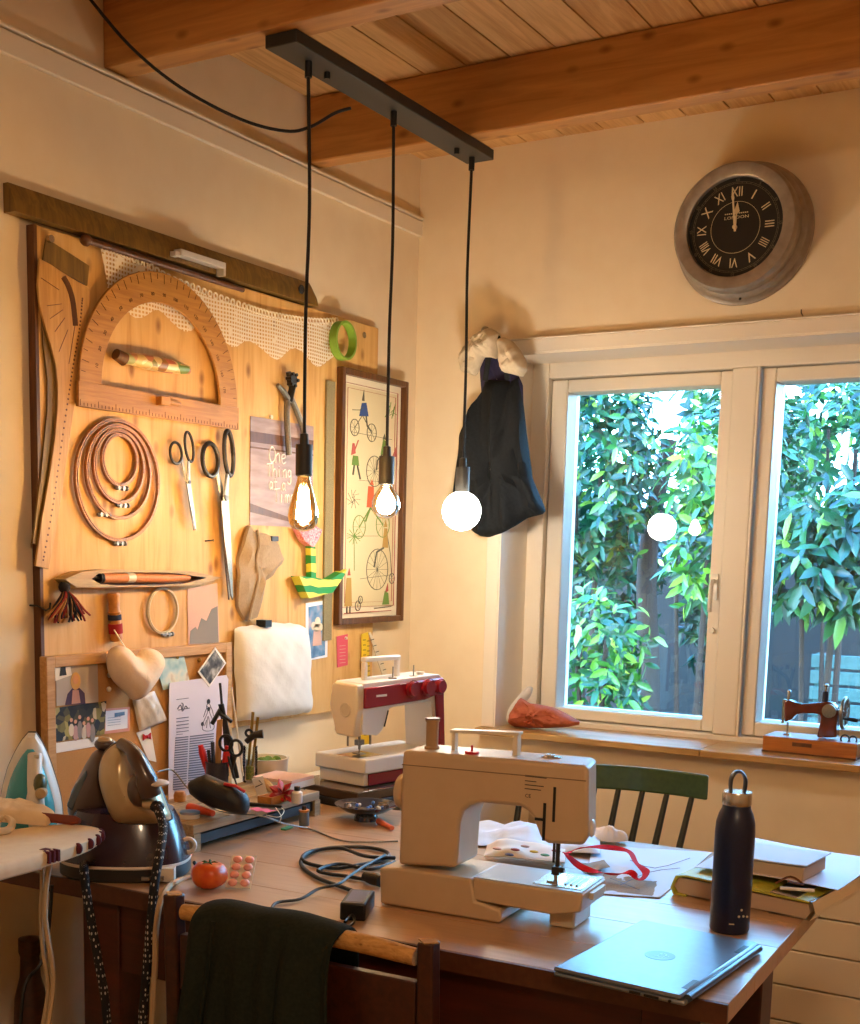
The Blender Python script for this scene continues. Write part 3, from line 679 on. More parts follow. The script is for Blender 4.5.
# paper tulip
plain('tulip_pink', 'D84A6A', .6, c2='F0C0C4', sc=45); 
mt, nt, bb = base('tulip_green'); wv = N(nt, 'ShaderNodeTexWave'); wv.inputs['Scale'].default_value = 9; wv.bands_direction = 'Y'; wv.inputs['Distortion'].default_value = 3; nt.links.new(coords(nt, (1,1,1)), wv.inputs['Vector'])
nt.links.new(ramp(nt, wv.outputs['Color'], [(.45,'1E8A34'),(.55,'D8D850')]), bb.inputs['Base Color'])
UF = FL(306, 560, BW+.004)
tu = thing('paper_tulip', 'folded paper tulip with pink flower and green striped leaves behind the amber bulb', 'paper flower', UF)
b = MB(); q = locs(UF, [(291,527),(300,531),(306,524),(314,530),(312,540),(305,547),(298,541)]); b.hull([(p[0], p[1], .002) for p in q], [((p[0]), p[1], .02+.006*(i%2)) for i, p in enumerate(q)]); b.build('flower_head', 'tulip_pink', tu, smooth=0)
b = MB(); q = locs(UF, [(304,546),(309,547),(310,585),(305,587)]); b.prism(q, .004, .02); b.build('flower_stem', 'tulip_green', tu)
b = MB(); q = locs(UF, [(290,576),(306,577),(320,580),(338,569),(335,576),(324,592),(300,598),(296,590)]); b.hull([(p[0], p[1], .002) for p in q], [(p[0], p[1], .028) for p in q]); 
b.build('paper_leaf', 'tulip_green', tu, smooth=0)
# white bag of tissue
plain('tissue_white', 'E2DED8', .75, bmp=.3, sc=18)
GF = FL(268, 670, BW+.006)
out = [(231,640),(235,628),(250,623),(270,622),(290,625),(300,630),(306,640),(307,700),(300,712),(262,718),(248,717),(236,712)]
q = locs(GF, [(232,630),(304,628),(308,712),(236,721)]); q = [Vector((p[0], p[1], 0)) for p in q]; rows = []
for i in range(41):
    s = i/40; r = []
    for j in range(41):
        t_ = j/40; p = q[0]*(1-s)*(1-t_)+q[1]*s*(1-t_)+q[2]*s*t_+q[3]*(1-s)*t_
        e = (max(0, 1-abs(2*s-1)**5)*max(0, 1-abs(2*t_-1)**6))**.5; top_ = .014*(1-(2*s-1)**2)*(1-t_)**3
        r.append((p.x+.004*fbm(t_, s, 6), p.y+top_+.003*fbm(s, t_, 9), .004+.034*e+e*(.004*fbm(p.x, p.y, 14)+.0015*fbm(p.y, p.x, 46))))
    rows.append(r)
b = MB(); b.grid([r[::-1] for r in rows], .002)
bag = tag(b.build('paper_bag', 'tissue_white', F=GF, smooth=60), 'puffy white tissue bag clipped to the lower edge of the plywood board', 'bag')
b = MB(); x, y = loc(GF, 264, 625, .02); b.box(x-.012, x+.012, y-.004, y+.012, .006, .034); b.build('binder_clip', 'black_plastic', bag)
# blue art card
mt, nt, bb = base('blue_print'); nz = N(nt, 'ShaderNodeTexNoise'); nz.inputs['Scale'].default_value = 26; nz.inputs['Detail'].default_value = 3; nt.links.new(coords(nt, (1,1,1)), nz.inputs['Vector'])
nt.links.new(ramp(nt, nz.outputs['Fac'], [(.35,'3E6A94'),(.5,'6C92B8'),(.62,'A8A0B4'),(.75,'D8C4B0')]), bb.inputs['Base Color'])
def d(F, q, o, th):
    b = MB(); b.prism(locs(F, [(308,607),(325,604),(324.5,655),(308.5,659)]), th, th+.0005, 0)
    b.prism(locs(F, [(312,646),(321,645),(320,630),(313,631)]), th+.0005, th+.001, 1)
    for x, y, r in ((313,626,.011),(317,622,.013),(320,627,.010),(316,628,.011)):
        p = loc(F, x, y); b.prism(circ(p[0], p[1], r, 12), th+.0005, th+.001, 2)
    b.build('printed_flowers', ['blue_print','card_pink','cream_plastic'], o)
card('art_card', 'blue picture card with pale border pinned under the paper tulip', 'card', [(305.5,603),(328,600),(327,657),(305.5,661)], 'blue_white_paper', d)
# pink tag
plain('pink_tag', 'D8566A', .7)
def d(F, q, o, th):
    b = MB()
    for k in range(6): p, r = locs(F, [(339,646+k*3.4),(345,645.4+k*3.4)]); b.tube([(p[0],p[1],th),(r[0],r[1],th)], .0009, 4)
    b.build('printed_lines', 'card_pink', o)
    b = MB(); x, y = loc(F, 345, 638); b.cyl((x,y,th),(x,y,th+.005), .004, n=10); b.build('push_pin', 'white_plastic', o)
card('paper_tag', 'small coral pink paper tag near the bottom of the plywood board', 'tag', [(336.5,636.5),(347.5,634),(347.5,665),(337,667.5)], 'pink_tag', d)
# tape measure hanging in a loop
plain('tape_yellow', 'E2C02A', .5)
MF = FL(367, 633, BW+.003)
tm = thing('tape_measure', 'yellow tape measure looped over a pin behind the red sewing machine', 'tape measure', MF)
q = locs(MF, [(361,634),(367.5,632),(371,760),(360,762)]); b = MB(); b.prism(q, .001, .003); tp = b.build('front_strip', 'tape_yellow', tm)
b = MB()
for k in range(20):
    p, r = locs(MF, [(362+k*.05,640+k*5),(364.6+k*.05,639.8+k*5)]); b.tube([(p[0],p[1],.003),(r[0],r[1],.003)], .0012, 4)
    p, r = locs(MF, [(366.2+k*.1,641+k*5),(368.3+k*.1,640.8+k*5)]); b.tube([(p[0],p[1],.003),(r[0],r[1],.003)], .0012, 4)
b.build('scale_marks', 'black_matte', tp)
q = locs(MF, [(367,633),(369,632),(392,690),(386,692)]); b = MB(); b.prism(q, .004, .006); t2 = b.build('rear_strip', 'cream_plastic', tm)
b = MB()
for k in range(9): p, r = locs(MF, [(369+k*2.4,640+k*6),(372+k*2.4,639+k*6)]); b.tube([(p[0],p[1],.0062),(r[0],r[1],.0062)], .0012, 4)
b.build('scale_marks', 'black_matte', t2)

# bicycle picture
plain('cloth_cream', 'E0D2AC', .9, c2='D8C89E', sc=200); plain('mat_cream', 'E8DCC0', .85); plain('stitch_red', 'B0544A', .8); plain('stitch_dark', '5A5646', .8); plain('stitch_green', '6A8A3E', .8); plain('stitch_blue', '324E8A', .8); plain('stitch_orange', 'D0603A', .8); plain('stitch_tan', 'B8924E', .8)
CF = FL(334, 625, .022)
cor = locs(CF, [(341,369),(405,381),(398,617),(334,625)]); Wd = (cor[1][0]+cor[2][0])/2; Hh = (cor[0][1]+cor[1][1])/2; 
x0, x1 = 0, Wd; y0, y1 = 0, Hh
pf = thing('framed_picture', 'tall brown framed embroidery of old bicycles and riders beside the corner', 'picture', CF)
b = MB(); fw = .016
b.box(x0, x0+fw, y0, y1, -.003, .016); b.box(x1-fw, x1, y0, y1, -.003, .016); b.box(x0+fw, x1-fw, y0, y0+fw, -.003, .016); b.box(x0+fw, x1-fw, y1-fw, y1, -.003, .016); b.build('picture_frame', 'frame_brown', pf, bev=.002)
b = MB(); b.box(x0+fw, x1-fw, y0+fw, y1-fw, -.003, 0); b.box(x0+fw+.02, x1-fw-.02, y0+fw+.028, y1-fw-.022, 0, .001, 1)
b.build('embroidered_cloth', ['mat_cream', 'cloth_cream'], pf)
b = MB(); ax, bx, ay, by = x0+fw, x1-fw, y0+fw, y1-fw; W2, H2 = bx-ax, by-ay
for ins, r in ((.018, .0012), (.03, .0009)):
    b.tube([(ax+ins, ay+ins+.01, .0015), (bx-ins, ay+ins+.01, .0015), (bx-ins, by-ins, .0015), (ax+ins, by-ins, .0015)], r, 4, True, mi=0)
def U(s, t): return (ax+s*W2, ay+t*H2)
def wheel(s, t, r, mi=1, sp=8):
    x, y = U(s, t); b.ring((x, y, .0015), r, .0012, 24, 4, mi=mi)
    for k in range(sp): a = 2*PI*k/sp; b.tube([(x, y, .0013), (x+math.cos(a)*r, y+math.sin(a)*r, .0013)], .0005, 3, mi=mi)
def line(pts, mi, r=.0012): b.tube([(*U(*p), .0015) for p in pts], r, 4, mi=mi)
def blob(pts, mi): b.prism([U(*p) for p in pts], .001, .0022, mi)
wheel(.22,.795,.021,1); wheel(.50,.785,.023,1); line([(.22,.795),(.34,.85),(.50,.785)],1); blob([(.29,.845),(.44,.85),(.40,.905),(.33,.90)],4); blob([(.33,.91),(.37,.91),(.36,.955)],1); line([(.40,.85),(.42,.81),(.49,.79)],1,.0025); line([(.18,.865),(.30,.87),(.36,.885)],1); line([(.16,.775),(.85,.77)],1,.0007)
for k in range(9): line([(.72+.02*k,.86+.012*(k%3)),(.76+.02*k,.88+.016*(k%4))],2,.001)
wheel(.56,.625,.040,1,14); blob([(.66,.70),(.75,.69),(.74,.76),(.70,.765)],3-1); blob([(.69,.765),(.74,.765),(.72,.79)],1); line([(.68,.70),(.60,.67),(.59,.63)],1,.0025); line([(.3,.58),(.75,.585)],1,.0006)
blob([(.17,.68),(.24,.69),(.22,.73),(.19,.73)],0); blob([(.18,.64),(.30,.64),(.28,.68),(.2,.68)],2); line([(.22,.64),(.20,.60)],1,.003); line([(.27,.64),(.32,.585)],1,.003); line([(.22,.70),(.28,.745)],0,.002); blob([(.86,.69),(.93,.70),(.92,.74)],0)
wheel(.32,.385,.030,2); wheel(.72,.40,.034,2); line([(.32,.385),(.5,.47),(.72,.40)],2,.002); blob([(.44,.47),(.56,.47),(.55,.56),(.46,.56)],5); blob([(.48,.565),(.55,.565),(.52,.59)],5); line([(.50,.47),(.42,.41)],2,.003); line([(.12,.345),(.65,.35)],1,.0007)
for k in range(10): line([(.22+.02*math.cos(k),.50+.02*math.sin(k)),(.22+.11*math.cos(k*.63),.50+.04*math.sin(k*.63))],1,.0006)
wheel(.64,.205,.055,1,16); wheel(.9,.165,.014,1,6); blob([(.72,.30),(.82,.30),(.80,.385),(.75,.385)],6); blob([(.74,.39),(.80,.39),(.77,.42)],6); line([(.74,.30),(.62,.28),(.58,.215)],1,.003); line([(.78,.385),(.86,.28),(.9,.165)],1,.001); line([(.35,.165),(.85,.18)],1,.0007)
for k in range(11): a = k*.57; line([(.24,.345),(.24+.12*math.cos(a),.345+.035*math.sin(a))],2,.0009)
line([(.24,.345),(.25,.2)],2,.001)
blob([(.10,.05),(.22,.05),(.20,.17),(.13,.17)],6); blob([(.14,.18),(.19,.18),(.17,.21)],0); line([(.14,.05),(.14,.02)],1,.002); line([(.19,.05),(.19,.02)],1,.002); wheel(.32,.05,.013,1,6); wheel(.36,.075,.010,1,6)
blob([(.74,.05),(.86,.05),(.84,.1),(.78,.11)],2); blob([(.78,.10),(.84,.11),(.83,.145)],0); line([(.6,.035),(.9,.04)],1,.0012); line([(.1,.02),(.9,.022)],0,.0012)
b.build('stitching', ['stitch_red','stitch_dark','stitch_green','stitch_green','stitch_blue','stitch_orange','stitch_tan'], pf)

# framed cork board and what is pinned on it
KB = .034
CB = FL(45, 657, KB)
q = locs(CB, [(45,657),(231,644)]); Wc = q[1][0]; y1 = 0; y0 = .753-CB.translation.z
cb = thing('cork_board', 'framed cork pinboard leaning on the wall behind the irons', 'pinboard', CB)
b = MB(); b.box(.02, Wc-.02, y0, -.02, -.0155, -.006); b.build('cork_panel', 'cork', cb)
b = MB(); b.box(0, .022, y0, 0, -.0155, .004); b.box(Wc-.022, Wc, y0, 0, -.0155, .004); b.box(.022, Wc-.022, -.022, 0, -.0155, .004); b.box(.022, Wc-.022, y0, y0+.022, -.0155, .004); b.build('board_frame', 'cork_frame', cb, bev=.0015)
CW = KB-.006
plain('photo_grey', 'B8B0A8', .4); plain('hair_blond', 'D8B070', .6); plain('skin_tone', 'D8A684', .6); plain('cardigan', '4A3A5E', .7); plain('dress_pink', 'C49A94', .7)
def d(F, q, o, th):
    b = MB()
    def e(cx, cy, rx, ry, mi, z): p = loc(F, cx, cy); k = loc(F, cx+rx, cy); l = loc(F, cx, cy+ry); b.prism(circ(p[0], p[1], abs(k[0]-p[0]), 20, ry=abs(l[1]-p[1])), th, th+z, mi)
    b.prism(locs(F, [(64.5,705),(67,694),(72,688),(79,688),(84,693),(85,704)]), th, th+.0004, 2)
    b.prism(locs(F, [(71,704),(72,690),(78,690),(80,703)]), th, th+.0006, 3)
    e(75, 681, 4.8, 8.8, 0, .0008); e(75, 679.5, 3.0, 4.8, 1, .0011)
    b.build('printed_girl', ['hair_blond','skin_tone','cardigan','dress_pink'], o, label='printed girl with blond hair and purple cardigan')
card('photograph', 'portrait photo of a blond girl in a purple cardigan on the cork board', 'photo', [(55.5,664),(97,659),(98,702),(56,706)], 'photo_grey', d, CW+.001)
def d(F, q, o, th):
    b = MB(); b.prism(locs(F, [(59,676),(60,668),(62,663),(65,664),(65,669),(66,675)]), th, th+.0006); b.build('printed_silhouette', 'black_matte', o)
card('photograph', 'tiny white photo with dark silhouette at the top left corner of the cork board', 'photo', [(54.5,664),(69,661),(71.5,675),(55,681)], 'white_paper', d, CW+.0032)
mt, nt, bb = base('group_photo'); vo = N(nt, 'ShaderNodeTexVoronoi'); vo.inputs['Scale'].default_value = 70; nt.links.new(coords(nt, (1,1,1)), vo.inputs['Vector'])
nt.links.new(ramp(nt, vo.outputs['Color'], [(.2,'16140E'),(.45,'2E2A18'),(.6,'5A5226'),(.75,'A89A40'),(.9,'E0D0B8')]), bb.inputs['Base Color'])
def d(F, q, o, th):
    b = MB(); rnd = random.Random(2)
    for k in range(6):
        x, y = loc(F, 71+k*4.2, 730+(k%2)*3); b.prism(circ(x, y, .0075, 10, ry=.013+.003*(k%3)), th, th+.0004, k%3); b.prism(circ(x, y+.020+.003*(k%3), .0042, 10), th, th+.0004, 3)
    b.build('printed_people', ['cream_plastic','dress_pink','card_grey','skin_tone'], o, label='printed group of people in pale clothes')
card('photograph', 'dark outdoor group photo on the cork board above the white strip', 'photo', [(55,708),(106,701),(104,734),(55,742)], 'group_photo', d, CW+.0022)
card('paper_strip', 'blank white paper strip under the group photo', 'paper', [(55,743),(98,737),(97,746),(56,753)], 'white_paper', None, CW+.001)
plain('pink_border', 'D89A8A', .7)
def d(F, q, o, th):
    b = MB(); b.prism(locs(F, [(105,711),(127,709),(127,728),(105,731)]), th, th+.0004, 0); b.prism(locs(F, [(114,713),(124,711.5),(124,715),(114,717)]), th+.0004, th+.0008, 1)
    for k in range(4): p, r = locs(F, [(107,718+k*2.5),(120,716.5+k*2.5)]); b.tube([(p[0],p[1],th+.0004),(r[0],r[1],th+.0004)], .0006, 4, mi=1)
    b.build('printed_note', ['blue_white_paper','blue_print'], o)
card('note_card', 'little pink edged card with blue print on the cork board', 'card', [(103,709),(129.5,707),(129,731),(103,734)], 'pink_border', d, CW+.001)
plain('plastic_bag', 'CFC4B4', .25, bmp=.25, sc=30)
AF = FL(148, 712, CW+.001); q = [Vector((*p, 0)) for p in locs(AF, [(131,698),(153,691),(166,720),(138,731)])]; rows = []
for i in range(21):
    s = i/20; r = []
    for j in range(21):
        t_ = j/20; p = q[0]*(1-s)*(1-t_)+q[1]*s*(1-t_)+q[2]*s*t_+q[3]*(1-s)*t_
        e = (max(0, 1-abs(2*s-1)**4)*max(0, 1-abs(2*t_-1)**4))**.5
        r.append((p.x, p.y, .003+.007*e+e*.003*fbm(p.x, p.y, 60)))
    rows.append(r)
b = MB(); b.grid([r[::-1] for r in rows], .001)
tag(b.build('plastic_pouch', 'plastic_bag', F=AF), 'small translucent plastic pouch hanging under the heart cushion', 'pouch')
def d(F, q, o, th):
    x, y = loc(F, 146, 736.5); b = MB(); b.prism([(x,y),(x-.012,y+.007),(x-.012,y-.007)], th, th+.003); b.prism([(x,y),(x+.012,y-.007),(x+.012,y+.007)], th, th+.003); b.ell((x,y,th+.002), (.004,.004,.003), 8, 6); b.build('red_bow', 'bright_red', o)
card('gift_tag', 'white paper tag with a red bow beneath the plastic pouch', 'tag', [(136,733),(150,727),(156,762),(148,760)], 'white_paper', d, CW+.0005)
mt, nt, bb = base('banknote'); nz = N(nt, 'ShaderNodeTexNoise'); nz.inputs['Scale'].default_value = 24; nt.links.new(coords(nt, (1,1,1)), nz.inputs['Vector'])
nt.links.new(ramp(nt, nz.outputs['Fac'], [(.35,'8EB8BC'),(.5,'BCD2CE'),(.62,'E0DCC8'),(.75,'B89A7A')]), bb.inputs['Base Color'])
card('folded_note', 'folded pale teal note pinned right of the heart cushion', 'note', [(160,662),(167,656),(183,653),(190,684),(163,690),(159,676)], 'banknote', None, CW+.004, pin=(176,657))
mt, nt, bb = base('old_photo'); nz = N(nt, 'ShaderNodeTexNoise'); nz.inputs['Scale'].default_value = 38; nz.inputs['Detail'].default_value = 4; nt.links.new(coords(nt, (1,1,1)), nz.inputs['Vector'])
nt.links.new(ramp(nt, nz.outputs['Fac'], [(.35,'1C1A18'),(.5,'5E5850'),(.6,'A89E90'),(.72,'D8CEBE')]), bb.inputs['Base Color'])
def d(F, q, o, th):
    b = MB(); b.prism([(p[0]*.86, p[1]*.86) for p in q], th, th+.0005); b.build('printed_image', 'old_photo', o)
card('photograph', 'old black and white photo pinned as a diamond at the cork board corner', 'photo', [(215,647),(226,663),(209,687),(197.5,672)], 'white_paper', d, KB+.006)
mt, nt, bb = base('sheet_paper'); bb.inputs['Base Color'].default_value = lin('DDD6E4'); bb.inputs['Roughness'].default_value = .6
def d(F, q, o, th):
    b = MB(); L = lambda ax, ay, bx, by, r, mi=0: (lambda p, k: b.tube([(p[0],p[1],th+.0003),(k[0],k[1],th+.0003)], r, 4, mi=mi))(*locs(F, [(ax,ay),(bx,by)]))
    for k in range(5): L(176, 718.5+k*3.4, 188, 717+k*3.4, .0012)
    for k in range(22): L(175-.12*k, 738+k*2.45, 187.5-.1*k, 736.6+k*2.45, .0016); L(189.5-.1*k, 736.4+k*2.45, 213-.1*k, 733.6+k*2.45, .0016)
    L(176,699.5,188,698,.0009); L(176,696.5+38,182,696+38,.0009)
    for P in ([(177,709),(180,705),(182,711),(185,706),(187,708)], [(181,703),(182.5,704.5),(181.5,711)], [(178,710),(183,709),(189,708)]):
        b.tube(spline([(*loc(F, *p), th+.0003) for p in P], 4), .0013, 4)
    for P in ([(208,703),(206,706),(207,712),(203,722),(202,729),(207,731),(213,729),(213,722),(209,712),(210,706),(208,703)], [(204,726),(206,720)], [(206,728),(207.5,716),(210,728)], [(207,706),(205,711),(203,717)], [(210,706),(212,711),(213,716)]):
        b.tube(spline([(*loc(F, *p), th+.0003) for p in P], 4), .0009, 4)
    for x, y, r in ((208,701.5,.006),(208.2,709,.005),(202,724,.005)): p = loc(F, x, y); b.prism(circ(p[0], p[1], r, 10), th, th+.0006, 1)
    b.build('printed_lines', ['grey_ink','ink'], o, label='printed list with a lettered heading and a dress sketch')
card('printed_sheet', 'tall white printed sheet with a list and dress sketch behind the pen pot', 'paper', [(169,683),(226,675),(228,679),(223,790),(168,800)], 'sheet_paper', d, KB+.0045)
# heart cushion
plain('heart_cloth', 'EED8BE', .85, c2='EAD0B4', sc=40, bmp=.15)
EF = FL(136, 672, KB+.03)
hs = [(133,700),(123,690),(114,681),(109,670),(108,657),(112,648),(119,645.5),(126,648),(132,655),(137,656),(142,649),(150,648),(158,653),(160,664),(156,676),(149,687),(141,697)]
q = locs(EF, hs); c = loc(EF, 133, 672)
hq = [(p[0], p[1], 0) for p in q]; hq = spline(hq, 4, True); b = MB(); pillow(b, hq, c, .045, .075, back=.026)
ht = tag(b.build('heart_cushion', 'heart_cloth', F=EF, smooth=80), 'stuffed pale pink heart shaped cushion hanging on the cork board', 'cushion')
b = MB(); P = [loc(EF, 132, 655), loc(EF, 122, 640), loc(EF, 116, 630)]; b.tube([(p[0], p[1], -.005) for p in P], .0015, 5); b.build('hanging_thread', 'lace_cord', ht)
for px, py, lab in ((108, 675, 'upper white pin on the cork left of the heart cushion'), (107.5, 689, 'lower white pin on the cork left of the heart cushion'), (198,660,'brass pin beside the diamond photo')):
    F = FL(px, py, CW); b = MB(); b.ell((0,0,.004), (.0055,.0055,.005), 10, 8); b.cyl((0,0,0),(0,0,.004), .003, n=8); tag(b.build('push_pin', 'white_plastic' if px < 190 else 'brass', F=F), lab, 'pin')
F = FL(30, 608, 0.001); b = MB(); b.tube([(0,.005,0),(0,.005,.02),(.012,-.004,.03),(.022,.0,.03),(.026,.01,.028)], .002, 6); tag(b.build('wire_hook', 'dark_steel', F=F), 'thin wire hook on the wall left of the board beneath the curves', 'hook')
F = FL(205, 541, BW); b = MB(); b.cyl((0,0,0),(.004,.002,.02), .0015, n=6); b.cyl((.004,.002,.02),(.0045,.0022,.021), .003, n=8); tag(b.build('nail', 'dark_steel', F=F), 'bare nail in the plywood above the shuttle end', 'nail')
# ------------------------------------------------------------------ table and what stands on it
TZ = .75
TF = FT((1.432, -1.634, 0), 1.8)           # origin below the table's near right corner; x runs to the left wall as negative
plain('edge_shaded_brown', '4A2614', .45, c2='55301A', sc=20)  # brown of the near table edge, its shade put into the colour
tb = thing('work_table', 'long wooden work table with red brown legs under the sewing machines', 'table', TF)
LX = -1.392; DY = .83
b = MB(); n = 6
for k in range(n): b.box(LX, 0, DY*k/n+(.0004 if k else 0), DY*(k+1)/n, TZ-.028, TZ)
b.build('table_top', 'table_oak', tb, bev=.001)
b = MB(); b.box(LX, 0, -.006, -.0003, TZ-.029, TZ-.0005); b.build('edge_strip', 'edge_shaded_brown', tb, label='front edge strip, brown darkened for shade')
b = MB(); b.box(LX+.30, -.05, .015, .037, .60, TZ-.028); ap = b.build('apron', 'table_red', tb)
b = MB(); b.box(LX+.30, -.10, DY-.10, DY-.078, .62, TZ-.028); b.build('apron', 'table_red', tb)
b = MB(); b.box(-.115, -.093, .06, DY-.06, .64, TZ-.028); b.build('apron', 'table_red', tb)
for x, y in ((LX+.29, .01), (LX+.29, DY-.13), (-.118, .01), (-.145, DY-.34)):
    b = MB(); b.box(x, x+.08, y, y+.08, 0, TZ-.028); b.build('leg', 'table_red', tb, bev=.003)
# low cupboard in the corner carries the back of the tray
cu = thing('corner_cupboard', 'low cupboard in the corner level with the table', 'cupboard', FT((.02, -.70, 0)))
b = MB(); b.box(0, .40, .0, .64, .0, .745); b.build('cupboard_body', 'trim_paint', cu, bev=.002)
b = MB(); b.box(.40, .414, .02, .62, .04, .72); dr = b.build('door', 'trim_paint', cu, bev=.002); b = MB(); b.ell((.425, .1, .6), (.012,.012,.012), 10, 8); b.build('knob', 'steel', dr)

# white and red sewing machine
MA = math.radians(79.2)
O2 = Vector((.38, -.835, .79))             # its near corner
WMF = mtx(Vector((math.cos(MA), math.sin(MA), 0)), Vector((0,0,1)), Vector((math.sin(MA), -math.cos(MA), 0)), O2)   # x along the machine, z out of its front
ENF = mtx(WMF.col[2].xyz*1.0, Vector((0,0,1)), -WMF.col[0].xyz, O2)      # end face: x = front direction, z towards viewer
def wl(pts): return locs(WMF, pts)
# tray below
tr = thing('flat_case', 'flat dark case with brown top lying under the red and white sewing machine', 'case', WMF)
b = MB(); b.box(-.06, .42, -.0395, -.0225, -.195, .035); b.build('lower_shell', 'black_matte', tr, bev=.003)
b = MB(); b.box(-.055, .42, -.0225, -.0002, -.19, .03); 
plain('dark_lid', '4A3A2C', .25, coat=.4); b.build('upper_shell', 'dark_lid', tr, bev=.003)
sm = thing('sewing_machine', 'white and dark red sewing machine standing against the wall in the corner', 'sewing machine', WMF)
DB, Lm = .150, .280
b = MB(); b.box(0, Lm, .002, .030, -DB+.006, -.004); b.build('lower_base', 'white_plastic', sm, bev=.002)
b = MB(); b.box(.012, Lm-.004, .003, .029, -.004, .0); b.build('red_base_panel', 'red_plastic', sm, bev=.001, label='dark red lower front panel')
b = MB(); b.box(-.006, Lm+.004, .030, .064, -DB-.004, .004); b.build('bed', 'white_plastic', sm, bev=.004, seg=3)
b = MB(); b.box(-.002, .08, .064, .0645, -.09, -.02); b.build('needle_plate', 'steel', sm)
zt = .232
fr = [(.0, .118), (.002, zt-.002), (.004, zt), (Lm-.02, zt+.006), (Lm-.008, zt-.002), (Lm+.004, .064), (Lm-.034, .064), (Lm-.044, .176), (.09, .172), (.066, .122), (.05, .112)]
b = MB(); b.prism(fr, -.098, -.012); b.build('machine_body', 'white_plastic', sm, bev=.006, seg=3)
b = MB(); b.prism([(.000, .176), (.000, zt-.01), (Lm-.01, zt-.002), (Lm+.002, .066), (Lm-.02, .066), (Lm-.036, .19), (Lm-.075, .182)], -.012, -.004); b.build('red_front_panel', 'red_plastic', sm, bev=.003, label='dark red front panel')
b = MB(); b.prism([(-.096, .18), (-.09, zt-.006), (-.08, zt), (-.013, zt-.002), (-.012, .176), (-.02, .112), (-.075, .114)], -.022, .004)
# the end cover is shaped across the machine: x of this outline is its depth
eo = b.v; b.v = [(-z_, y_, x_) for x_, y_, z_ in eo]; b.f = [f[::-1] for f in b.f]; b.v = [(x_-.022+.006, y_, z_) for x_, y_, z_ in b.v]
b.build('end_cover', 'cream_plastic', sm, bev=.005, seg=3)
b = MB(); b.ring((-.021, .172, -.045), .0145, .002, 24, 6, ax='X'); b.cyl((-.022, .172, -.045), (-.018, .172, -.045), .013, n=18); b.build('lamp_switch', 'grey_cream', sm)
for k, (x, r) in enumerate(((.152, .020), (.208, .021), (.25, .018))):
    b = MB(); b.cyl((x, .211, -.004), (x, .211, .010), r*.9, r*.8, 20); b.ring((x, .211, .004), r, .0012, 24, 5); b.build('dial', 'red_plastic', sm)
b = MB(); b.box(.035, .07, .200, .205, -.0042, -.0036); b.build('badge', 'white_plastic', sm)
for x0_, x1_ in ((.115, .135), (.178, .192)):
    b = MB(); b.box(x0_, x1_, .2235, .225, -.0042, -.0036); b.build('printed_mark', 'white_plastic', sm)
b = MB(); b.tube([(.084, .166, -.0115), (.072, .130, -.0115)], .0018, 6); b.build('thread_slot', 'black_plastic', sm)
b = MB(); b.box(.045, .056, zt, zt+.042, -.062, -.05); b.box(.155, .166, zt, zt+.048, -.062, -.05); b.box(.045, .166, zt+.042, zt+.053, -.064, -.048); b.build('carry_handle', 'white_plastic', sm, bev=.003)
for x in (.118, .19):
    b = MB(); b.cyl((x, zt, -.03), (x, zt+.03, -.03), .0016, n=6); b.cyl((x, zt, -.03), (x, zt+.005, -.03), .010, n=14); b.build('spool_pin', 'dull_steel', sm)
b = MB(); b.cyl((.225, zt, -.04), (.225, zt+.012, -.04), .010, n=14); b.build('bobbin_winder', 'white_plastic', sm)
b = MB(); b.cyl((.032, .118, -.05), (.032, .078, -.05), .003, n=8); b.cyl((.032, .092, -.05), (.032, .067, -.05), .0015, n=6); b.box(.022, .042, .088, .1, -.056, -.044); b.box(.022, .042, .067, .07, -.062, -.038); b.cyl((.015, .116, -.07), (.015, .085, -.07), .0025, n=8); b.cyl((.046, .118, -.03), (.046, .09, -.03), .0028, n=8); b.build('presser_foot', 'dull_steel', sm)
b = MB(); b.lathe([(.001, Lm+.001), (.028, Lm+.002), (.030, Lm+.006), (.028, Lm+.016), (.001, Lm+.017)], 24, (0, .165, -.060), 'X'); b.build('handwheel', 'white_plastic', sm)

# big cream sewing machine, its back towards us
CA = 4.0
CMF = FS((.832, -1.503, TZ), CA)
def cp(pts, w=0): return locs(CMF, pts, w)
cm = thing('sewing_machine', 'large cream sewing machine with its back towards us in the middle of the table', 'sewing machine', CMF)
plain('machine_beige', 'C8AE8C', .42, c2='C4A986', sc=8)
W = -.012
bs = cp([(380,908),(379,868),(398,864),(470,874),(472,895),(497,905),(498,920),(494,926),(484,923)])
b = MB(); b.prism([(bs[0][0],.002)]+[bs[1]]+[(bs[2][0],bs[1][1]+.004)]+[(.155,bs[1][1]+.004),(.162,.03),(.205,.022),(.207,.004),(.2,.001)], -.125, 0); b.build('machine_base', 'machine_beige', cm, bev=.004, seg=3)
# free arm bed
fa = cp([(472,875),(582,889),(583,905),(568,917),(480,904)])
xa, xb = fa[0][0], fa[1][0]; zb = .0645
plain('grey_bed', 'B9BDC0', .3)
b = MB(); b.prism([(xa, .03), (xb-.05, .026), (xb-.002, .036), (xb, zb), (xa, zb)], -.118, -.004); b.build('free_arm', 'machine_beige', cm, bev=.003, seg=2)
b = MB(); b.box(xa, xb-.004, zb, zb+.0015, -.114, -.008); b.build('bed_plate', 'grey_bed', cm)
b = MB(); b.box(xb-.085, xb-.008, zb+.0015, zb+.0025, -.1, -.02); b.build('needle_plate', 'steel', cm)
b = MB()
for k in range(3): b.box(xb-.04+.009*k, xb-.036+.009*k, zb+.0025, zb+.0045, -.09, -.035)
b.build('feed_dog', 'dull_steel', cm)
b = MB(); b.box(xb-.06, xb-.02, .001, .03, -.11, -.03); b.build('arm_foot', 'grey_cream', cm, bev=.003)
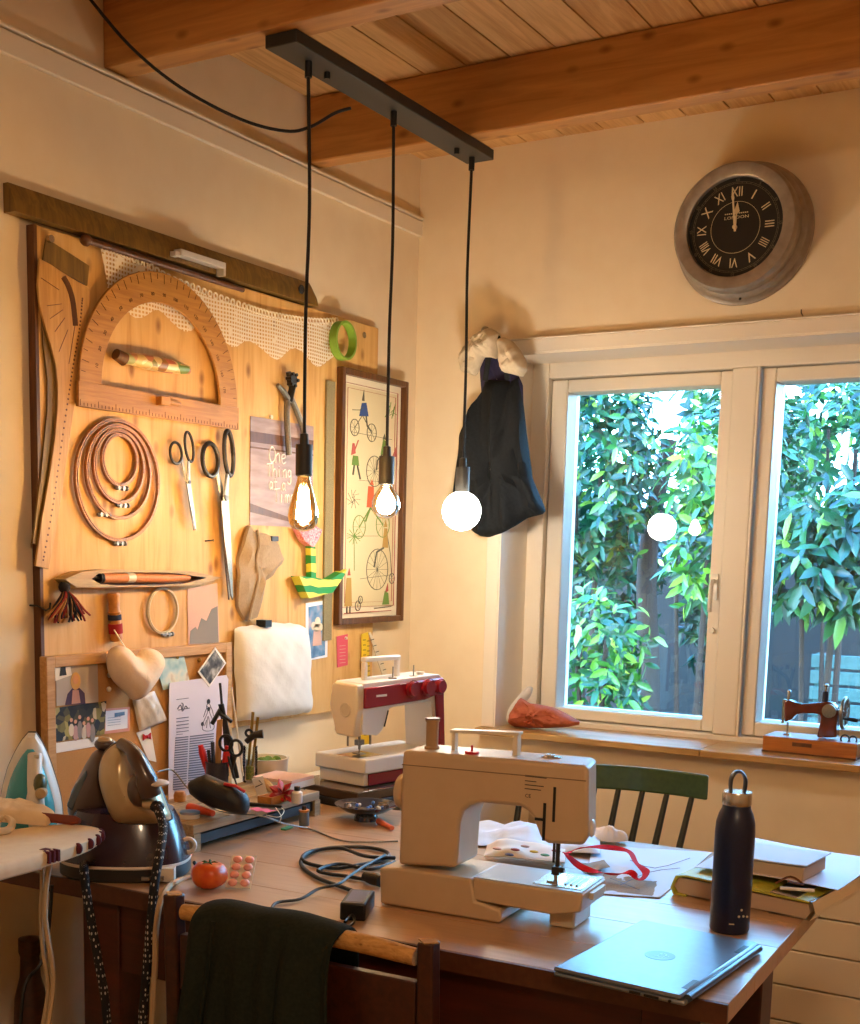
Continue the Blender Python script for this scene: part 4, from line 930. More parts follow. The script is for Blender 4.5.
b = MB(); b.box(xb, xb+.007, .050, .06, -.095, -.035); b.build('accessory_latch', 'grey_cream', cm)
# body with its C outline
bd = cp([(398,865),(401.5,764),(402.5,750),(586,766),(588.5,770),(588,836),(584,846),(548,844),(541,840),(533,819),(527,811),(520,807),(480,803),(470,806),(463,812),(459,823),(456,868)], W)
far = [(p[0]-(.016 if p[0] > .26 else 0), p[1]) for p in bd]; ar_ = sum(bd[i][0]*bd[(i+1)%len(bd)][1]-bd[(i+1)%len(bd)][0]*bd[i][1] for i in range(len(bd)))
b = MB(); b.prism(far, -.100, W, top=bd); b.build('machine_body', 'machine_beige', cm, bev=.007, seg=3)
plain('seam_brown', '7E6850', .7)
pl_ = cp([(402,764.5),(586,781)], W); b = MB(); b.tube([(p[0], p[1], W) for p in pl_], .0009, 5); b.build('seam_line', 'seam_brown', cm)
# label
tx = cp([(524,775),(558,790)], W); b = MB()
b.box(tx[0][0]+.002, tx[0][0]+.036, tx[0][1]-.002, tx[0][1]+.0005, W, W+.0004)
for k, l in enumerate((.018, .03, .026)): b.box(tx[0][0]+.002, tx[0][0]+.002+l, tx[0][1]-.009-k*.006, tx[0][1]-.0078-k*.006, W, W+.0004)
x, y = cp([(528,796)], W)[0]; b.text('CE', .008, x, y, W)
b.build('rating_label', 'ink', cm)
p, q = cp([(526,778),(552,783)], W)
lv = cp([(545,803),(545,842),(535,818),(555,787),(555,822)], W)
b = MB(); b.box(lv[0][0]-.0022, lv[0][0]+.0022, lv[1][1]+.002, lv[0][1], W, W+.0012); b.box(lv[2][0], lv[0][0], lv[2][1]-.003, lv[2][1]+.001, W, W+.0012); b.box(lv[3][0]-.002, lv[3][0]+.002, lv[4][1], lv[3][1], W, W+.0012); b.build('lever_slot', 'black_plastic', cm)
hw = cp([(397,790)], -.08)[0]
b = MB(); b.lathe([(.001, -.022), (.027, -.021), (.030, -.014), (.030, -.004), (.028, 0), (.001, .001)], 28, (bd[1][0]-.001, .178, -.056), 'X'); b.build('handwheel', 'machine_beige', cm)
# top: spool, handle, red cap
tp_ = max(p[1] for p in bd)
sp = cp([(432,748),(432,718)], -.05); x = sp[0][0]; y0 = bd[2][1]+.0
plain('thread_beige', 'B08E68', .8)
slope = (bd[3][1]-bd[2][1])/(bd[3][0]-bd[2][0])
def top(x): return bd[2][1]+(x-bd[2][0])*slope
b = MB(); b.lathe([(.001, 0), (.012, 0), (.012, .004), (.0098, .006), (.0098, .043), (.0115, .045), (.0115, .048), (.001, .048)], 18, (x, top(x)-.001, -.05), 'Y'); sp_ = b.build('thread_spool', 'thread_beige', cm)
b = MB(); b.lathe([(.001, .048), (.012, .048), (.012, .050), (.001, .050)], 18, (x, top(x)-.001, -.05), 'Y'); b.build('spool_cap', 'dark_wood', sp_)
hx = cp([(453,745),(519,752)], -.055); b = MB(); x0, x1 = hx[0][0], hx[1][0]
b.box(x0, x0+.006, top(x0)-.002, top(x0)+.03, -.061, -.049); b.box(x1-.008, x1, top(x1)-.002, top(x1)+.034, -.063, -.047)
b.loft([[(x0-.002, top(x0)+.028, -.065), (x0-.002, top(x0)+.028, -.045), (x0-.002, top(x0)+.033, -.045), (x0-.002, top(x0)+.033, -.065)], [(x1+.002, top(x1)+.032, -.065), (x1+.002, top(x1)+.032, -.045), (x1+.002, top(x1)+.037, -.045), (x1+.002, top(x1)+.037, -.065)]]); b.build('carry_handle', 'cream_plastic', cm, bev=.001)
x = cp([(472,750)], -.035)[0][0]; b = MB(); b.cyl((x, top(x), -.035), (x, top(x)+.004, -.035), .011, n=16); b.cyl((x, top(x), -.035), (x, top(x)+.013, -.035), .002, n=8); b.build('bobbin_winder', 'bright_red', cm, label='red bobbin winder cap')
x = cp([(550,757)], -.06)[0][0]; b = MB(); b.cyl((x, top(x), -.06), (x, top(x)+.005, -.06), .008, n=14); b.box(x-.012, x+.018, top(x), top(x)+.0025, -.065, -.055); b.build('thread_guide', 'steel', cm)
x, y = cp([(589.5,828)], -.04)[0]; b = MB(); b.ell((bd[5][0]-.003, y, -.04), (.004,.014,.012), 12, 8); b.build('thread_cutter', 'white_plastic', cm)
# needle group
nx = cp([(558,850)], -.056)[0][0]; hb = bd[7][1]
b = MB(); b.cyl((nx, hb+.005, -.056), (nx, zb+.02, -.056), .0035, n=8); b.cyl((nx-.008, hb+.005, -.061), (nx-.008, zb+.028, -.061), .0022, n=8); b.cyl((nx, zb+.022, -.056), (nx, zb+.003, -.056), .001, n=6); b.box(nx-.006, nx+.006, zb+.012, zb+.024, -.063, -.047); b.cyl((nx+.004, zb+.02, -.051), (nx+.013, zb+.02, -.051), .004, n=10); b.build('needle_bar', 'dark_steel', cm)
b = MB(); b.box(nx-.009, nx+.009, zb+.002, zb+.005, -.076, -.036); b.box(nx-.003, nx+.003, zb+.005, zb+.012, -.09, -.051); b.build('presser_foot', 'steel', cm)

# bottle
BT = onz(729, 930, TZ); bt = thing('water_bottle', 'tall navy blue steel water bottle with loop lid beside the laptop', 'bottle', FT(BT, 31) @ Matrix.Diagonal((.95,.95,.985,1)))
plain('bottle_navy', '0A1634', .34, c2='0D1B40', sc=60)
hB = .193
b = MB(); b.lathe([(.001, 0), (.029, 0), (.0312, .004), (.0312, .155), (.0302, .171), (.0265, .184), (.0222, .193), (.0215, .200), (.001, .200)], 36); b.build('bottle_body', 'bottle_navy', bt)
b = MB(); b.lathe([(.001, .198), (.0222, .198), (.0228, .2), (.0228, .2155), (.0215, .218), (.001, .218)], 32); ld = b.build('steel_lid', 'steel', bt)
b = MB(); P = [(-.010, 0, .216), (-.0115, 0, .226), (-.011, 0, .238), (-.006, 0, .247), (0, 0, .249), (.006, 0, .247), (.011, 0, .238), (.0115, 0, .226), (.010, 0, .216)]
b.tube(spline(P, 3), [(.0024, .010)]*25, 8, flat=(1,0,0)); b.build('carry_loop', 'black_plastic', ld)
b = MB(); b.M = Matrix.Rotation(math.radians(18), 4, 'Z')
for x, z in ((0, .04), (-.004, .03), (.004, .03), (.011, .029)): b.cyl((x, -.0306, z), (x, -.0316, z), .002, n=8)
b.tube([(-.018, -.026, .018), (-.011, -.0296, .018)], .0011, 4); b.build('printed_logo', 'grey_cream', bt)

# laptop
LZ = TZ+.0155; e1 = onz(553,967,LZ)-onz(685,997,LZ); e2 = onz(753,941,LZ)-onz(685,997,LZ)
LPF = FT(onz(685, 997, LZ)-Vector((0, 0, .0155)), math.degrees(math.atan2(-e1.y, -e1.x)))
plain('laptop_silver', '868F9A', .36, .7, c2='818A96', sc=20); plain('laptop_dark', '565E68', .35, .7)
lw, ld_ = e1.length, e2.length
lp = thing('laptop', 'closed silver laptop lying at the near right corner of the table', 'laptop', LPF)
b = MB(); b.box(-lw, 0, 0.001, ld_, .002, .009); base_ = b.build('lower_case', 'laptop_silver', lp, bev=.003)
b = MB(); b.box(-.075, -.06, -.0005, .002, .004, .0075); b.box(-.055, -.035, -.0005, .002, .004, .0072); b.build('port', 'black_plastic', base_)
b = MB(); b.cyl((-.02, .0012, .0055), (-.02, -.0004, .0055), .0022, n=10); b.build('audio_jack', 'black_plastic', base_)
b = MB(); b.box(-lw, -.006, 0, ld_, .0098, .0155); lid = b.build('lid', 'laptop_silver', lp, bev=.003)
b = MB(); b.cyl((-.001, .012, .010), (-.001, ld_-.012, .010), .0055, n=10); b.build('hinge', 'laptop_dark', lp)
for y in (.03, ld_-.07):
    b = MB(); b.box(-.017, -.009, y, y+.04, .0154, .0158); b.build('hinge_cap', 'black_plastic', lid)
b = MB(); x, y = -lw*.5, ld_*.48; b.prism([(x+p[0], y+p[1]) for p in circ(0, 0, .021, 28)], .0155, .0158); emb = b.build('round_emblem', 'laptop_dark', lid)
b = MB(); b.M = Matrix.Translation((x, y, .0158)) @ Matrix.Rotation(PI/2, 4, 'Z'); b.text('hp', .022, 0, -.001, 0, shear=.25, ext=.0002); b.build('lettering', 'laptop_silver', emb)
# ------------------------------------------------------------------ rack on the table and what is on it
ra = onz(320, 815, TZ); rb = onz(194, 853, TZ)
RA = math.degrees(math.atan2((ra-rb).y, (ra-rb).x))
RF = FT(rb, RA)                    # x along the rack towards the window, y towards the left wall
RL, RW, RH = (ra-rb).length, .20, .052
rk = thing('slatted_rack', 'low wooden slatted rack in front of the cork board carrying tools', 'rack', RF)
for k in range(5):
    b = MB(); b.box(0, RL, k*RW/5+.002, (k+1)*RW/5-.002, RH-.018, RH); b.build('slat', 'rack_wood', rk, bev=.0015)
b = MB(); b.box(.004, RL-.004, .006, RW-.004, RH-.040, RH-.022); b.build('lower_tray', 'black_matte', rk)
for x in (.0, RL-.02):
    b = MB(); b.box(x, x+.02, .0, .02, 0, RH-.018); b.build('foot', 'rack_wood', rk); b = MB(); b.box(x, x+.02, RW-.02, RW, 0, RH-.018); b.build('foot', 'rack_wood', rk)
RZ_ = TZ+RH
def onrack(px, py): return onz(px, py, RZ_)
# pen pot
pp = onrack(217, 786); pot = thing('pen_pot', 'dark navy pot holding red handled tools and pens on the rack', 'pot', FT(pp))
plain('pot_navy', '1A1E34', .3, c2='2A3048', sc=60, coat=.4)
b = MB(); b.lathe([(.001, 0), (.023, 0), (.0245, .006), (.0245, .05), (.026, .054), (.0235, .054), (.0225, .008), (.001, .007)], 24); b.build('pot_body', 'pot_navy', pot)
def tool(name, lab, cat, F, pts, rad, mat, flat=None, n=8):
    b = MB(); P = [(p[0], p[1], p[2]) for p in pts]; b.tube(spline(P, 4), rad if not isinstance(rad, list) else [rad[min(len(rad)-1, int(i*len(rad)/(4*(len(P)-1)+1)))] for i in range(4*(len(P)-1)+1)], n, flat=flat)
    return tag(b.build(name, mat, F=F), lab, cat)
FC = lambda px, py, z: FS(onz(px, py, z), 31.46)
PF2 = FS(pp, 31.46)
def pf(px, py, w=0): x, y = loc(PF2, px, py, w); return (x, y, w)
for lab, a, c, m, rr in (('red handled tool leaning left in the navy pot', (208,775), (200.5,745), 'bright_red', (.005,.007,.008,.006)), ('red handled tool leaning right in the navy pot', (224,777), (227.5,746), 'bright_red', (.006,.008,.008,.006))):
    o = tool('plier_handle', lab, 'tool', PF2, [pf(*a), pf((a[0]+c[0])/2, (a[1]+c[1])/2), pf(*c)], list(rr), m)
wood('ruler_light', 'B4844C', 'CFA268', 'Y', 30, .1, .5)
b = MB(); q = [pf(214,775,-.012), pf(217,720,-.012), pf(222.5,719,-.012), pf(220.5,775,-.012)]; b.prism([(p[0],p[1]) for p in q], -.014, -.010); tag(b.build('wooden_ruler', 'ruler_light', F=PF2), 'short wooden ruler standing in the navy pot', 'ruler')
tool('marker_pen', 'dark blue pen standing in the navy pot behind the red handles', 'pen', PF2, [pf(214,776,.004), pf(212.5,742,.004)], .0042, 'pot_navy')
tool('marker_pen', 'black pen standing at the left side of the navy pot', 'pen', PF2, [pf(211,776,.010), pf(208.5,750,.010)], .0035, 'black_plastic')
# long dark hammer like tool and rods behind
b = MB(); b.tube([pf(228,776,-.03), pf(220,683,-.03)], .0028, 8); tag(b.build('metal_file', 'dark_steel', F=PF2), 'long thin dark file sticking up behind the navy pot', 'file')
b = MB(); b.tube([pf(236,778,-.028), pf(221,704,-.028)], [(.010,.006),(.008,.005)], 8); b.tube([pf(212,724,-.026), pf(219,712,-.026), pf(232,722,-.026)], [.005,.009,.004], 8); tag(b.build('glue_gun', 'black_plastic', F=PF2), 'black slanted hand tool with a hooked head behind the navy pot', 'tool', kind='thing')
b = MB(); b.tube([pf(243,776,-.026), pf(231.5,687,-.026)], .0022, 8); tag(b.build('knitting_needle', 'white_plastic', F=PF2), 'white knitting needle standing behind the jar', 'needle')
sf = PF2; t = thing('scissors', 'black handled scissors standing handles up between pot and jar', 'scissors', PF2)
for c, ry in (((226,743), 8), ((236,748), 8)):
    x, y, w = pf(c[0], c[1], .004); b = MB(); b.ring((x, y, w), .0135, .0032, 22, 6, ry=.017); b.build('handle', 'black_plastic', t)
    b = MB(); b.tube([(x, y-.017, w), pf(232,770,.004), pf(237,786,.004)], [.003,.003,.0015], 6); b.build('blade', 'dark_steel', t)
# glass jar with tools
glassy('jar_glass', (.93,.97,.95,1), .03)
jp = onrack(250, 782); jar = thing('glass_jar', 'clear glass jar with green and yellow bits beside the navy pot', 'jar', FT(jp))
b = MB(); b.lathe([(.001, 0), (.015, 0), (.0165, .004), (.0165, .068), (.0155, .072), (.0165, .08), (.0148, .08), (.014, .072), (.0148, .066), (.0148, .006), (.001, .005)], 24); b.build('jar_glass_body', 'jar_glass', jar)
plain('green_bits', '3E7A3E', .6, c2='D8C040', sc=90); 
b = MB(); b.lathe([(.001, .006), (.0135, .006), (.014, .026), (.012, .036), (.001, .038)], 16); b.build('jar_filling', 'green_bits', jar, label='green and yellow filling')
JF = FS(jp, 31.46)
def jf(px, py, w=0): x, y = loc(JF, px, py, w); return (x, y, w)
b = MB(); b.tube([jf(248,770,0), jf(253,712,0)], [(.003,.003),(.005,.002)], 8); b.tube([jf(252,770,.004), jf(258,717,.004)], [(.003,.003),(.005,.002)], 8)
tag(b.build('gold_tweezers', 'brass', F=JF), 'gold coloured scissors standing in the glass jar', 'scissors', kind='thing')
b = MB(); b.tube([jf(246,742,.012), jf(254,735,.012), jf(263,734,.012)], [.006,.008,.010], 10); b.ring(jf(249,733,.014), .007, .003, 16, 6); tag(b.build('seam_tool', 'black_plastic', F=JF), 'black handled tool lying across the mouth of the glass jar', 'tool', kind='thing')
# white plant pot
plain('pot_white', 'E6DCC8', .35); plain('moss', '4A6A1E', .9, c2='6E8A2A', sc=80, bmp=.5)
wp = onz(266, 782, RZ_-.02)+Vector((-.03, .05, 0)); wp.z = TZ
# stands on the table behind the rack
wp = onz(260, 800, TZ)+Vector((0, .02, 0)); wF = FT((wp.x, wp.y, TZ)); 
R0_ = .052
# box stack beneath to bring the pot up
pl0 = thing('plant_pot', 'cream white round pot with a little green moss behind the rack', 'pot', wF)
hP = onz(266, 752, TZ).z
def zat(px, py, P):    # height where the sight line passes over plan point P
    d = ray(px, py); t = ((P.x-CAM.x)*FWD.x+(P.y-CAM.y)*FWD.y)/(d.x*FWD.x+d.y*FWD.y); return CAM.z+d.z*t
hP = zat(260, 757, wp)-TZ
b = MB(); b.lathe([(.001, 0), (.042, 0), (.045, .004), (R0_, hP-.004), (R0_+.002, hP), (R0_-.004, hP), (.046, hP-.014), (.001, hP-.014)], 32); b.build('pot_body', 'pot_white', pl0)
b = MB(); rnd = random.Random(4)
for k in range(18): a = rnd.uniform(0, 6.3); r = rnd.uniform(0, .035); b.ell((math.cos(a)*r, math.sin(a)*r, hP-.014), (.013,.013,.014), 8, 6)
b.build('moss', 'moss', pl0)
# black pouch
KP = FS(onrack(226, 817), 20)
def kp(px, py, w=0): return loc(KP, px, py, w)
q = [kp(*p) for p in ((188,782),(198,777),(206,774),(222,781),(236,785),(246,794),(249,800),(249,810),(246,815),(238,814),(215,808),(200,801),(190,793))]
plain('pouch_black', '1A1614', .5, bmp=.3, sc=60)
ys = min(p[1] for p in q); 
c = (sum(p[0] for p in q)/len(q), sum(p[1] for p in q)/len(q)); b = MB(); pillow(b, [(p[0], p[1], 0) for p in q], c, .028, .03, back=.028)
ph = tag(b.build('pencil_pouch', 'pouch_black', F=KP, smooth=50), 'open black zip pouch lying on the rack in front of the navy pot', 'pouch')
b = MB(); P = [kp(*p, .012) for p in ((224,784),(236,786),(245,792))]; b.tube([(p[0], p[1], .012) for p in P], .003, 6); b.build('zip', 'bright_red', ph, label='red zip lining')
# orange marker
plain('orange_plastic', 'DE4A18', .35)
a = onrack(189, 812)+Vector((0,0,.009)); c = onrack(213, 817)+Vector((0,0,.007)); b = MB(); b.tube([a, a.lerp(c, .2), c], [.009, .010, .006], 14); tag(b.build('cutter_knife', 'orange_plastic'), 'orange red plastic tool lying at the near end of the rack', 'tool')
# tin
tp = onrack(184, 818); b = MB(); b.lathe([(.001, 0), (.019, 0), (.019, .008), (.001, .008)], 24); tn = tag(b.build('round_tin', 'white_plastic', F=FT(tp+Vector((.006,.01,0)))), 'small round white tin at the near end of the rack', 'tin')
b = MB(); b.lathe([(.001, .008), (.0195, .008), (.0195, .012), (.001, .012)], 24); b.build('lid', 'blue_print', tn)
tp = onrack(180, 801); b = MB(); b.lathe([(.001, 0), (.012, 0), (.013, .012), (.010, .02), (.001, .021)], 18); tag(b.build('wooden_stopper', 'bobbin_wood', F=FT(tp)), 'small round wooden stopper lying behind the purple steam station', 'stopper')
# wooden block, card, red paper star, small bottle, pink papers
tp = onrack(276, 802); wb = thing('wooden_box', 'small open wooden box near the far end of the rack', 'box', FT(tp, RA))
b = MB(); b.box(-.036, .036, -.014, .02, 0, .003); b.box(-.036, .036, -.014, -.011, 0, .016); b.box(-.036, .036, .017, .02, 0, .016); b.box(-.036, -.033, -.014, .02, 0, .016); b.box(.033, .036, -.014, .02, 0, .016); b.build('box_body', 'bobbin_wood', wb)
b = MB(); a = onrack(258, 797); M_ = FS(a, 60); b.prism([(0,0),(.022,.004),(.008,.045),(-.016,.04)], -.0006, .0006); o = tag(b.build('small_card', 'white_paper', F=M_ @ Matrix.Rotation(.1, 4, 'X')), 'small white card leaning in front of the cream pot', 'card')
b = MB(); P = [(-.008,.022),(.008,.028),(.0,.036)]; b.tube([(*p, .0008) for p in P], .0012, 4); b.build('printed_mark', 'black_matte', o)
wood('peg_wood', 'B4905A', 'CCA870', 'X', 30, .1, .6)
a = onrack(263, 785)+Vector((0,0,.012)); c = onrack(275, 800)+Vector((0,0,.014)); b = MB(); b.tube([a, a.lerp(c, .5), c], [.007,.009,.006], 8); tag(b.build('wooden_dolly', 'peg_wood'), 'small turned wooden piece propped beside the red paper star', 'tool')
SF2 = FS(onrack(282, 802), 40); rnd = random.Random(8); b = MB()
plain('star_red', 'B01C22', .6)
for k in range(7):
    a = k*2*PI/7; tip = Vector((math.cos(a)*.030, .022+math.sin(a)*.026, rnd.uniform(-.012, .014))); c0 = Vector((0, .018, 0)); l = Vector((math.cos(a+.45)*.018, .02+math.sin(a+.45)*.018, .01)); r = Vector((math.cos(a-.45)*.018, .02+math.sin(a-.45)*.018, -.008)); m_ = Vector((math.cos(a)*.010, .018+math.sin(a)*.010, .016))
    b._add([tuple(v) for v in (c0-Vector((0,0,.006)), l, tip, r, m_)], [(0,3,2),(0,2,1),(4,2,3),(4,1,2),(4,3,0),(4,0,1)])
tag(b.build('paper_star', 'star_red', F=SF2, smooth=0), 'crumpled red folded paper star on the rack beside the small bottle', 'paper star')
tp = onrack(297, 803); sb = thing('glue_bottle', 'tiny white bottle with black cap near the far end of the rack', 'bottle', FT(tp))
b = MB(); b.lathe([(.001,0),(.010,0),(.011,.002),(.011,.022),(.006,.026),(.001,.027)], 18); b.build('bottle_body', 'white_plastic', sb); b = MB(); b.lathe([(.001,.025),(.0062,.025),(.0062,.034),(.001,.035)], 16); b.build('cap', 'black_plastic', sb)
plain('paper_rose', 'E4C4BC', .8); 
pk = thing('paper_stack', 'small stack of pale pink papers at the far end of the rack', 'paper stack', FT(onrack(318, 788)+Vector((-.03, .0, 0)), RA))
for k in range(3):
    b = MB(); z = .007*k; b.M = Matrix.Rotation(.03*(k%3-1), 4, 'Z'); b.box(-.06, .03, .0, .10, z, z+.0068); b.build('sheet_bundle', 'paper_rose' if k == 2 else 'blue_white_paper', pk)
plain('pink_scrap', 'D86A8A', .8); a = onrack(262, 812); b = MB(); b.grid([[(a.x+(i-2)*.012+(j-1)*.004, a.y+(j-1)*.012, RZ_+.002+.003*abs(math.sin(i*1.5+j))) for j in range(3)] for i in range(5)], .0008); tag(b.build('fabric_scrap', 'pink_scrap'), 'small bright pink fabric scrap on the rack beside the black pouch', 'scrap')
plain('green_scrap', '4EA07A', .6); a = onz(287, 829, TZ); b = MB(); b.box(-.016,.016,-.006,.006,0,.004); tag(b.build('green_eraser', 'green_scrap', F=FT(a, RA+5), bev=.001), 'small flat green piece on the table under the rack edge', 'eraser')
b = MB(); a = onrack(243, 806); c = onrack(282, 809); b.tube([a+Vector((0,0,.005)), c+Vector((0,0,.004))], [.0045,.003], 8); tag(b.build('marker_pen', 'black_plastic'), 'black pen lying along the rack in front of the wooden box', 'pen')
b = MB(); P = [onz(px, py, z) for px, py, z in ((266,815,RZ_+.002),(279,817,RZ_+.003),(284,810,RZ_+.003),(275,806,RZ_+.002),(281,816,RZ_+.003),(279,823,RZ_-.012))]; b.tube(spline(P, 5), .0008, 5); tag(b.build('loose_thread', 'lace_cord'), 'loose pale thread curling over the front edge of the rack', 'thread')
# small grey thread spool
tp = onz(304, 828, TZ); ts = thing('thread_spool', 'small upright spool of grey blue thread standing on the table by the rack', 'spool', FT(tp)); plain('thread_grey', '6E7478', .8)
b = MB(); b.lathe([(.001,0),(.011,0),(.011,.003),(.0098,.004),(.0098,.034),(.011,.035),(.011,.038),(.001,.038)], 18); b.build('spool_core', 'bobbin_wood', ts); b = MB(); b.lathe([(.0095,.005),(.0102,.006),(.0102,.033),(.0095,.034)], 18); b.build('grey_thread', 'thread_grey', ts); b = MB(); b.lathe([(.001,.038),(.005,.038),(.005,.046),(.001,.046)], 12); b.build('cap', 'black_plastic', ts)
# footed dish with pins
dp = onz(366, 820, TZ); di = thing('footed_dish', 'dark glazed footed dish full of pins between the two sewing machines', 'dish', FT(dp))
plain('glaze', '1E1A22', .18, coat=.5, c2='2E2A34', sc=30)
b = MB(); b.lathe([(.001,0),(.026,0),(.025,.008),(.023,.013),(.044,.020),(.064,.032),(.067,.035),(.063,.0345),(.038,.023),(.001,.020)], 36); b.build('dish_body', 'glaze', di)
plain('bead_blue', '4A78C0', .3); b = MB(); rnd = random.Random(9)
for k in range(26):
    a = rnd.uniform(0, 6.3); r = .046*math.sqrt(rnd.random()); z = .022+.009*(r/.055)**2
    if k % 3: b.cyl((math.cos(a)*r-.008, math.sin(a)*r, z+.003), (math.cos(a)*r+.010, math.sin(a)*r+rnd.uniform(-.01,.01), z+.006), .0011, n=5, mi=0)
    else: b.ell((math.cos(a)*r, math.sin(a)*r, z+.003), (.004,.004,.004), 8, 6, mi=1+(k % 2))
pn = b.build('pins', ['steel', 'bead_blue', 'white_plastic'], di); pn['kind'] = 'stuff'
# orange stub by the machine
a = onz(379, 824, TZ)+Vector((0,0,.006)); c = onz(392, 831, TZ)+Vector((0,0,.006)); plain('coral', 'E0704A', .5); b = MB(); b.tube([a, a.lerp(c,.3), c], [.0075,.006,.005], 10); tag(b.build('chalk_pencil', 'coral'), 'coral orange stub lying left of the cream sewing machine', 'chalk')

# tomato, pills
tm_ = onz(209, 888, TZ); to = thing('tomato', 'ripe orange red tomato on the table beside the steam station', 'tomato', FT(tm_, 40) @ Matrix.Scale(.9, 4))
b = MB(); L = []
for i in range(15):
    a = PI*i/14; r0 = math.sin(a)**.85*.034; z = .026-math.cos(a)*.026+.0
    if i > 11: z -= .004*(i-11)/3
    L.append([(math.cos(2*PI*k/40)*r0*(1+.03*math.cos(5*2*PI*k/40)), math.sin(2*PI*k/40)*r0*(1+.03*math.cos(5*2*PI*k/40)), z) for k in range(40)])
b.loft(L); b.build('tomato_body', 'orange_skin', to)
b = MB()
for k in range(5): a = k*2*PI/5; b.tube([(0,0,.047), (math.cos(a)*.010, math.sin(a)*.010, .0495), (math.cos(a)*.018, math.sin(a)*.018, .047)], [.002,.002,.0008], 6)
b.cyl((0,0,.046),(.002,.001,.054), .0015, n=6); b.build('stem', 'leaf_stem', to)
bl_ = onz(238, 889, TZ); bp = thing('blister_pack', 'blister pack of pink pills lying beside the tomato', 'blister pack', FT(bl_+Vector((0,0,.004)), 28) @ Matrix.Rotation(math.radians(30), 4, 'X') @ Matrix.Scale(1.2, 4))
plain('foil', 'DCD4CC', .4, .2); glassy('blister', (.97,.93,.9,1), .08); plain('pill_pink', 'F0A89C', .4)
b = MB(); b.box(-.018, .018, -.004, .062, 0, .0012); b.build('foil_card', 'foil', bp)
for i in range(2):
    for j in range(4):
        x, y = -.008+.017*i, .005+.0155*j
        b = MB(); b.ell((x, y, .0030), (.0066,.0066,.0036), 14, 8); b.build('pill', 'pill_pink', bp)
# cables and adapter
ad = onz(351, 921, TZ); adF = FT(ad, 112); ap_ = thing('power_adapter', 'black laptop power adapter block on the table left of the cream machine', 'power adapter', adF)
b = MB(); b.box(0, .085, -.022, .018, 0, .028); ab_ = b.build('adapter_body', 'black_plastic', ap_, bev=.003)
b = MB(); b.box(.01, .075, -.016, .012, .028, .0284); b.build('rating_label', 'grey_ink', ab_)
Z1 = TZ+.0045
def cab(pts, r, lab, mat='wire_black', k=7, z=Z1):
    P = [onz(p[0], p[1], p[2] if len(p) > 2 else z) for p in pts]; b = MB(); b.tube(spline(P, k), r, 8); return tag(b.build('cable', mat), lab, 'cable')
cab([(362,894),(345,888),(318,878),(302,866),(304,856),(322,849),(345,847),(372,848),(388,853),(384,860),(365,864),(335,868),(310,864),(302,858,Z1+.004),(312,851,Z1+.004),(340,848,Z1+.007),(365,856,Z1+.008),(395,858,Z1+.003)], .0036, 'thick coiled black cable between the adapter and the cream machine')
cab([(270,914),(276,903),(300,899),(318,889,Z1+.006),(338,884,Z1+.009),(352,874,Z1+.010),(368,864,Z1+.010),(385,855,Z1+.009)], .0026, 'thinner black cable running from the jacket across the coil')
cab([(395,862),(370,869),(340,864,Z1+.004),(318,870,Z1+.004),(330,874),(345,876),(368,880)], .0034, 'black cable crossing the middle of the coil to the plug')
b = MB(); a = onz(365, 876, TZ+.012); c = onz(381, 881, TZ+.012); b.tube([a, a.lerp(c,.5), c], [(.009,.008),(.012,.010),(.011,.010)], 10)
tag(b.build('power_plug', 'black_plastic'), 'black plug lying against the left end of the cream machine', 'plug')
cab([(345,922,TZ+.012),(352,915,TZ+.01),(354,921,TZ+.008),(347,927,TZ+.006),(330,930)], .0024, 'short black cable looping out of the front of the adapter')
cab([(157,772,TZ+.115),(172,770,TZ+.11),(186,786,TZ+.085),(203,802,TZ+.075),(224,812,RZ_+.004),(262,816,RZ_+.004),(285,824,TZ+.03),(310,829,TZ+.004),(340,840,TZ+.003),(365,842,TZ+.003),(398,841,TZ+.003)], .0017, 'thin grey cable from the steam station across the rack to the cream machine', 'dull_steel', z=TZ+.003)
# fabrics and paper patterns beyond the cream machine
plain('pattern_paper', 'D8E2F0', .75); plain('floral', 'EDE4D6', .85)
def sheet(name, lab, cat, px, z, mat, nx=16, ny=12, wob=.004, ws=30, seed=0, th=.001, mi=None, grp=None):
    A, B_, C_, D_ = [onz(p[0], p[1], z) for p in px]; rows = []
    for i in range(nx+1):
        s = i/nx; r = []
        for j in range(ny+1):
            t = j/ny; p = A*(1-s)*(1-t)+B_*s*(1-t)+C_*s*t+D_*(1-s)*t; e = min(1, 6*min(s,1-s,t,1-t)+.25)
            r.append((p.x, p.y, z+th+wob*e*(.6+.5*fbm(p.x+seed, p.y-seed, ws))))
        rows.append(r)
    b = MB(); b.grid(rows, th); return tag(b.build(name, mat), lab, cat, grp)
ps = sheet('pattern_sheet', 'large pale blue white paper pattern spread at the far side of the table', 'paper', [(592,846),(712,853),(660,898),(585,893)], TZ+.001, 'pattern_paper', wob=.003, ws=14)
b = MB()
for P in ([(630,860),(655,868),(690,858)], [(620,885),(650,872),(680,868)], [(610,878),(640,890)]):
    Q = [onz(p[0], p[1], TZ+.0068) for p in P]; b.tube(spline([tuple(v) for v in Q], 3), .0006, 4)
b.build('printed_lines', 'grey_ink', ps)
sheet('pattern_sheet', 'crumpled white paper heap seen through the arm of the cream machine', 'paper', [(474,824),(600,838),(600,858),(470,846)], TZ+.001, 'pattern_paper', wob=.028, ws=26, seed=3)
b = MB(); a = onz(652, 899, TZ); 
sheet('pattern_envelope', 'folded papers with a dark edge under the pattern sheet at the front', 'paper', [(588,890),(652,897),(668,882),(600,872)], TZ+.0005, 'linen', wob=.002)
fl = sheet('printed_fabric', 'folded cream fabric strip printed with coloured shapes behind the machine arm', 'fabric', [(487,847),(565,851),(565,864),(484,858)], TZ+.012, 'floral', wob=.018, ws=18, th=.002, seed=5)
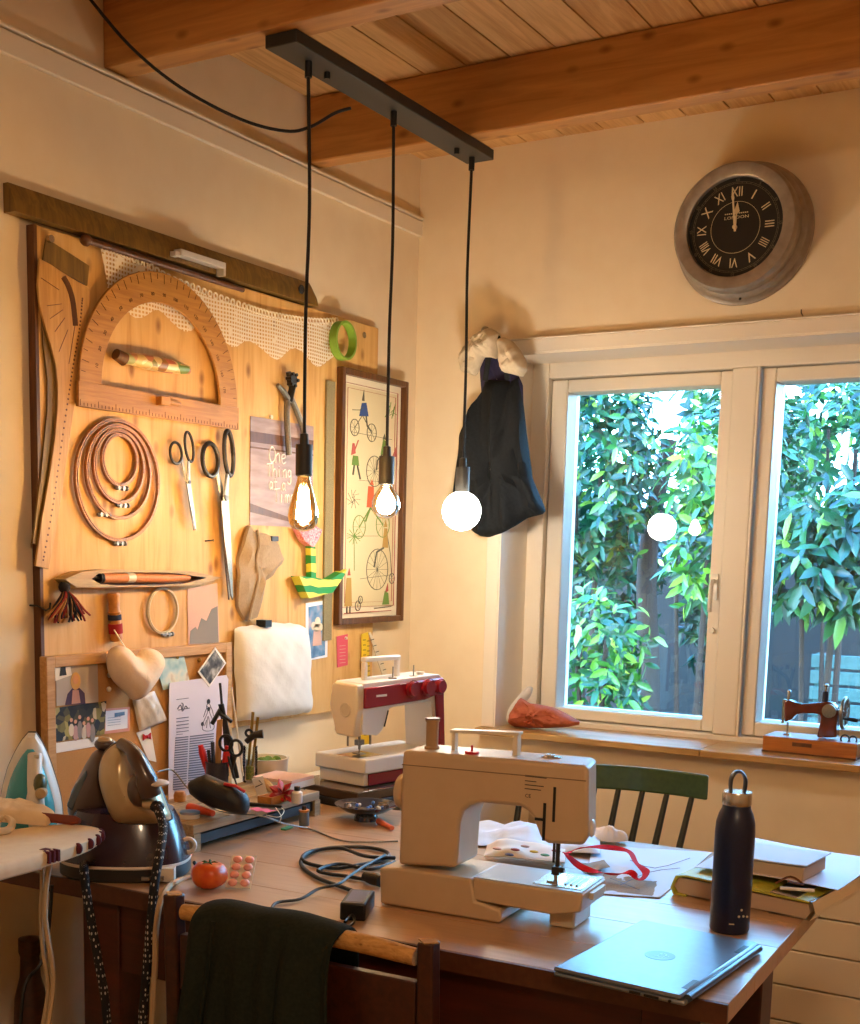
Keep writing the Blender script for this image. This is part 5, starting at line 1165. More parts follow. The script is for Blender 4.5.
b = MB(); rnd = random.Random(1)
for px, py, m_ in ((497,852,1),(515,857,0),(534,854,2),(545,856,3),(509,862,4),(556,852,0),(525,849,1)):
    p = onz(px, py, TZ+.03); b.ell((p.x, p.y, TZ+.026+.018*(.6+.5*fbm(p.x+5, p.y-5, 18))), (.009,.006,.0022), 10, 6, mi=m_)
b.build('printed_shapes', ['stitch_red','card_pink','tape_yellow','green_scrap','stitch_blue'], fl)
for k, (px, py, rr) in enumerate(((612,841,.022),(500,829,.03),(575,845,.025))): pass
b = MB(); a = onz(608, 842, TZ); pillow(b, [(a.x+math.cos(t)*.035*(1+.2*math.sin(3*t)), a.y+math.sin(t)*.025, 0) for t in [k*.35 for k in range(18)]], (a.x, a.y), .024, .022, wob=lambda x, y: .006*fbm(x, y, 90)); o = b.build('fabric_scrap', 'floral'); o.location.z = TZ+.006; tag(o, 'small crumpled pale scrap beside the machine head at the far table edge', 'scrap')
plain('ribbon_red', 'C8141C', .85, spec=.1)
def ribbon(pts, w, lab=None):
    P = spline([tuple(onz(p[0], p[1], p[2])) for p in pts], 6); b = MB(); rows = []
    for i, p in enumerate(P):
        p = Vector(p); t = (Vector(P[min(i+1, len(P)-1)])-Vector(P[max(i-1, 0)])); s = t.cross(Vector((0,0,1))).normalized(); tw = .5*math.sin(i*.35)
        rows.append([tuple(p-s*w*math.cos(tw)-Vector((0,0,w*math.sin(tw)))), tuple(p), tuple(p+s*w*math.cos(tw)+Vector((0,0,w*math.sin(tw))))])
    b.grid(rows, .0008); return b
b = ribbon([(566,853,.79),(580,848,.785),(605,847,.78),(628,851,.775),(636,862,.772),(646,872,.768),(640,879,.765),(630,872,.775),(616,874,.768),(598,872,.768),(580,866,.772),(566,853,.78)], .007)
tag(b.build('red_ribbon', 'ribbon_red', smooth=60), 'loop of red ribbon lying on the paper pattern right of the machine', 'ribbon')
sheet('fabric_scrap', 'dark patterned scrap beneath the red ribbon', 'scrap', [(575,866),(604,861),(610,868),(585,874)], TZ+.010, 'linen', wob=.006, ws=50)
# folder pile
glassy('clear_plastic', (.86,.9,.92,1), .12)
plain('folder_yellow', 'B8B430', .45, c2='C4BE48', sc=12); plain('folder_grey', 'A8A49C', .35); plain('page_edge', 'C8AE90', .85)
A = onz(812, 921, TZ); Bp = onz(676, 894, TZ); FA = math.degrees(math.atan2((A-Bp).y, (A-Bp).x)); FPF = FT(Bp, FA); wdt = (A-Bp).length; dpt = .33
fo = thing('document_folder', 'yellow green document folder stuffed with papers beside the bottle', 'folder', FPF)
b = MB(); n = 12; L = []
for i in range(n+1):
    y = dpt*i/n; L.append((y, 0))
b.loft([[(.006, y0_, .002), (wdt-.01, y0_, .002), (wdt-.004, y0_, .012), (wdt-.008, y0_, .026), (.0, y0_, .030), (-.006, y0_, .016)] for y0_ in (0, dpt*.5, dpt)]); b.build('paper_block', 'page_edge', fo, smooth=30)
b = MB(); b.loft([[(-.008, y_, .012), (-.003, y_, .001), (.02, y_, .0), (.02, y_, .003), (.0, y_, .004), (-.004, y_, .014), (.004, y_, .030), (.02, y_, .034), (wdt-.005, y_, .029), (wdt-.005, y_, .032), (.02, y_, .037), (.0, y_, .033)] for y_ in (-.006, dpt*.5, dpt+.002)], smooth if False else True); b.build('folder_cover', 'folder_yellow', fo, smooth=30)
b = MB(); b.loft([[(wdt-.07, y_, .0005), (wdt-.002, y_, .0005), (wdt+.006, y_, .014), (wdt, y_, .031), (wdt-.07, y_, .035), (wdt-.07, y_, .0345), (wdt-.001, y_, .030), (wdt+.004, y_, .014), (wdt-.003, y_, .002), (wdt-.07, y_, .001)] for y_ in (-.004, dpt*.5, dpt+.004)]); b.build('plastic_sleeve', 'clear_plastic', fo, smooth=40)
b = MB(); b.tube([(.09, -.007, .036), (.11, -.010, .02), (.115, -.010, .006)], .0012, 5); b.build('elastic', 'grey_ink', fo)
sh2 = thing('paper_sheet', 'pale lilac sheet lying on top of the folder', 'paper', FT(Bp+Vector((0,0,.039)), FA+5)); b = MB(); b.grid([[(.02+.235*i/8, .03+.28*j/8, .004*math.sin(i*.4+j*.3)+.004) for j in range(9)] for i in range(9)], .001); b.build('sheet', 'sheet_paper', sh2)
BK = FT(onz(756, 874, TZ+.046), FA+2); bk = thing('thick_notebook', 'thick bundle of papers with pale cover lying on the folder behind the bottle', 'notebook', BK)
b = MB(); b.box(-.05, .078, 0, .11, .0, .023); b.build('page_block', 'page_edge', bk, bev=.002); b = MB(); b.grid([[(-.053+.137*i/8, -.004+.118*j/4, .024+.003*(i/8)**3) for j in range(5)] for i in range(9)], .002); b.build('cover', 'pattern_paper', bk)
bk.matrix_world = BK
b = MB(); a = onz(780, 888, TZ+.049); b.tube([a, a+Vector((.05,.012,.001))], .0028, 8); tag(b.build('white_pen', 'white_plastic'), 'white pen lying on the folder in front of the bundle of papers', 'pen')
b = MB(); a = onz(790, 884, TZ+.049); P = [a+Vector(v) for v in ((-.02,-.01,0),(.0,.0,.012),(.02,.0,.002),(.0,-.016,.008))]; b.tube(spline([tuple(p) for p in P], 4), .002, 6); tag(b.build('spectacles', 'dark_wood'), 'dark curved spectacle arm lying on the folder near the white pen', 'spectacles')
# ------------------------------------------------------------------ steam station, irons, ironing board
plain('aubergine', '2C1A28', .25, coat=.4, c2='34202E', sc=6); plain('brown_plastic', '4A362E', .3, coat=.4); plain('champagne', 'B8A078', .28, .35, c2='C4AE88', sc=5); plain('pale_trim', 'D8D0C4', .4); plain('tank_blue', '4A5A66', .12, coat=.5)
ST = onz(125, 872, TZ); SF3 = FS((ST.x, ST.y+.01, TZ), 31.46)
def sp3(px, py, w=0): return loc(SF3, px, py, w)
st = thing('steam_station', 'dark purple steam ironing station carrying a docked gold iron at the table end', 'steam iron', SF3)
xL = sp3(62, 862)[0]; xR = sp3(190, 862)[0]; xc = (xL+xR)/2; rx = (xR-xL)/2
def ov(rx_, rz_, y, cx=0, n=48, e=2.4): return [(xc+cx+math.copysign(abs(math.cos(a))**(2/e), math.cos(a))*rx_, y, math.copysign(abs(math.sin(a))**(2/e), math.sin(a))*rz_) for a in [2*PI*k/n for k in range(n)]]
H1 = sp3(126, 800)[1]
b = MB(); b.loft([ov(rx*.96, .085, 0), ov(rx, .09, .004), ov(rx, .09, .024)][::-1]); b.build('station_foot', 'black_plastic', st)
b = MB(); b.loft([ov(rx*1.005, .091, .024), ov(rx*1.012, .092, .026), ov(rx*1.005, .091, .029)][::-1]); b.build('trim_line', 'pale_trim', st)
b = MB(); b.loft([ov(rx, .09, .029), ov(rx*.97, .086, .045), ov(rx*.90, .078, .07), ov(rx*.82, .07, .095), ov(rx*.74, .062, .112), ov(rx*.3, .03, .116)][::-1]); b.build('station_body', 'aubergine', st)
a = sp3(172, 874, .09)
b = MB()
for k, (px0, px1) in enumerate(((141,149),(151,156),(158,163))):
    x0, y0 = sp3(px0, 871, .093); x1, _ = sp3(px1, 871, .093); b.box(x0, x1, .007, .013, .078, .0935-.006*abs((x0+x1)/2-xc)/rx)
b.build('brand_badge', 'dull_steel', st)
x0, y0 = sp3(170, 872); b = MB(); b.box(x0-.004, x0+.020, .003, .026, .06, .081); b.build('sticker', 'pale_trim', st)
b = MB(); x, y = sp3(189, 846); b.ring((x, .05, .01), .012, .004, 18, 6); b.build('steam_dial', 'pale_trim', st)
# rear water tank leaning up
q = [sp3(*p, -.03) for p in ((68,808),(72,790),(85,765),(93,752),(100,748),(115,752),(120,780),(128,812),(100,822),(72,822))]
b = MB(); c = (sum(p[0] for p in q)/len(q), sum(p[1] for p in q)/len(q)); pillow(b, [(p[0], p[1], 0) for p in q], c, .05, .04, back=.04); tk = b.build('water_tank', 'brown_plastic', st, smooth=60); tk.location = (0, 0, -.03)
q = [sp3(*p, .01) for p in ((66,806),(74,786),(86,770),(88,776),(80,796),(72,812))]
b = MB(); b.prism(q, -.004, .012); b.build('tank_window', 'tank_blue', st, bev=.004, label='bluish clear tank window')
# docked iron: soleplate shell, handle, grip
SI = SF3 @ Matrix.Translation((0, 0, .045)); 
def si(px, py, w=0): return loc(SI, px, py, w)
sole = [si(*p) for p in ((121,741),(130,742),(140,750),(150,765),(160,785),(168,806),(172,818),(160,822),(140,823),(120,822),(111,812),(104,795),(100,778),(101,762),(108,749))]
ir = thing('steam_iron', 'champagne gold iron with dark handle docked on the purple steam station', 'iron', SI)
sl2 = spline([(p[0], p[1], 0) for p in sole], 3, True); c = si(132, 790)
b = MB(); pillow(b, [(c[0]+(p[0]-c[0])*1.03, c[1]+(p[1]-c[1])*1.03, 0) for p in sl2], c, .012, .02, back=.012); b.build('soleplate', 'dark_steel', ir, smooth=60)
b = MB(); pillow(b, sl2, c, .062, .075); sh_ = b.build('iron_shell', 'champagne', ir, smooth=70); sh_.location = (0, 0, .004)
b = MB(); P = [si(121,743,.03), si(132,752,.06), si(143,775,.085), si(150,797,.085)]; zz = (.03,.062,.08,.075)
b.tube(spline([(p[0], p[1], z) for p, z in zip(P, zz)], 5), [(.010,.008)]*6+[(.013,.010)]*5+[(.017,.012)]*5, 12); b.build('handle', 'brown_plastic', ir)
b = MB(); x, y = si(140, 790, .06); b.ell((x, y, .055), (.022,.030,.022), 18, 12); g3 = b.build('grip_base', 'brown_plastic', ir)
b = MB(); x, y = si(141, 786, .085); b.ell((x, y, .076), (.010,.007,.006), 14, 8); b.build('steam_button', 'black_plastic', g3)
b = MB(); P = [si(126,746,.05), si(141,752,.05), si(153,768,.05), si(163,788,.05)]; 
b = MB(); x, y = si(155, 784, .08); b.ell((x, y, .07), (.022,.006,.02), 16, 8); b.build('thumb_rest', 'pale_trim', ir)
b = MB(); x, y = si(150, 803, .07); b.lathe([(.001, -.012), (.007, -.012), (.010, 0), (.009, .008), (.001, .010)], 16, (x, y-.002, .07), 'X'); b.build('cord_collar', 'champagne', ir)
b = MB(); x2, y2 = si(158, 807, .08); b.ell((x2-.003, y2, .074), (.013,.010,.010), 12, 8); b.build('cord_joint', 'black_plastic', ir)
# old style front of tank top
b = MB(); x, y = sp3(104, 744, -.02); b.ell((x, y-.002, -.03), (.019,.012,.016), 16, 10); b.build('tank_cap', 'brown_plastic', st); b = MB(); b.ell((x, y+.006, -.026), (.013,.006,.012), 14, 8); b.build('cap_button', 'champagne', st)
# polka dot hoses hanging from the station
mt, nt, bb = base('hose_dots'); vo = N(nt, 'ShaderNodeTexVoronoi'); vo.inputs['Scale'].default_value = 210; vo.inputs['Randomness'].default_value = .0
nt.links.new(coords(nt, (1,1,.5)), vo.inputs['Vector']); nt.links.new(ramp(nt, vo.outputs['Distance'], [(.26,'B8B0A8'),(.32,'0E0C10')]), bb.inputs['Base Color']); bb.inputs['Roughness'].default_value = .8
HP = [SI @ Vector((x2-.003, y2-.004, .078)), SI @ Vector((x2-.001, y2-.03, .088)), onz(161,850,.80)]
def hang(pts, y): return [tuple(ony(p[0], p[1], p[2] if len(p) > 2 else y)) for p in pts]
e0 = SI @ Vector((x2-.002, y2, .078))
b = MB(); P = [tuple(e0), tuple(ony(163,826,e0.y-.015)), tuple(ony(160,852,-1.70)), tuple(ony(155,880,-1.725)), tuple(ony(151,920,-1.735)), tuple(ony(147,965,-1.735)), tuple(ony(142,1030,-1.73)), tuple(ony(140,1100,-1.72))]; b.tube(spline(P, 6), .0075, 10); tag(b.build('steam_hose', 'hose_dots'), 'black hose with pale dots hanging from the gold iron past the table edge', 'hose')
b = MB(); P = hang([(84,868,-1.70),(86,890,-1.715),(91,920,-1.72),(98,960,-1.725),(105,1000,-1.725),(110,1060,-1.72)], -1.72); P = [tuple(onz(85, 858, TZ+.012))] + P; b.tube(spline(P, 6), .0075, 10); tag(b.build('mains_hose', 'hose_dots'), 'black hose with pale dots hanging from the left side of the purple station', 'hose')
plain('cord_tan', 'B49C7A', .7)
b = MB(); P = [tuple(onz(192, 876, TZ+.004)), tuple(onz(176, 882, TZ+.004)), tuple(ony(167, 889, -1.71)), tuple(ony(160, 903, -1.745)), tuple(ony(156, 930, -1.75)), tuple(ony(155, 965, -1.75)), tuple(ony(153, 1000, -1.75)), tuple(ony(150, 1060, -1.74))]; b.tube(spline(P, 6), .005, 8); tag(b.build('flex_cord', 'cord_tan'), 'plain beige cord hanging over the table edge beside the dotted hose', 'cord')
b = MB(); P = [tuple(onz(194, 862, TZ+.02)), tuple(onz(197, 868, TZ+.008)), tuple(onz(196, 874, TZ+.004)), tuple(onz(204, 876, TZ+.004))]; b.tube(spline(P, 4), .003, 6); tag(b.build('cable', 'wire_black'), 'short black cable behind the tomato', 'cable')

# teal iron standing on its heel
II = onz(36, 862, TZ)+Vector((-.02, .06, 0)); IF = FS((II.x, II.y, TZ), 31.46+10)
plain('iron_teal', '2E8A92', .25, coat=.4, c2='3A98A0', sc=4); plain('iron_white', 'D8D0C2', .35); plain('olive_plastic', '4A4E2A', .4)
def ii(px, py, w=0): return loc(IF, px, py, w)
ti = thing('steam_iron', 'teal and white iron standing on its heel behind the ironing board', 'iron', IF)
ol = [ii(*p) for p in ((32,730),(38,735),(47,752),(55,775),(61,797),(63,815))]; orr = [ii(*p) for p in ((-2,812),(1,792),(7,768),(17,747),(26,734))]
bx0, bx1 = ii(-3, 840)[0], ii(63, 840)[0]
ol = [tuple(v)[:2] for v in spline([(p[0], p[1], 0) for p in ol+[(bx1, .0), (bx0+.0, .0)]+orr], 2, True)]
ol = [(x, max(0.0, y)) for x, y in ol]
cI = ((bx0+bx1)/2, .09)
b = MB(); A_ = polar(ol, 64, Vector(cI)); 
b.loft([[(x, y, -.012) for x, y in A_], [(x, y, -.004) for x, y in A_]]); b.build('soleplate', 'black_plastic', ti)
def sc_(f): return [(cI[0]+(x-cI[0])*f, cI[1]+(y-cI[1])*f) for x, y in A_]
b = MB(); b.loft([[(x, y, -.004) for x, y in sc_(.99)], [(x, y, .012) for x, y in sc_(.94)], [(x, y, .02) for x, y in sc_(.80)]]); b.build('body_skirt', 'iron_white', ti)
b = MB(); b.loft([[(x, y, .012) for x, y in sc_(.82)], [(x, y, .03) for x, y in sc_(.76)], [(x, y, .042) for x, y in sc_(.60)], [(x, y, .05) for x, y in sc_(.35)]]); b.build('water_tank', 'iron_teal', ti, smooth=60)
b = MB(); P = [(ii(37, 762)[0], ii(37, 752)[1], .035), (ii(38, 775)[0], ii(38, 775)[1], .065), (ii(40, 800)[0], ii(40, 800)[1], .08), (ii(42, 830)[0], max(.02, ii(42, 830)[1]), .06)]; b.tube(spline(P, 5), [(.013,.012)]*8+[(.0155,.014)]*8, 14, flat=(1,0,0)); hd = b.build('handle', 'iron_white', ti)
b = MB(); x, y = ii(40, 785, .08); b.ell((x, y, .075), (.012,.020,.018), 14, 10); b.build('dial_recess', 'olive_plastic', ti); b = MB(); x, y = ii(41, 793, .09); b.cyl((x, y, .085), (x, y, .100), .011, .009, 18); b.build('temperature_dial', 'champagne', ti)
b = MB(); x, y = ii(37, 756, .04); b.box(x-.004, x+.004, y-.003, y+.003, .045, .052); b.build('spray_nozzle', 'steel', ti)

# ironing board along the left wall with cover
plain('cover_cream', 'E2CAA4', .85, c2='E8D4B0', sc=12); plain('maroon_print', '5A1A26', .85)
IZ = .866
tipp = onz(99, 829, IZ); ax = .27
bo_ = thing('ironing_board', 'ironing board with pale cover along the left wall, its nose reaching the table', 'ironing board', FT((tipp.x-.035, tipp.y+.02, 0)))
w2 = .088
def bout(f=1.0): return [(-w2*f, -1.1), (w2*f, -1.1)] + [(math.cos(a)*w2*f*(1.0 if True else 1), -.30+math.sin(a)*.30) if False else (math.copysign(abs(math.cos(a))**.8, math.cos(a))*w2*f, -.27+abs(math.sin(a))**.9*.27*f) for a in [PI*k/18 for k in range(19)]]
b = MB(); b.loft([[(x, y, IZ-.022) for x, y in bout(.97)], [(x, y, IZ-.014) for x, y in bout(1)], [(x, y, IZ-.004) for x, y in bout(1)], [(x, y, IZ) for x, y in bout(.95)]]); cv = b.build('board_cover', 'cover_cream', bo_, smooth=50)
b = MB()
for k in range(5):
    a = PI*(.20+.055*k); x, y = math.copysign(abs(math.cos(a))**.8, math.cos(a))*w2, -.27+abs(math.sin(a))**.9*.27; b.ell((x*1.0, y-.003, IZ-.010), (.008,.006,.009), 10, 8)
b.build('printed_trim', 'maroon_print', cv, label='maroon printed scallops at the nose')
p = onz(52, 848, IZ) - Vector((tipp.x-.035, tipp.y+.02, 0)); b = MB()
for k in (-1, 0, 1): b.box(w2-.012, w2+.0012, p.y-.012+k*.009-.002, p.y-.012+k*.009+.002, IZ-.017, IZ+.0004-(.0)); 
b.box(w2-.024, w2-.012, p.y-.018, p.y-.006, IZ-.001, IZ+.0006); b.build('printed_emblem', 'maroon_print', cv)
b = MB(); b.box(-.055, .055, -1.08, -.16, IZ-.034, IZ-.022); b.build('board_frame', 'cream_plastic', bo_)
for s in (-1, 1):
    b = MB(); b.tube([(s*.07, -.95, IZ-.034), (s*.08, -.50, .012)], .009, 8); b.tube([(s*.05, -.55, IZ-.034), (s*.06, -1.0, .012)], .009, 8); b.build('leg', 'dull_steel', bo_)
# tie strings hanging from the cover
def string(pts, lab, r=.0028, m_='cord_tan', x=.45):
    P = [tuple(onx(p[0], p[1], x)) for p in pts]; b = MB(); b.tube(spline(P, 5), r, 6); return tag(b.build('tie_string', m_), lab, 'string')
XS = .455
string([(53,850),(49,868),(46,890),(45,915),(48,940),(52,965),(53,990),(47,1030)], 'right hand twisted tie string hanging from the ironing board nose', .0042, x=XS)
string([(42,862),(42,890),(41,920),(43,950),(47,975),(48,995),(42,1030)], 'left hand beige tie string hanging from the ironing board nose', .0036, x=XS-.02)
string([(52,885),(50,915),(47,940),(40,965),(25,985),(20,1030)], 'black cord hanging behind the beige tie strings', .003, 'wire_black', x=.30)
# folded cloth and wooden handle on the board
plain('cloth_cream2', 'DCC4A0', .9, bmp=.3, sc=25)
a = onz(20, 806, IZ+.02); q = [onz(*p, IZ+.002) for p in ((-40,818),(48,826),(56,815),(40,808),(10,804),(-30,802))]; c = (sum(p.x for p in q)/6, sum(p.y for p in q)/6)
b = MB(); pillow(b, [(p.x, p.y, 0) for p in q], c, .016, .03, wob=lambda x, y: .004*fbm(x, y, 60)); o = b.build('folded_cloth', 'cloth_cream2', smooth=60); o.location.z = IZ+.0015; tag(o, 'folded cream cloth lying on the ironing board in front of the teal iron', 'cloth')
plain('brush_brown', '7A3420', .5)
b = MB(); a = onz(22, 815, IZ+.008); c = onz(80, 821, IZ+.007); 
b.tube([a, a.lerp(c, .3), a.lerp(c, .9), c], [(.006,.004),(.009,.005),(.009,.005),(.004,.004)], 8); tag(b.build('clothes_brush', 'brush_brown'), 'flat red brown wooden handle lying across the ironing board', 'brush')
b = MB(); P = [onz(*p, IZ+.006) for p in ((-8,822),(4,818),(12,822),(8,830),(-8,832))]; b.tube(spline([tuple(p) for p in P], 4), .006, 8); tag(b.build('fabric_strap', 'cloth_cream2'), 'rolled cloth strap on the ironing board at the left picture edge', 'strap')
# wooden skittle like thing under the table
sk = onz(28, 1060, 0.0); sk = onx(30, 965, .09); sk.z = 0; b = MB(); b.lathe([(.001,0),(.035,0),(.038,.02),(.036,.34),(.030,.46),(.020,.50),(.018,.54),(.021,.55),(.021,.575),(.001,.58)], 20); tag(b.build('wooden_bottle', 'chair_brown', F=FT(sk)), 'dark brown bottle shaped thing standing on the floor under the left end of the table', 'bottle')
# ------------------------------------------------------------------ chair in front, with the jacket
wood('bark_roll', 'A8763A', 'CFA05E', 'X', 30, .4, .7, knots=('6E4418', 18))
CFF = FT((.647, -1.79, 0), 2.0); CW2 = .425
ch = thing('dining_chair', 'dark brown wooden chair in the foreground with its back towards us', 'chair', CFF)
for x, top_ in ((0, .803), (CW2, .803)):
    b = MB(); b.tube([(x, 0, 0), (x, .015, .45), (x, 0, top_-.02), (x, 0, top_)], [(.019,.017),(.019,.017),(.017,.015),(.017,.015)], 4, flat=(1,1,0)); b.build('leg', 'chair_brown', ch, bev=.003, smooth=20, label='rear leg running up into the back post')
for x in (0, CW2):
    b = MB(); b.prism([(x-.0155,0),(x,-.0135),(x+.0155,0),(x,.0135)], .8025, .8042); b.build('post_end', 'bark_roll', ch, label='pale worn top of the post')
for x in (.01, CW2-.01):
    b = MB(); b.box(x-.016, x+.016, .35, .382, 0, .43); b.build('leg', 'chair_brown', ch, bev=.003)
b = MB(); b.box(-.018, CW2+.018, .0, .40, .43, .455); b.build('seat', 'chair_brown', ch, bev=.006)
b = MB(); b.tube([(.018, 0, .778), (.10, .002, .782), (.21, .003, .784), (.33, .002, .782), (CW2-.018, 0, .778)], [.012,.0135,.014,.0135,.012], 16); b.build('crest_rail', 'bark_roll', ch, label='tan rounded crest rail')
b = MB(); b.box(.015, CW2-.015, -.006, .010, .66, .745); b.build('back_panel', 'chair_brown', ch, bev=.002)
b = MB(); b.box(.015, CW2-.015, -.004, .012, .52, .56); b.build('lower_rail', 'chair_brown', ch, bev=.002)
for y0_ in (.02, .36):
    b = MB(); b.cyl((.0, y0_, .2), (CW2, y0_, .2), .010, n=10); b.build('stretcher', 'chair_brown', ch)
plain('jacket_cloth', '1C211A', .9, c2='242920', sc=40, bmp=.3, spec=.15)
JFm = CFF
def jk(px, py): p = ony(px, py, -1.80); return (JFm.inverted() @ p)
xl, xr = jk(187, 905).x+.022, jk(341, 937).x
rows = []
nx, nv = 40, 40
for i in range(nx+1):
    s = i/nx; x = xl+(xr-xl)*s; r = []
    for j in range(nv+1):
        t = j/nv
        if t < .18: q = t/.18; y, z = .055, .56+.225*q; 
        elif t < .36: a = PI*(t-.18)/.18; y, z = .055*math.cos(a)*.55+.02*(1-(t-.18)/.18)*.9, .777+.025*math.sin(a)
        else: q = (t-.36)/.64; y, z = -.030-.035*q**.7, .778-.36*q
        if t <= .18: y = .045
        q = max(0, (t-.3)/.7); f = .026*q**.5*(math.sin(s*9+.8)+.6*math.sin(s*17+q*2)+.4*math.sin(s*29-q*3))
        e = (1-abs(2*s-1)**6)
        r.append((x+.006*math.sin(q*7+s*4), y-abs(f)*.9-.006, z+.006+.0015*math.sin(s*13)-.010*(1-e)))
    rows.append(r)
b = MB(); b.grid(rows, .006); jo = b.build('jacket', 'jacket_cloth', F=JFm, smooth=80, sub=1); tag(jo, 'dark green black jacket draped over the back of the foreground chair', 'jacket')
b = MB(); P = [(rows[7][j][0], rows[7][j][1]-.006, rows[7][j][2]) for j in range(14, 40, 2)]; b.tube(spline(P, 3), .003, 6); b.build('seam', 'jacket_cloth', jo)

# green spindle chair behind the table
plain('chair_green', '334A1E', .3, coat=.3, c2='3E5624', sc=20); plain('spindle_black', '141A10', .35)
GFm = FT((1.078, -.60, -.008), 19); GW = .42
gc = thing('spindle_chair', 'dark green spindle back chair on the far side of the table', 'chair', GFm)
def cy(x): return .065*(1-(2*(x+GW/2)/GW)**2)
b = MB(); L = []
for k in range(17):
    x = -GW+GW*k/16; y = cy(x); L.append([(x, y-.010, .818), (x, y+.010, .818), (x, y+.016, .868), (x, y-.004, .870)])
b.loft(L[::-1]); b.build('crest_rail', 'chair_green', gc, bev=.004)
for k in range(8):
    x = -GW+.03+(GW-.06)*k/7; b = MB(); b.tube([(x*.86-.085, cy(x)-.15, .45), (x*.93-.042, cy(x)-.075, .63), (x, cy(x), .825)], [.008,.0085,.006], 10); b.build('spindle', 'spindle_black', gc)
b = MB(); b.prism([(-GW-.06, -.07), (-.04, -.07), (-.02, -.41), (-GW-.05, -.41)], .43, .46); b.build('seat', 'chair_green', gc, bev=.01)
for x, y, x2, y2 in ((-GW+.0,-.12,-GW-.05,-.06), (-.08,-.12,-.05,-.06), (-GW+.0,-.37,-GW-.03,-.40), (-.06,-.37,-.03,-.40)):
    b = MB(); b.tube([(x, y, .435), (x2, y2, 0)], [.014,.010], 10); b.build('leg', 'spindle_black', gc)
for x in (-GW+.03, -.03):
    b = MB(); b.cyl((x-.05, -.09, .18), (x-.05, -.39, .18), .008, n=8); b.build('stretcher', 'spindle_black', gc)

# chest of drawers under the window
plain('chest_white', 'E8D8BC', .5)
DF = FT((1.098, -.104, 0)); dc = thing('drawer_chest', 'cream white chest of shallow drawers under the window at the right', 'chest of drawers', DF)
b = MB(); b.box(0, .80, .012, .098, 0, .552); b.build('chest_body', 'chest_white', dc, bev=.002)
for k in range(6):
    b = MB(); z = .006+.091*k; b.box(.0, .80, -.004, .014, z+.002, z+.0885); b.build('drawer', 'chest_white', dc, bev=.0015)

# cloths on the sill
plain('terracotta_cloth', 'A85238', .9, c2='B4603F', sc=20, bmp=.2); plain('white_cloth', 'E0DAD4', .9)
SZ = .8305
KF2 = FB(545, 720, .0)
cfr = mtx(Vector((1,0,0)), Vector((0,0,1)), Vector((0,-1,0)), ony(545, 726, .03)); cfr.translation.z = SZ
def kk(px, py, w=0): return loc(cfr, px, py, w)
q = [kk(*p) for p in ((509,722),(511,712),(519,701),(521,697),(527,703),(537,704),(552,707),(563,712),(577,720),(583,724),(568,727),(550,728),(530,728),(515,727))]
q = [(x, max(y, .001)) for x, y in q]; c = (sum(p[0] for p in q)/len(q), sum(p[1] for p in q)/len(q))
b = MB(); pillow(b, [(p[0], p[1], 0) for p in q], c, .045, .035, back=.03, n=90, wob=lambda x, y: .014*fbm(x, y, 55)+.008*fbm(y, x, 120)); o = tag(b.build('terracotta_cloth', 'terracotta_cloth', F=cfr, smooth=35), 'crumpled terracotta cloth lying on the left end of the window sill', 'cloth')
q = [kk(*p) for p in ((497,725),(497,718),(504,706),(512,696),(521,687),(525,688),(524,696),(518,704),(510,714),(508,722),(520,726))]
q = [(x, max(y, .001)) for x, y in q]; c = (sum(p[0] for p in q)/len(q), sum(p[1] for p in q)/len(q))
c = kk(509, 711)
b = MB(); pillow(b, [(p[0], p[1], 0) for p in q], c, .02, .02, back=.02); W_ = cfr.copy(); W_.translation.y += .05; tag(b.build('white_cloth', 'white_cloth', F=W_, smooth=50), 'white cloth propped in the sill corner behind the terracotta cloth', 'cloth')
# toy sewing machine on the sill
a = onz(762, 751, SZ); e = onz(856, 760.5, SZ); TA = math.degrees(math.atan2((e-a).y, (e-a).x)); tl = (e-a).length
TM = FS(a, TA)
ty = thing('toy_sewing_machine', 'small vintage brown hand crank sewing machine on a wooden base on the window sill', 'toy sewing machine', TM)
def tq(px, py, w=0): return loc(TM, px, py, w)
hb_ = .040
b = MB(); b.box(0, tl, .002, hb_, -.11, 0); tbz = b.build('wooden_base', 'toy_base', ty, bev=.002)
b = MB(); b.box(-.001, tl+.001, 0, .004, -.111, .001); b.build('base_edge', 'dark_wood', tbz)
x, y = tq(802, 745); b = MB(); b.loft([[(x-.024, y-.005, .0003), (x+.024, y-.005, .0003), (x+.024, y+.005, .0003), (x-.024, y+.005, .0003)], [(x-.024, y-.005, .0012), (x+.024, y-.005, .0012), (x+.024, y+.005, .0012), (x-.024, y+.005, .0012)]]); b.build('maker_plate', 'dark_wood', tbz, bev=.004)
plain('toy_brown', '5A2414', .22, coat=.6, c2='6A2C18', sc=10)
pts = [(785.5,700),(790,699),(796,702),(803,704),(812,703),(822,702),(829,701),(834,703),(838,707),(839,714),(838,725),(838,737),(818,737),(820,728),(822,718),(821,714),(814,713),(803,713),(797,714),(793,719),(786,722)]
q = [tq(*p, -.05) for p in pts]; b = MB(); b.prism(q, -.068, -.034); b.build('machine_body', 'toy_brown', ty, bev=.005, seg=3)
x, y = tq(829, 711, -.03); b = MB(); b.lathe([(.001, -.033), (.017, -.033), (.017, -.028), (.001, -.027)], 22, (x, y, 0), 'Z'); b.build('gear_plate', 'dull_steel', ty)
x0, y0 = tq(786, 712, -.05); b = MB(); b.box(x0-.008, x0-.001, y0-.028, y0+.032, -.06, -.042); b.cyl((x0+.006, y0-.025, -.051), (x0+.006, hb_+.004, -.051), .0025, n=8); b.box(x0-.002, x0+.014, hb_, hb_+.004, -.058, -.044); b.build('needle_bar', 'steel', ty)
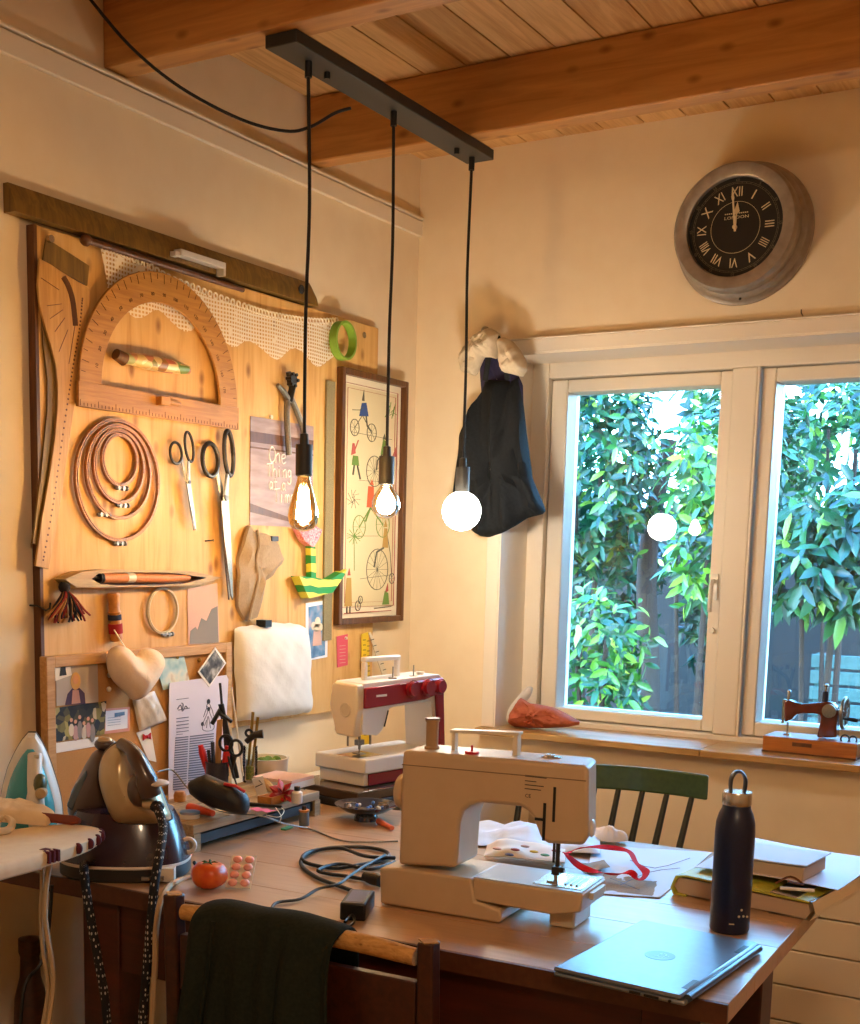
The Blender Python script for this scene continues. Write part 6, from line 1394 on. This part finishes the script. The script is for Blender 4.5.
b = MB(); b.cyl((x0+.004, y0+.03, -.051), (x0+.004, y0+.052, -.051), .004, n=10); b.ell((x0+.004, y0+.053, -.051), (.005,.004,.005), 10, 6); b.build('tension_knob', 'steel', ty)
x, y = tq(825, 701, -.05); b = MB(); b.cyl((x, y-.004, -.051), (x, y+.024, -.051), .007, n=14, mi=0); b.cyl((x, y+.024, -.051), (x, y+.038, -.051), .003, n=10, mi=1); b.ell((x, y+.039, -.051), (.006,.004,.006), 10, 6, mi=1); b.build('thread_spool', ['thread_navy', 'steel'], ty)
x, y = tq(844.5, 713, -.05); b = MB(); b.ring((x, y, -.051), .037, .0045, 30, 8, ax='X'); b.M = Matrix.Translation((x, y, -.051))
for k in range(5): a_ = k*2*PI/5; b.tube([(0,0,0), (0, math.cos(a_)*.036, math.sin(a_)*.036)], .003, 6)
b.cyl((-.016,0,0),(.006,0,0), .008, n=12); hwl = b.build('handwheel', 'dull_steel', ty)
b = MB(); x2, y2 = tq(847, 719, -.03); b.cyl((x, y2, -.03), (x+.014, y2, -.03), .003, n=8); b.tube([(x+.012, y2, -.03), (x+.03, y2-.001, -.03), (x+.038, y2-.002, -.03)], [.004,.006,.004], 10); b.build('crank_handle', 'black_plastic', hwl)
x, y = tq(845, 738, -.03); b = MB(); b.ring((x, hb_+.006, -.03), .010, .002, 18, 6); b.ring((x+.018, hb_+.005, -.035), .009, .002, 18, 6); b.build('cloth_clamp', 'dark_steel', ty)

# bags and caps on a peg by the window
BAG = FB(498, 430, .012)
def bg_(px, py, w=0): return loc(BAG, px, py, w)
x, y = bg_(494, 338); b = MB(); b.cyl((x, y, -.010), (x, y+.01, .05), .008, n=10); b.ell((x, y+.011, .052), (.012,.012,.012), 12, 8); tag(b.build('wall_peg', 'dull_steel', F=BAG), 'peg on the wall left of the window carrying the bags', 'peg')
plain('tote_black', '171A1E', .85, c2='1E2226', sc=30, bmp=.15, spec=.25)
q = [bg_(*p, .03) for p in ((482,375),(487,378),(498,381),(508,378),(515,376),(519,405),(522,432),(528,478),(541.5,510),(538,514),(524,517),(512,525),(497,533),(485,537),(472,534),(461,524),(454,500),(454,462),(457,435),(467,416),(477,392))]
c = bg_(495, 470, .03)
b = MB(); A_ = polar(q, 96, Vector(c)); L = []
def tz(x, y): return .016*math.sin((x-c[0])*75+2*math.sin((y-c[1])*9))+.008*math.sin((x-c[0])*160+1)
for f, z in ((.02,.0),(1,.0),(1.0,.012),(.97,.03),(.85,.045),(.68,.05),(.5,.052),(.34,.052),(.18,.052),(.02,.052)):
    L.append([(c[0]+(a[0]-c[0])*f, c[1]+(a[1]-c[1])*f, z+(tz(c[0]+(a[0]-c[0])*f, c[1]+(a[1]-c[1])*f) if z > .011 else 0)) for a in A_])
b.loft(L, caps=False); tt = tag(b.build('tote_bag', 'tote_black', F=BAG, smooth=60), 'black cloth tote bag hanging from the peg beside the window', 'bag')
b = MB()
P = [(*bg_(486,381,.04), .045), (*bg_(491,352,.05), .06), (*bg_(494,338,.05), .062)]; b.tube(spline(P, 4), [(.008,.002)]*9, 6, flat=(1,0,0)); b.build('strap', 'tote_black', tt)
b = MB(); P = [(*bg_(508,380,.05), .052), (*bg_(506,360,.06), .072), (*bg_(502,342,.06), .075), (*bg_(496,335,.05), .066)]; b.tube(spline(P, 4), [(.008,.002)]*13, 6, flat=(1,0,0)); b.build('strap', 'tote_black', tt)
plain('bag_purple', '242040', .8, c2='2A2650', sc=30)
q = [bg_(*p, .0) for p in ((485,347),(492,342),(502,342),(506,374),(516,370),(523,385),(524,432),(519,432),(510,398),(482,398),(480,370))]; c2_ = bg_(499, 380)
b = MB(); pillow(b, [(p[0], p[1], 0) for p in q], c2_, .016, .03, wob=lambda x, y: .004*fbm(x, y, 60)); o = b.build('cloth_bag', 'bag_purple', F=BAG, smooth=50); o.matrix_world = BAG @ Matrix.Translation((0,0,.0)); tag(o, 'dark purple blue cloth bag hanging behind the black tote', 'bag')
plain('cap_cream', 'C8BAA0', .9, c2='D2C4AC', sc=18, bmp=.3)
q = [bg_(*p, .05) for p in ((465,373),(462,362),(467,350),(474,341),(484,332),(494,329),(503,335),(501,350),(499,360),(493,358),(487,358),(483,366),(479,377),(471,374))]; c3 = bg_(484, 346, .05)
b = MB(); pillow(b, [(p[0], p[1], 0) for p in q], c3, .045, .03, back=.01, n=96, wob=lambda x, y: .012*fbm(x, y, 85)); o = b.build('sun_hat', 'cap_cream', smooth=40); o.matrix_world = BAG @ Matrix.Translation((0,0,.062)); tag(o, 'crumpled cream cloth hat hanging on the peg above the tote bag', 'hat')
q = [bg_(*p, .05) for p in ((501,340),(507,338),(515,342),(522,350),(528,360),(530,370),(525,378),(515,375),(506,373),(503,368))]; c3 = bg_(515, 360, .05)
b = MB(); pillow(b, [(p[0], p[1], 0) for p in q], c3, .04, .03, back=.01, n=72, wob=lambda x, y: .008*fbm(x, y, 75)); o = b.build('bucket_hat', 'cap_cream', smooth=50); o.matrix_world = BAG @ Matrix.Translation((0,0,.062)); tag(o, 'cream cloth cap hanging right of the tote strap against the window casing', 'cap')

# clock
CK = FB(745, 235, 0.0)
ck = thing('wall_clock', 'big round pewter wall clock with black face and roman numerals', 'clock', CK)
plain('pewter', 'A89E92', .38, .55, c2='958B7F', sc=9)
b = MB(); b.lathe([(.001, .001), (.160, .001), (.165, .006), (.164, .014), (.155, .020), (.152, .030), (.156, .036), (.154, .046), (.147, .052), (.146, .066), (.1475, .082), (.146, .090), (.141, .096), (.118, .096), (.1135, .093), (.1125, .080), (.001, .080)], 72); b.build('clock_case', 'pewter', ck)
plain('clock_black', '14130F', .45)
b = MB(); b.cyl((0,0,.0795), (0,0,.0815), .1312, n=64); fc = b.build('clock_face', 'clock_black', ck)
plain('numeral_cream', 'D8C49A', .6); plain('numeral_dim', '6E6350', .7)
b = MB()
for k, t in enumerate(('XII','I','II','III','IIII','V','VI','VII','VIII','IX','X','XI')):
    a = PI/2-k*PI/6; b.M = Matrix.Translation((math.cos(a)*.0925, math.sin(a)*.0925, .0817)) @ Matrix.Rotation(a-PI/2, 4, 'Z'); b.text(t, .037, 0, 0, 0, ext=.0004, sx=.62 if len(t) > 3 else (.75 if len(t) > 1 else .95))
b.M = Matrix(); b.ring((0,0,.0817), .068, .0006, 60, 4); b.build('roman_numerals', 'numeral_cream', fc); fc.scale = (.855, .855, 1)
b = MB(); b.ring((0,0,.0817), .1155, .0005, 72, 4); b.ring((0,0,.0817), .1195, .0005, 72, 4)
for k in range(60):
    a = k*PI/30; b.tube([(math.cos(a)*.1155, math.sin(a)*.1155, .0817), (math.cos(a)*.1195, math.sin(a)*.1195, .0817)], .0005, 4)
for k in range(12):
    a = PI/2-k*PI/6; b.text(str(k*5 or 60), .011, math.cos(a)*.1245, math.sin(a)*.1245, .0817, rot=a-PI/2)
b.build('minute_track', 'numeral_dim', fc)
b = MB(); b.text('LONDON', .0115, .002, .026, .0817, sx=1.35)
for k in range(12): 
    if k != 6: b.box(-.031+k*.0055, -.0275+k*.0055, .0355, .0385, .0815, .0821)
b.build('dial_lettering', 'numeral_cream', fc)
b = MB(); a = math.radians(90+7); b.M = Matrix.Rotation(a-PI/2, 4, 'Z'); b.prism([(-.003,-.012),(.003,-.012),(.0022,.07),(.004,.078),(0,.108),(-.004,.078),(-.0022,.07)], .086, .0872); b.build('minute_hand', 'numeral_cream', ck)
b = MB(); b.M = Matrix.Rotation(math.radians(-3), 4, 'Z'); b.prism([(-.003,0),(.003,0),(.002,.035),(.008,.042),(0,.066),(-.008,.042),(-.002,.035)], .083, .0842); b.cyl((0,0,.081), (0,0,.089), .006, n=16); b.build('hour_hand', 'numeral_cream', ck)
for o_ in list(ck.children):
    if o_.name.startswith(('minute_hand', 'hour_hand')): o_.scale = (.855, .855, 1)
for a_ in (-PI*.48, PI*1.03):
    b = MB(); b.cyl((math.cos(a_)*.152, math.sin(a_)*.152, .04), (math.cos(a_)*.158, math.sin(a_)*.158, .044), .003, n=8); b.build('case_screw', 'black_plastic', ck)
NL = FB(803, 316, 0); b = MB(); b.cyl((0,0,0),(0,.004,.018), .0013, n=6); b.tube([(0,.004,.018),(.0,.012,.02)], .0013, 6); tag(b.build('nail', 'dark_steel', F=NL), 'small bare hook in the back wall above the window top', 'nail')
# ------------------------------------------------------------------ garden outside
GZ = -.25
plain('soil', '2C2418', .95, c2='3C3420', sc=6)
b = MB(); b.box(-9, 12, .31, 14, GZ-.1, GZ); g_ = b.build('ground', 'soil'); structure(g_)
wood('fence_wood', '120C0A', '221712', 'Z', 6, .08, .8, island=.2)
b = MB(); x = -5.0
while x < 7: b.box(x, x+.1275, 4.6+.004*(int(x*50)%2), 4.622, GZ, 1.62); x += .128
fe = tag(b.build('garden_fence', 'fence_wood'), 'dark brown board fence behind the laurel bushes outside the window', 'fence')
b = MB(); b.box(-5, 7, 4.623, 4.66, GZ+.02, 1.6); b.build('fence_backing', 'fence_wood', fe)
def leafmat(name, stops, tr=.35):
    mt, nt, bb = base(name); g = N(nt, 'ShaderNodeNewGeometry')
    c = ramp(nt, g.outputs['Random Per Island'], stops); nt.links.new(c, bb.inputs['Base Color']); bb.inputs['Roughness'].default_value = .32
    bb.inputs['Specular IOR Level'].default_value = .6
    t = N(nt, 'ShaderNodeBsdfTranslucent'); nt.links.new(c, t.inputs['Color']); mx = N(nt, 'ShaderNodeMixShader'); mx.inputs[0].default_value = tr
    o = nt.nodes['Material Output']; nt.links.new(bb.outputs[0], mx.inputs[1]); nt.links.new(t.outputs[0], mx.inputs[2]); nt.links.new(mx.outputs[0], o.inputs['Surface'])
leafmat('leaf_teal', [(0,'0C2C1C'),(.4,'143E26'),(.7,'205230'),(.9,'386A2A'),(1,'90A038')])
leafmat('leaf_lime', [(0,'143A1C'),(.45,'24561E'),(.75,'4A7E22'),(.92,'86A82C'),(1,'CCC848')])
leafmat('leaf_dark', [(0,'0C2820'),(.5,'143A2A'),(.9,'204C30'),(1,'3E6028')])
plain('bark', '2E1A10', .9, c2='3C2418', sc=20, bmp=.4)
def leaf(b, p, d, up, L, W):
    d = d.normalized(); s = d.cross(up); s = s.normalized() if s.length > 1e-4 else d.orthogonal().normalized(); n = s.cross(d)
    def q(t, w, h): return tuple(p + d*(L*t) + s*(W*w) + n*(W*h) - Vector((0,0,1))*(L*.18*t*t))
    v = [q(0,0,0), q(.3,-.42,.12), q(.3,0,0), q(.3,.42,.12), q(.68,-.40,.10), q(.68,0,-.02), q(.68,.40,.10), q(1,0,-.04)]
    b._add(v, [(0,2,1),(0,3,2),(1,2,5,4),(2,3,6,5),(4,5,7),(5,6,7)])
def shrub(name, lab, cat, o, ctrs, n, mat, L=.10, seed=1, stems=(), grp=None, droop=.1):
    r = random.Random(seed); t = thing(name, lab, cat, FT(o), grp); b = MB()
    tot = sum(a*bb*c for _, (a, bb, c) in ctrs)
    for (cx, cy, cz), (rx, ry, rz) in ctrs:
        k = int(1.35*n*rx*ry*rz/tot)
        for _ in range(max(1, k//6)):
            v = Vector((r.gauss(0,1), r.gauss(0,1), r.gauss(0,1))).normalized(); f = r.uniform(.45, 1)**.6
            p = Vector((cx+v.x*rx*f, cy+v.y*ry*f, cz+v.z*rz*f)); ax = (v+Vector((r.uniform(-.6,.6), r.uniform(-.9,.2), r.uniform(-.3,.9)))).normalized()
            u0 = ax.orthogonal().normalized(); w0 = ax.cross(u0); a0 = r.uniform(0, 6)
            for m_ in range(6):
                a = a0+m_*2.4; d = (u0*math.cos(a)+w0*math.sin(a))*1.0+ax*r.uniform(.1,.9)-Vector((0,0,droop)); l = L*r.uniform(.7,1.25)
                leaf(b, p+ax*(m_*.012-.03), d, ax, l, l*r.uniform(.34,.44))
    b.build('foliage', mat, t, smooth=60)
    for P, rad in stems:
        s = MB(); s.tube(spline(P, 4), [rad*(1-.5*i/(4*(len(P)-1))) for i in range(4*(len(P)-1)+1)], 7); s.build('stem', 'bark', t)
    return t
LG = 'laurel bushes beyond the window'
def g(px, py, y): return ony(px, py, y)
def put(px, py, y): v = ony(px, py, y); return v
def bush(lab, px, py, y, r, n, mat, L=.075, seed=1, name='laurel_bush', extra=(), stem=True, droop=.1):
    c = ony(px, py, y); o = (c.x, c.y, GZ); h = c.z-GZ
    ct = [((0,0,h), r)] + [((dx,dy,h+dz), rr) for (dx,dy,dz), rr in extra]
    st = [([(0.03,.05,0),(.0,.02,h*.4),(.02,0,h)], .022), ([(-.03,0,0),(-.08,.03,h*.5),(-.12,0,h*1.05)], .016)] if stem else []
    shrub(name, lab, 'bush', o, ct, n, mat, L, seed, st, LG, droop)
bush('lime tipped laurel shoots low at the left edge of the casement view', 602, 640, 2.0, (.20,.22,.22), 620, 'leaf_lime', seed=3, extra=(((-.06,.0,-.26),(.24,.2,.22)),))
bush('bright green laurel branch beside the right stile of the casement', 703, 560, 2.05, (.15,.2,.26), 460, 'leaf_lime', seed=4, extra=(((-.02,.05,.36),(.18,.22,.24)),))
bush('drooping laurel clump with large leaves in the fixed window above the toy sewing machine', 832, 575, 2.1, (.32,.24,.15), 700, 'leaf_teal', L=.105, seed=6, droop=.7, extra=(((.12,.05,.2),(.32,.25,.18)),))
bush('bushy laurel with dark teal leaves filling the upper left of the casement view', 598, 460, 2.8, (.31,.26,.60), 1900, 'leaf_teal', seed=2)
bush('dark laurel foliage behind the mullion between casement and fixed window', 742, 490, 2.8, (.27,.26,.50), 1500, 'leaf_teal', seed=9)
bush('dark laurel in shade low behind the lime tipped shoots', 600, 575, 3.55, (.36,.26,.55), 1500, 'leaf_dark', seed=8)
bush('tall sparse laurel top against the sky in the fixed window', 852, 450, 3.55, (.55,.28,.36), 620, 'leaf_teal', seed=7)
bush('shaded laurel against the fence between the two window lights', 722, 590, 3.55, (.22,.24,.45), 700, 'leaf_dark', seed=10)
for i, (x, y, z, rx, rz, n, lab) in enumerate(((-2.6, 6.0, 2.2, .85, .9, 900, 'bluish tree crown above the fence at the left of the window view'), (-.7, 6.4, 2.5, .8, .75, 750, 'thin tree crown above the fence in the middle of the window view'), (1.1, 6.6, 2.4, .8, .7, 500, 'thin tree crown above the fence at the right of the window view'))):
    shrub('garden_tree', lab, 'tree', (x, y, GZ), [((0,0,z-GZ), (rx,.6,rz))], n, 'leaf_teal', .14, 20+i, [([(0,0,0),(.04,0,1.2),(0,0,2.6)], .06)], 'trees beyond the garden fence')
b = MB(); P = [(-.42,3.18,GZ),(-.40,3.18,.6),(-.44,3.17,1.3),(-.36,3.18,1.9)]; b.tube(spline(P, 5), [.07-.002*i for i in range(16)], 10); tag(b.build('tree_trunk', 'bark'), 'reddish brown trunk standing behind the lime tipped laurel', 'tree trunk')
# grey green planter box outside the fixed window
plain('planter_green', '3A524C', .8, c2='48605A', sc=8)
c = ony(862, 690, 4.2); PFm = FT((c.x+.02, 4.2, GZ)); pt_ = thing('garden_bench', 'pale grey green slatted bench back outside behind the toy sewing machine', 'bench', PFm)
hh = ony(850, 655, 4.2).z-GZ
for k in range(5):
    b = MB(); b.box(-.30, .7, -.02, .0, hh-.09*k-.08, hh-.09*k-.005); b.build('slat', 'planter_green', pt_, bev=.004)
for x in (-.28, .64):
    b = MB(); b.box(x, x+.05, 0, .05, 0, hh); b.build('post', 'planter_green', pt_); b = MB(); b.box(x, x+.05, -.4, 0, .36, .40); b.box(x, x+.05, -.4, -.36, 0, .36); b.build('leg', 'planter_green', pt_)
b = MB(); b.box(-.3, .7, -.42, -.02, .40, .43); b.build('seat', 'planter_green', pt_, bev=.004)
# ------------------------------------------------------------------ light
w = bpy.data.worlds.new('sky'); S.world = w; w.use_nodes = True
nt = w.node_tree; bg = nt.nodes['Background']
tc = N(nt, 'ShaderNodeTexCoord'); sx = N(nt, 'ShaderNodeSeparateXYZ'); nt.links.new(tc.outputs['Generated'], sx.inputs[0])
nt.links.new(ramp(nt, sx.outputs['Z'], [(.0, (.55,.80,1,1)), (.2, (.28,.60,1,1)), (1, (.12,.36,1,1))]), bg.inputs['Color']); bg.inputs['Strength'].default_value = SKY
sl = bpy.data.lights.new('sun', 'SUN'); sl.energy = SUN; sl.angle = math.radians(2); sl.color = (1, .95, .82)
so = bpy.data.objects.new('sun', sl); COL.objects.link(so)
so.rotation_euler = Vector((-.45, .62, -.75)).to_track_quat('-Z', 'Y').to_euler()
pl = bpy.data.lights.new('window_portal', 'AREA'); pl.shape = 'RECTANGLE'; pl.size = 1.55; pl.size_y = .98; pl.cycles.is_portal = True
po = bpy.data.objects.new('window_portal', pl); COL.objects.link(po); po.location = (1.09, .29, 1.32); po.rotation_euler = Vector((0, -1, 0)).to_track_quat('-Z', 'Z').to_euler()
for n, e, c in (('filament_amber', E1, (1, .70, .38, 1)), ('bulb_warm', E2, (1, .75, .47, 1)), ('bulb_globe', E3, (1, .90, .74, 1))):
    q = MATS[n].node_tree.nodes['Principled BSDF']; q.inputs['Emission Color'].default_value = c; q.inputs['Emission Strength'].default_value = e
S.view_settings.view_transform = 'Standard'; S.view_settings.look = 'None'; S.view_settings.gamma = 1; S.view_settings.use_curve_mapping = False
S.view_settings.exposure = EXPO
S.cycles.use_denoising = True; S.cycles.max_bounces = 10; S.cycles.transparent_max_bounces = 16; S.cycles.sample_clamp_indirect = 8
S.cycles.caustics_reflective = False; S.cycles.caustics_refractive = False

rl_ = bpy.data.lights.new('fill_light', 'POINT'); rl_.energy = FILL; rl_.color = (1, .80, .56); rl_.shadow_soft_size = .12  # unseen fill light, added to brighten faces turned towards the camera
ro_ = bpy.data.objects.new('fill_light', rl_); COL.objects.link(ro_); ro_.location = (2.1, -3.05, 2.2)
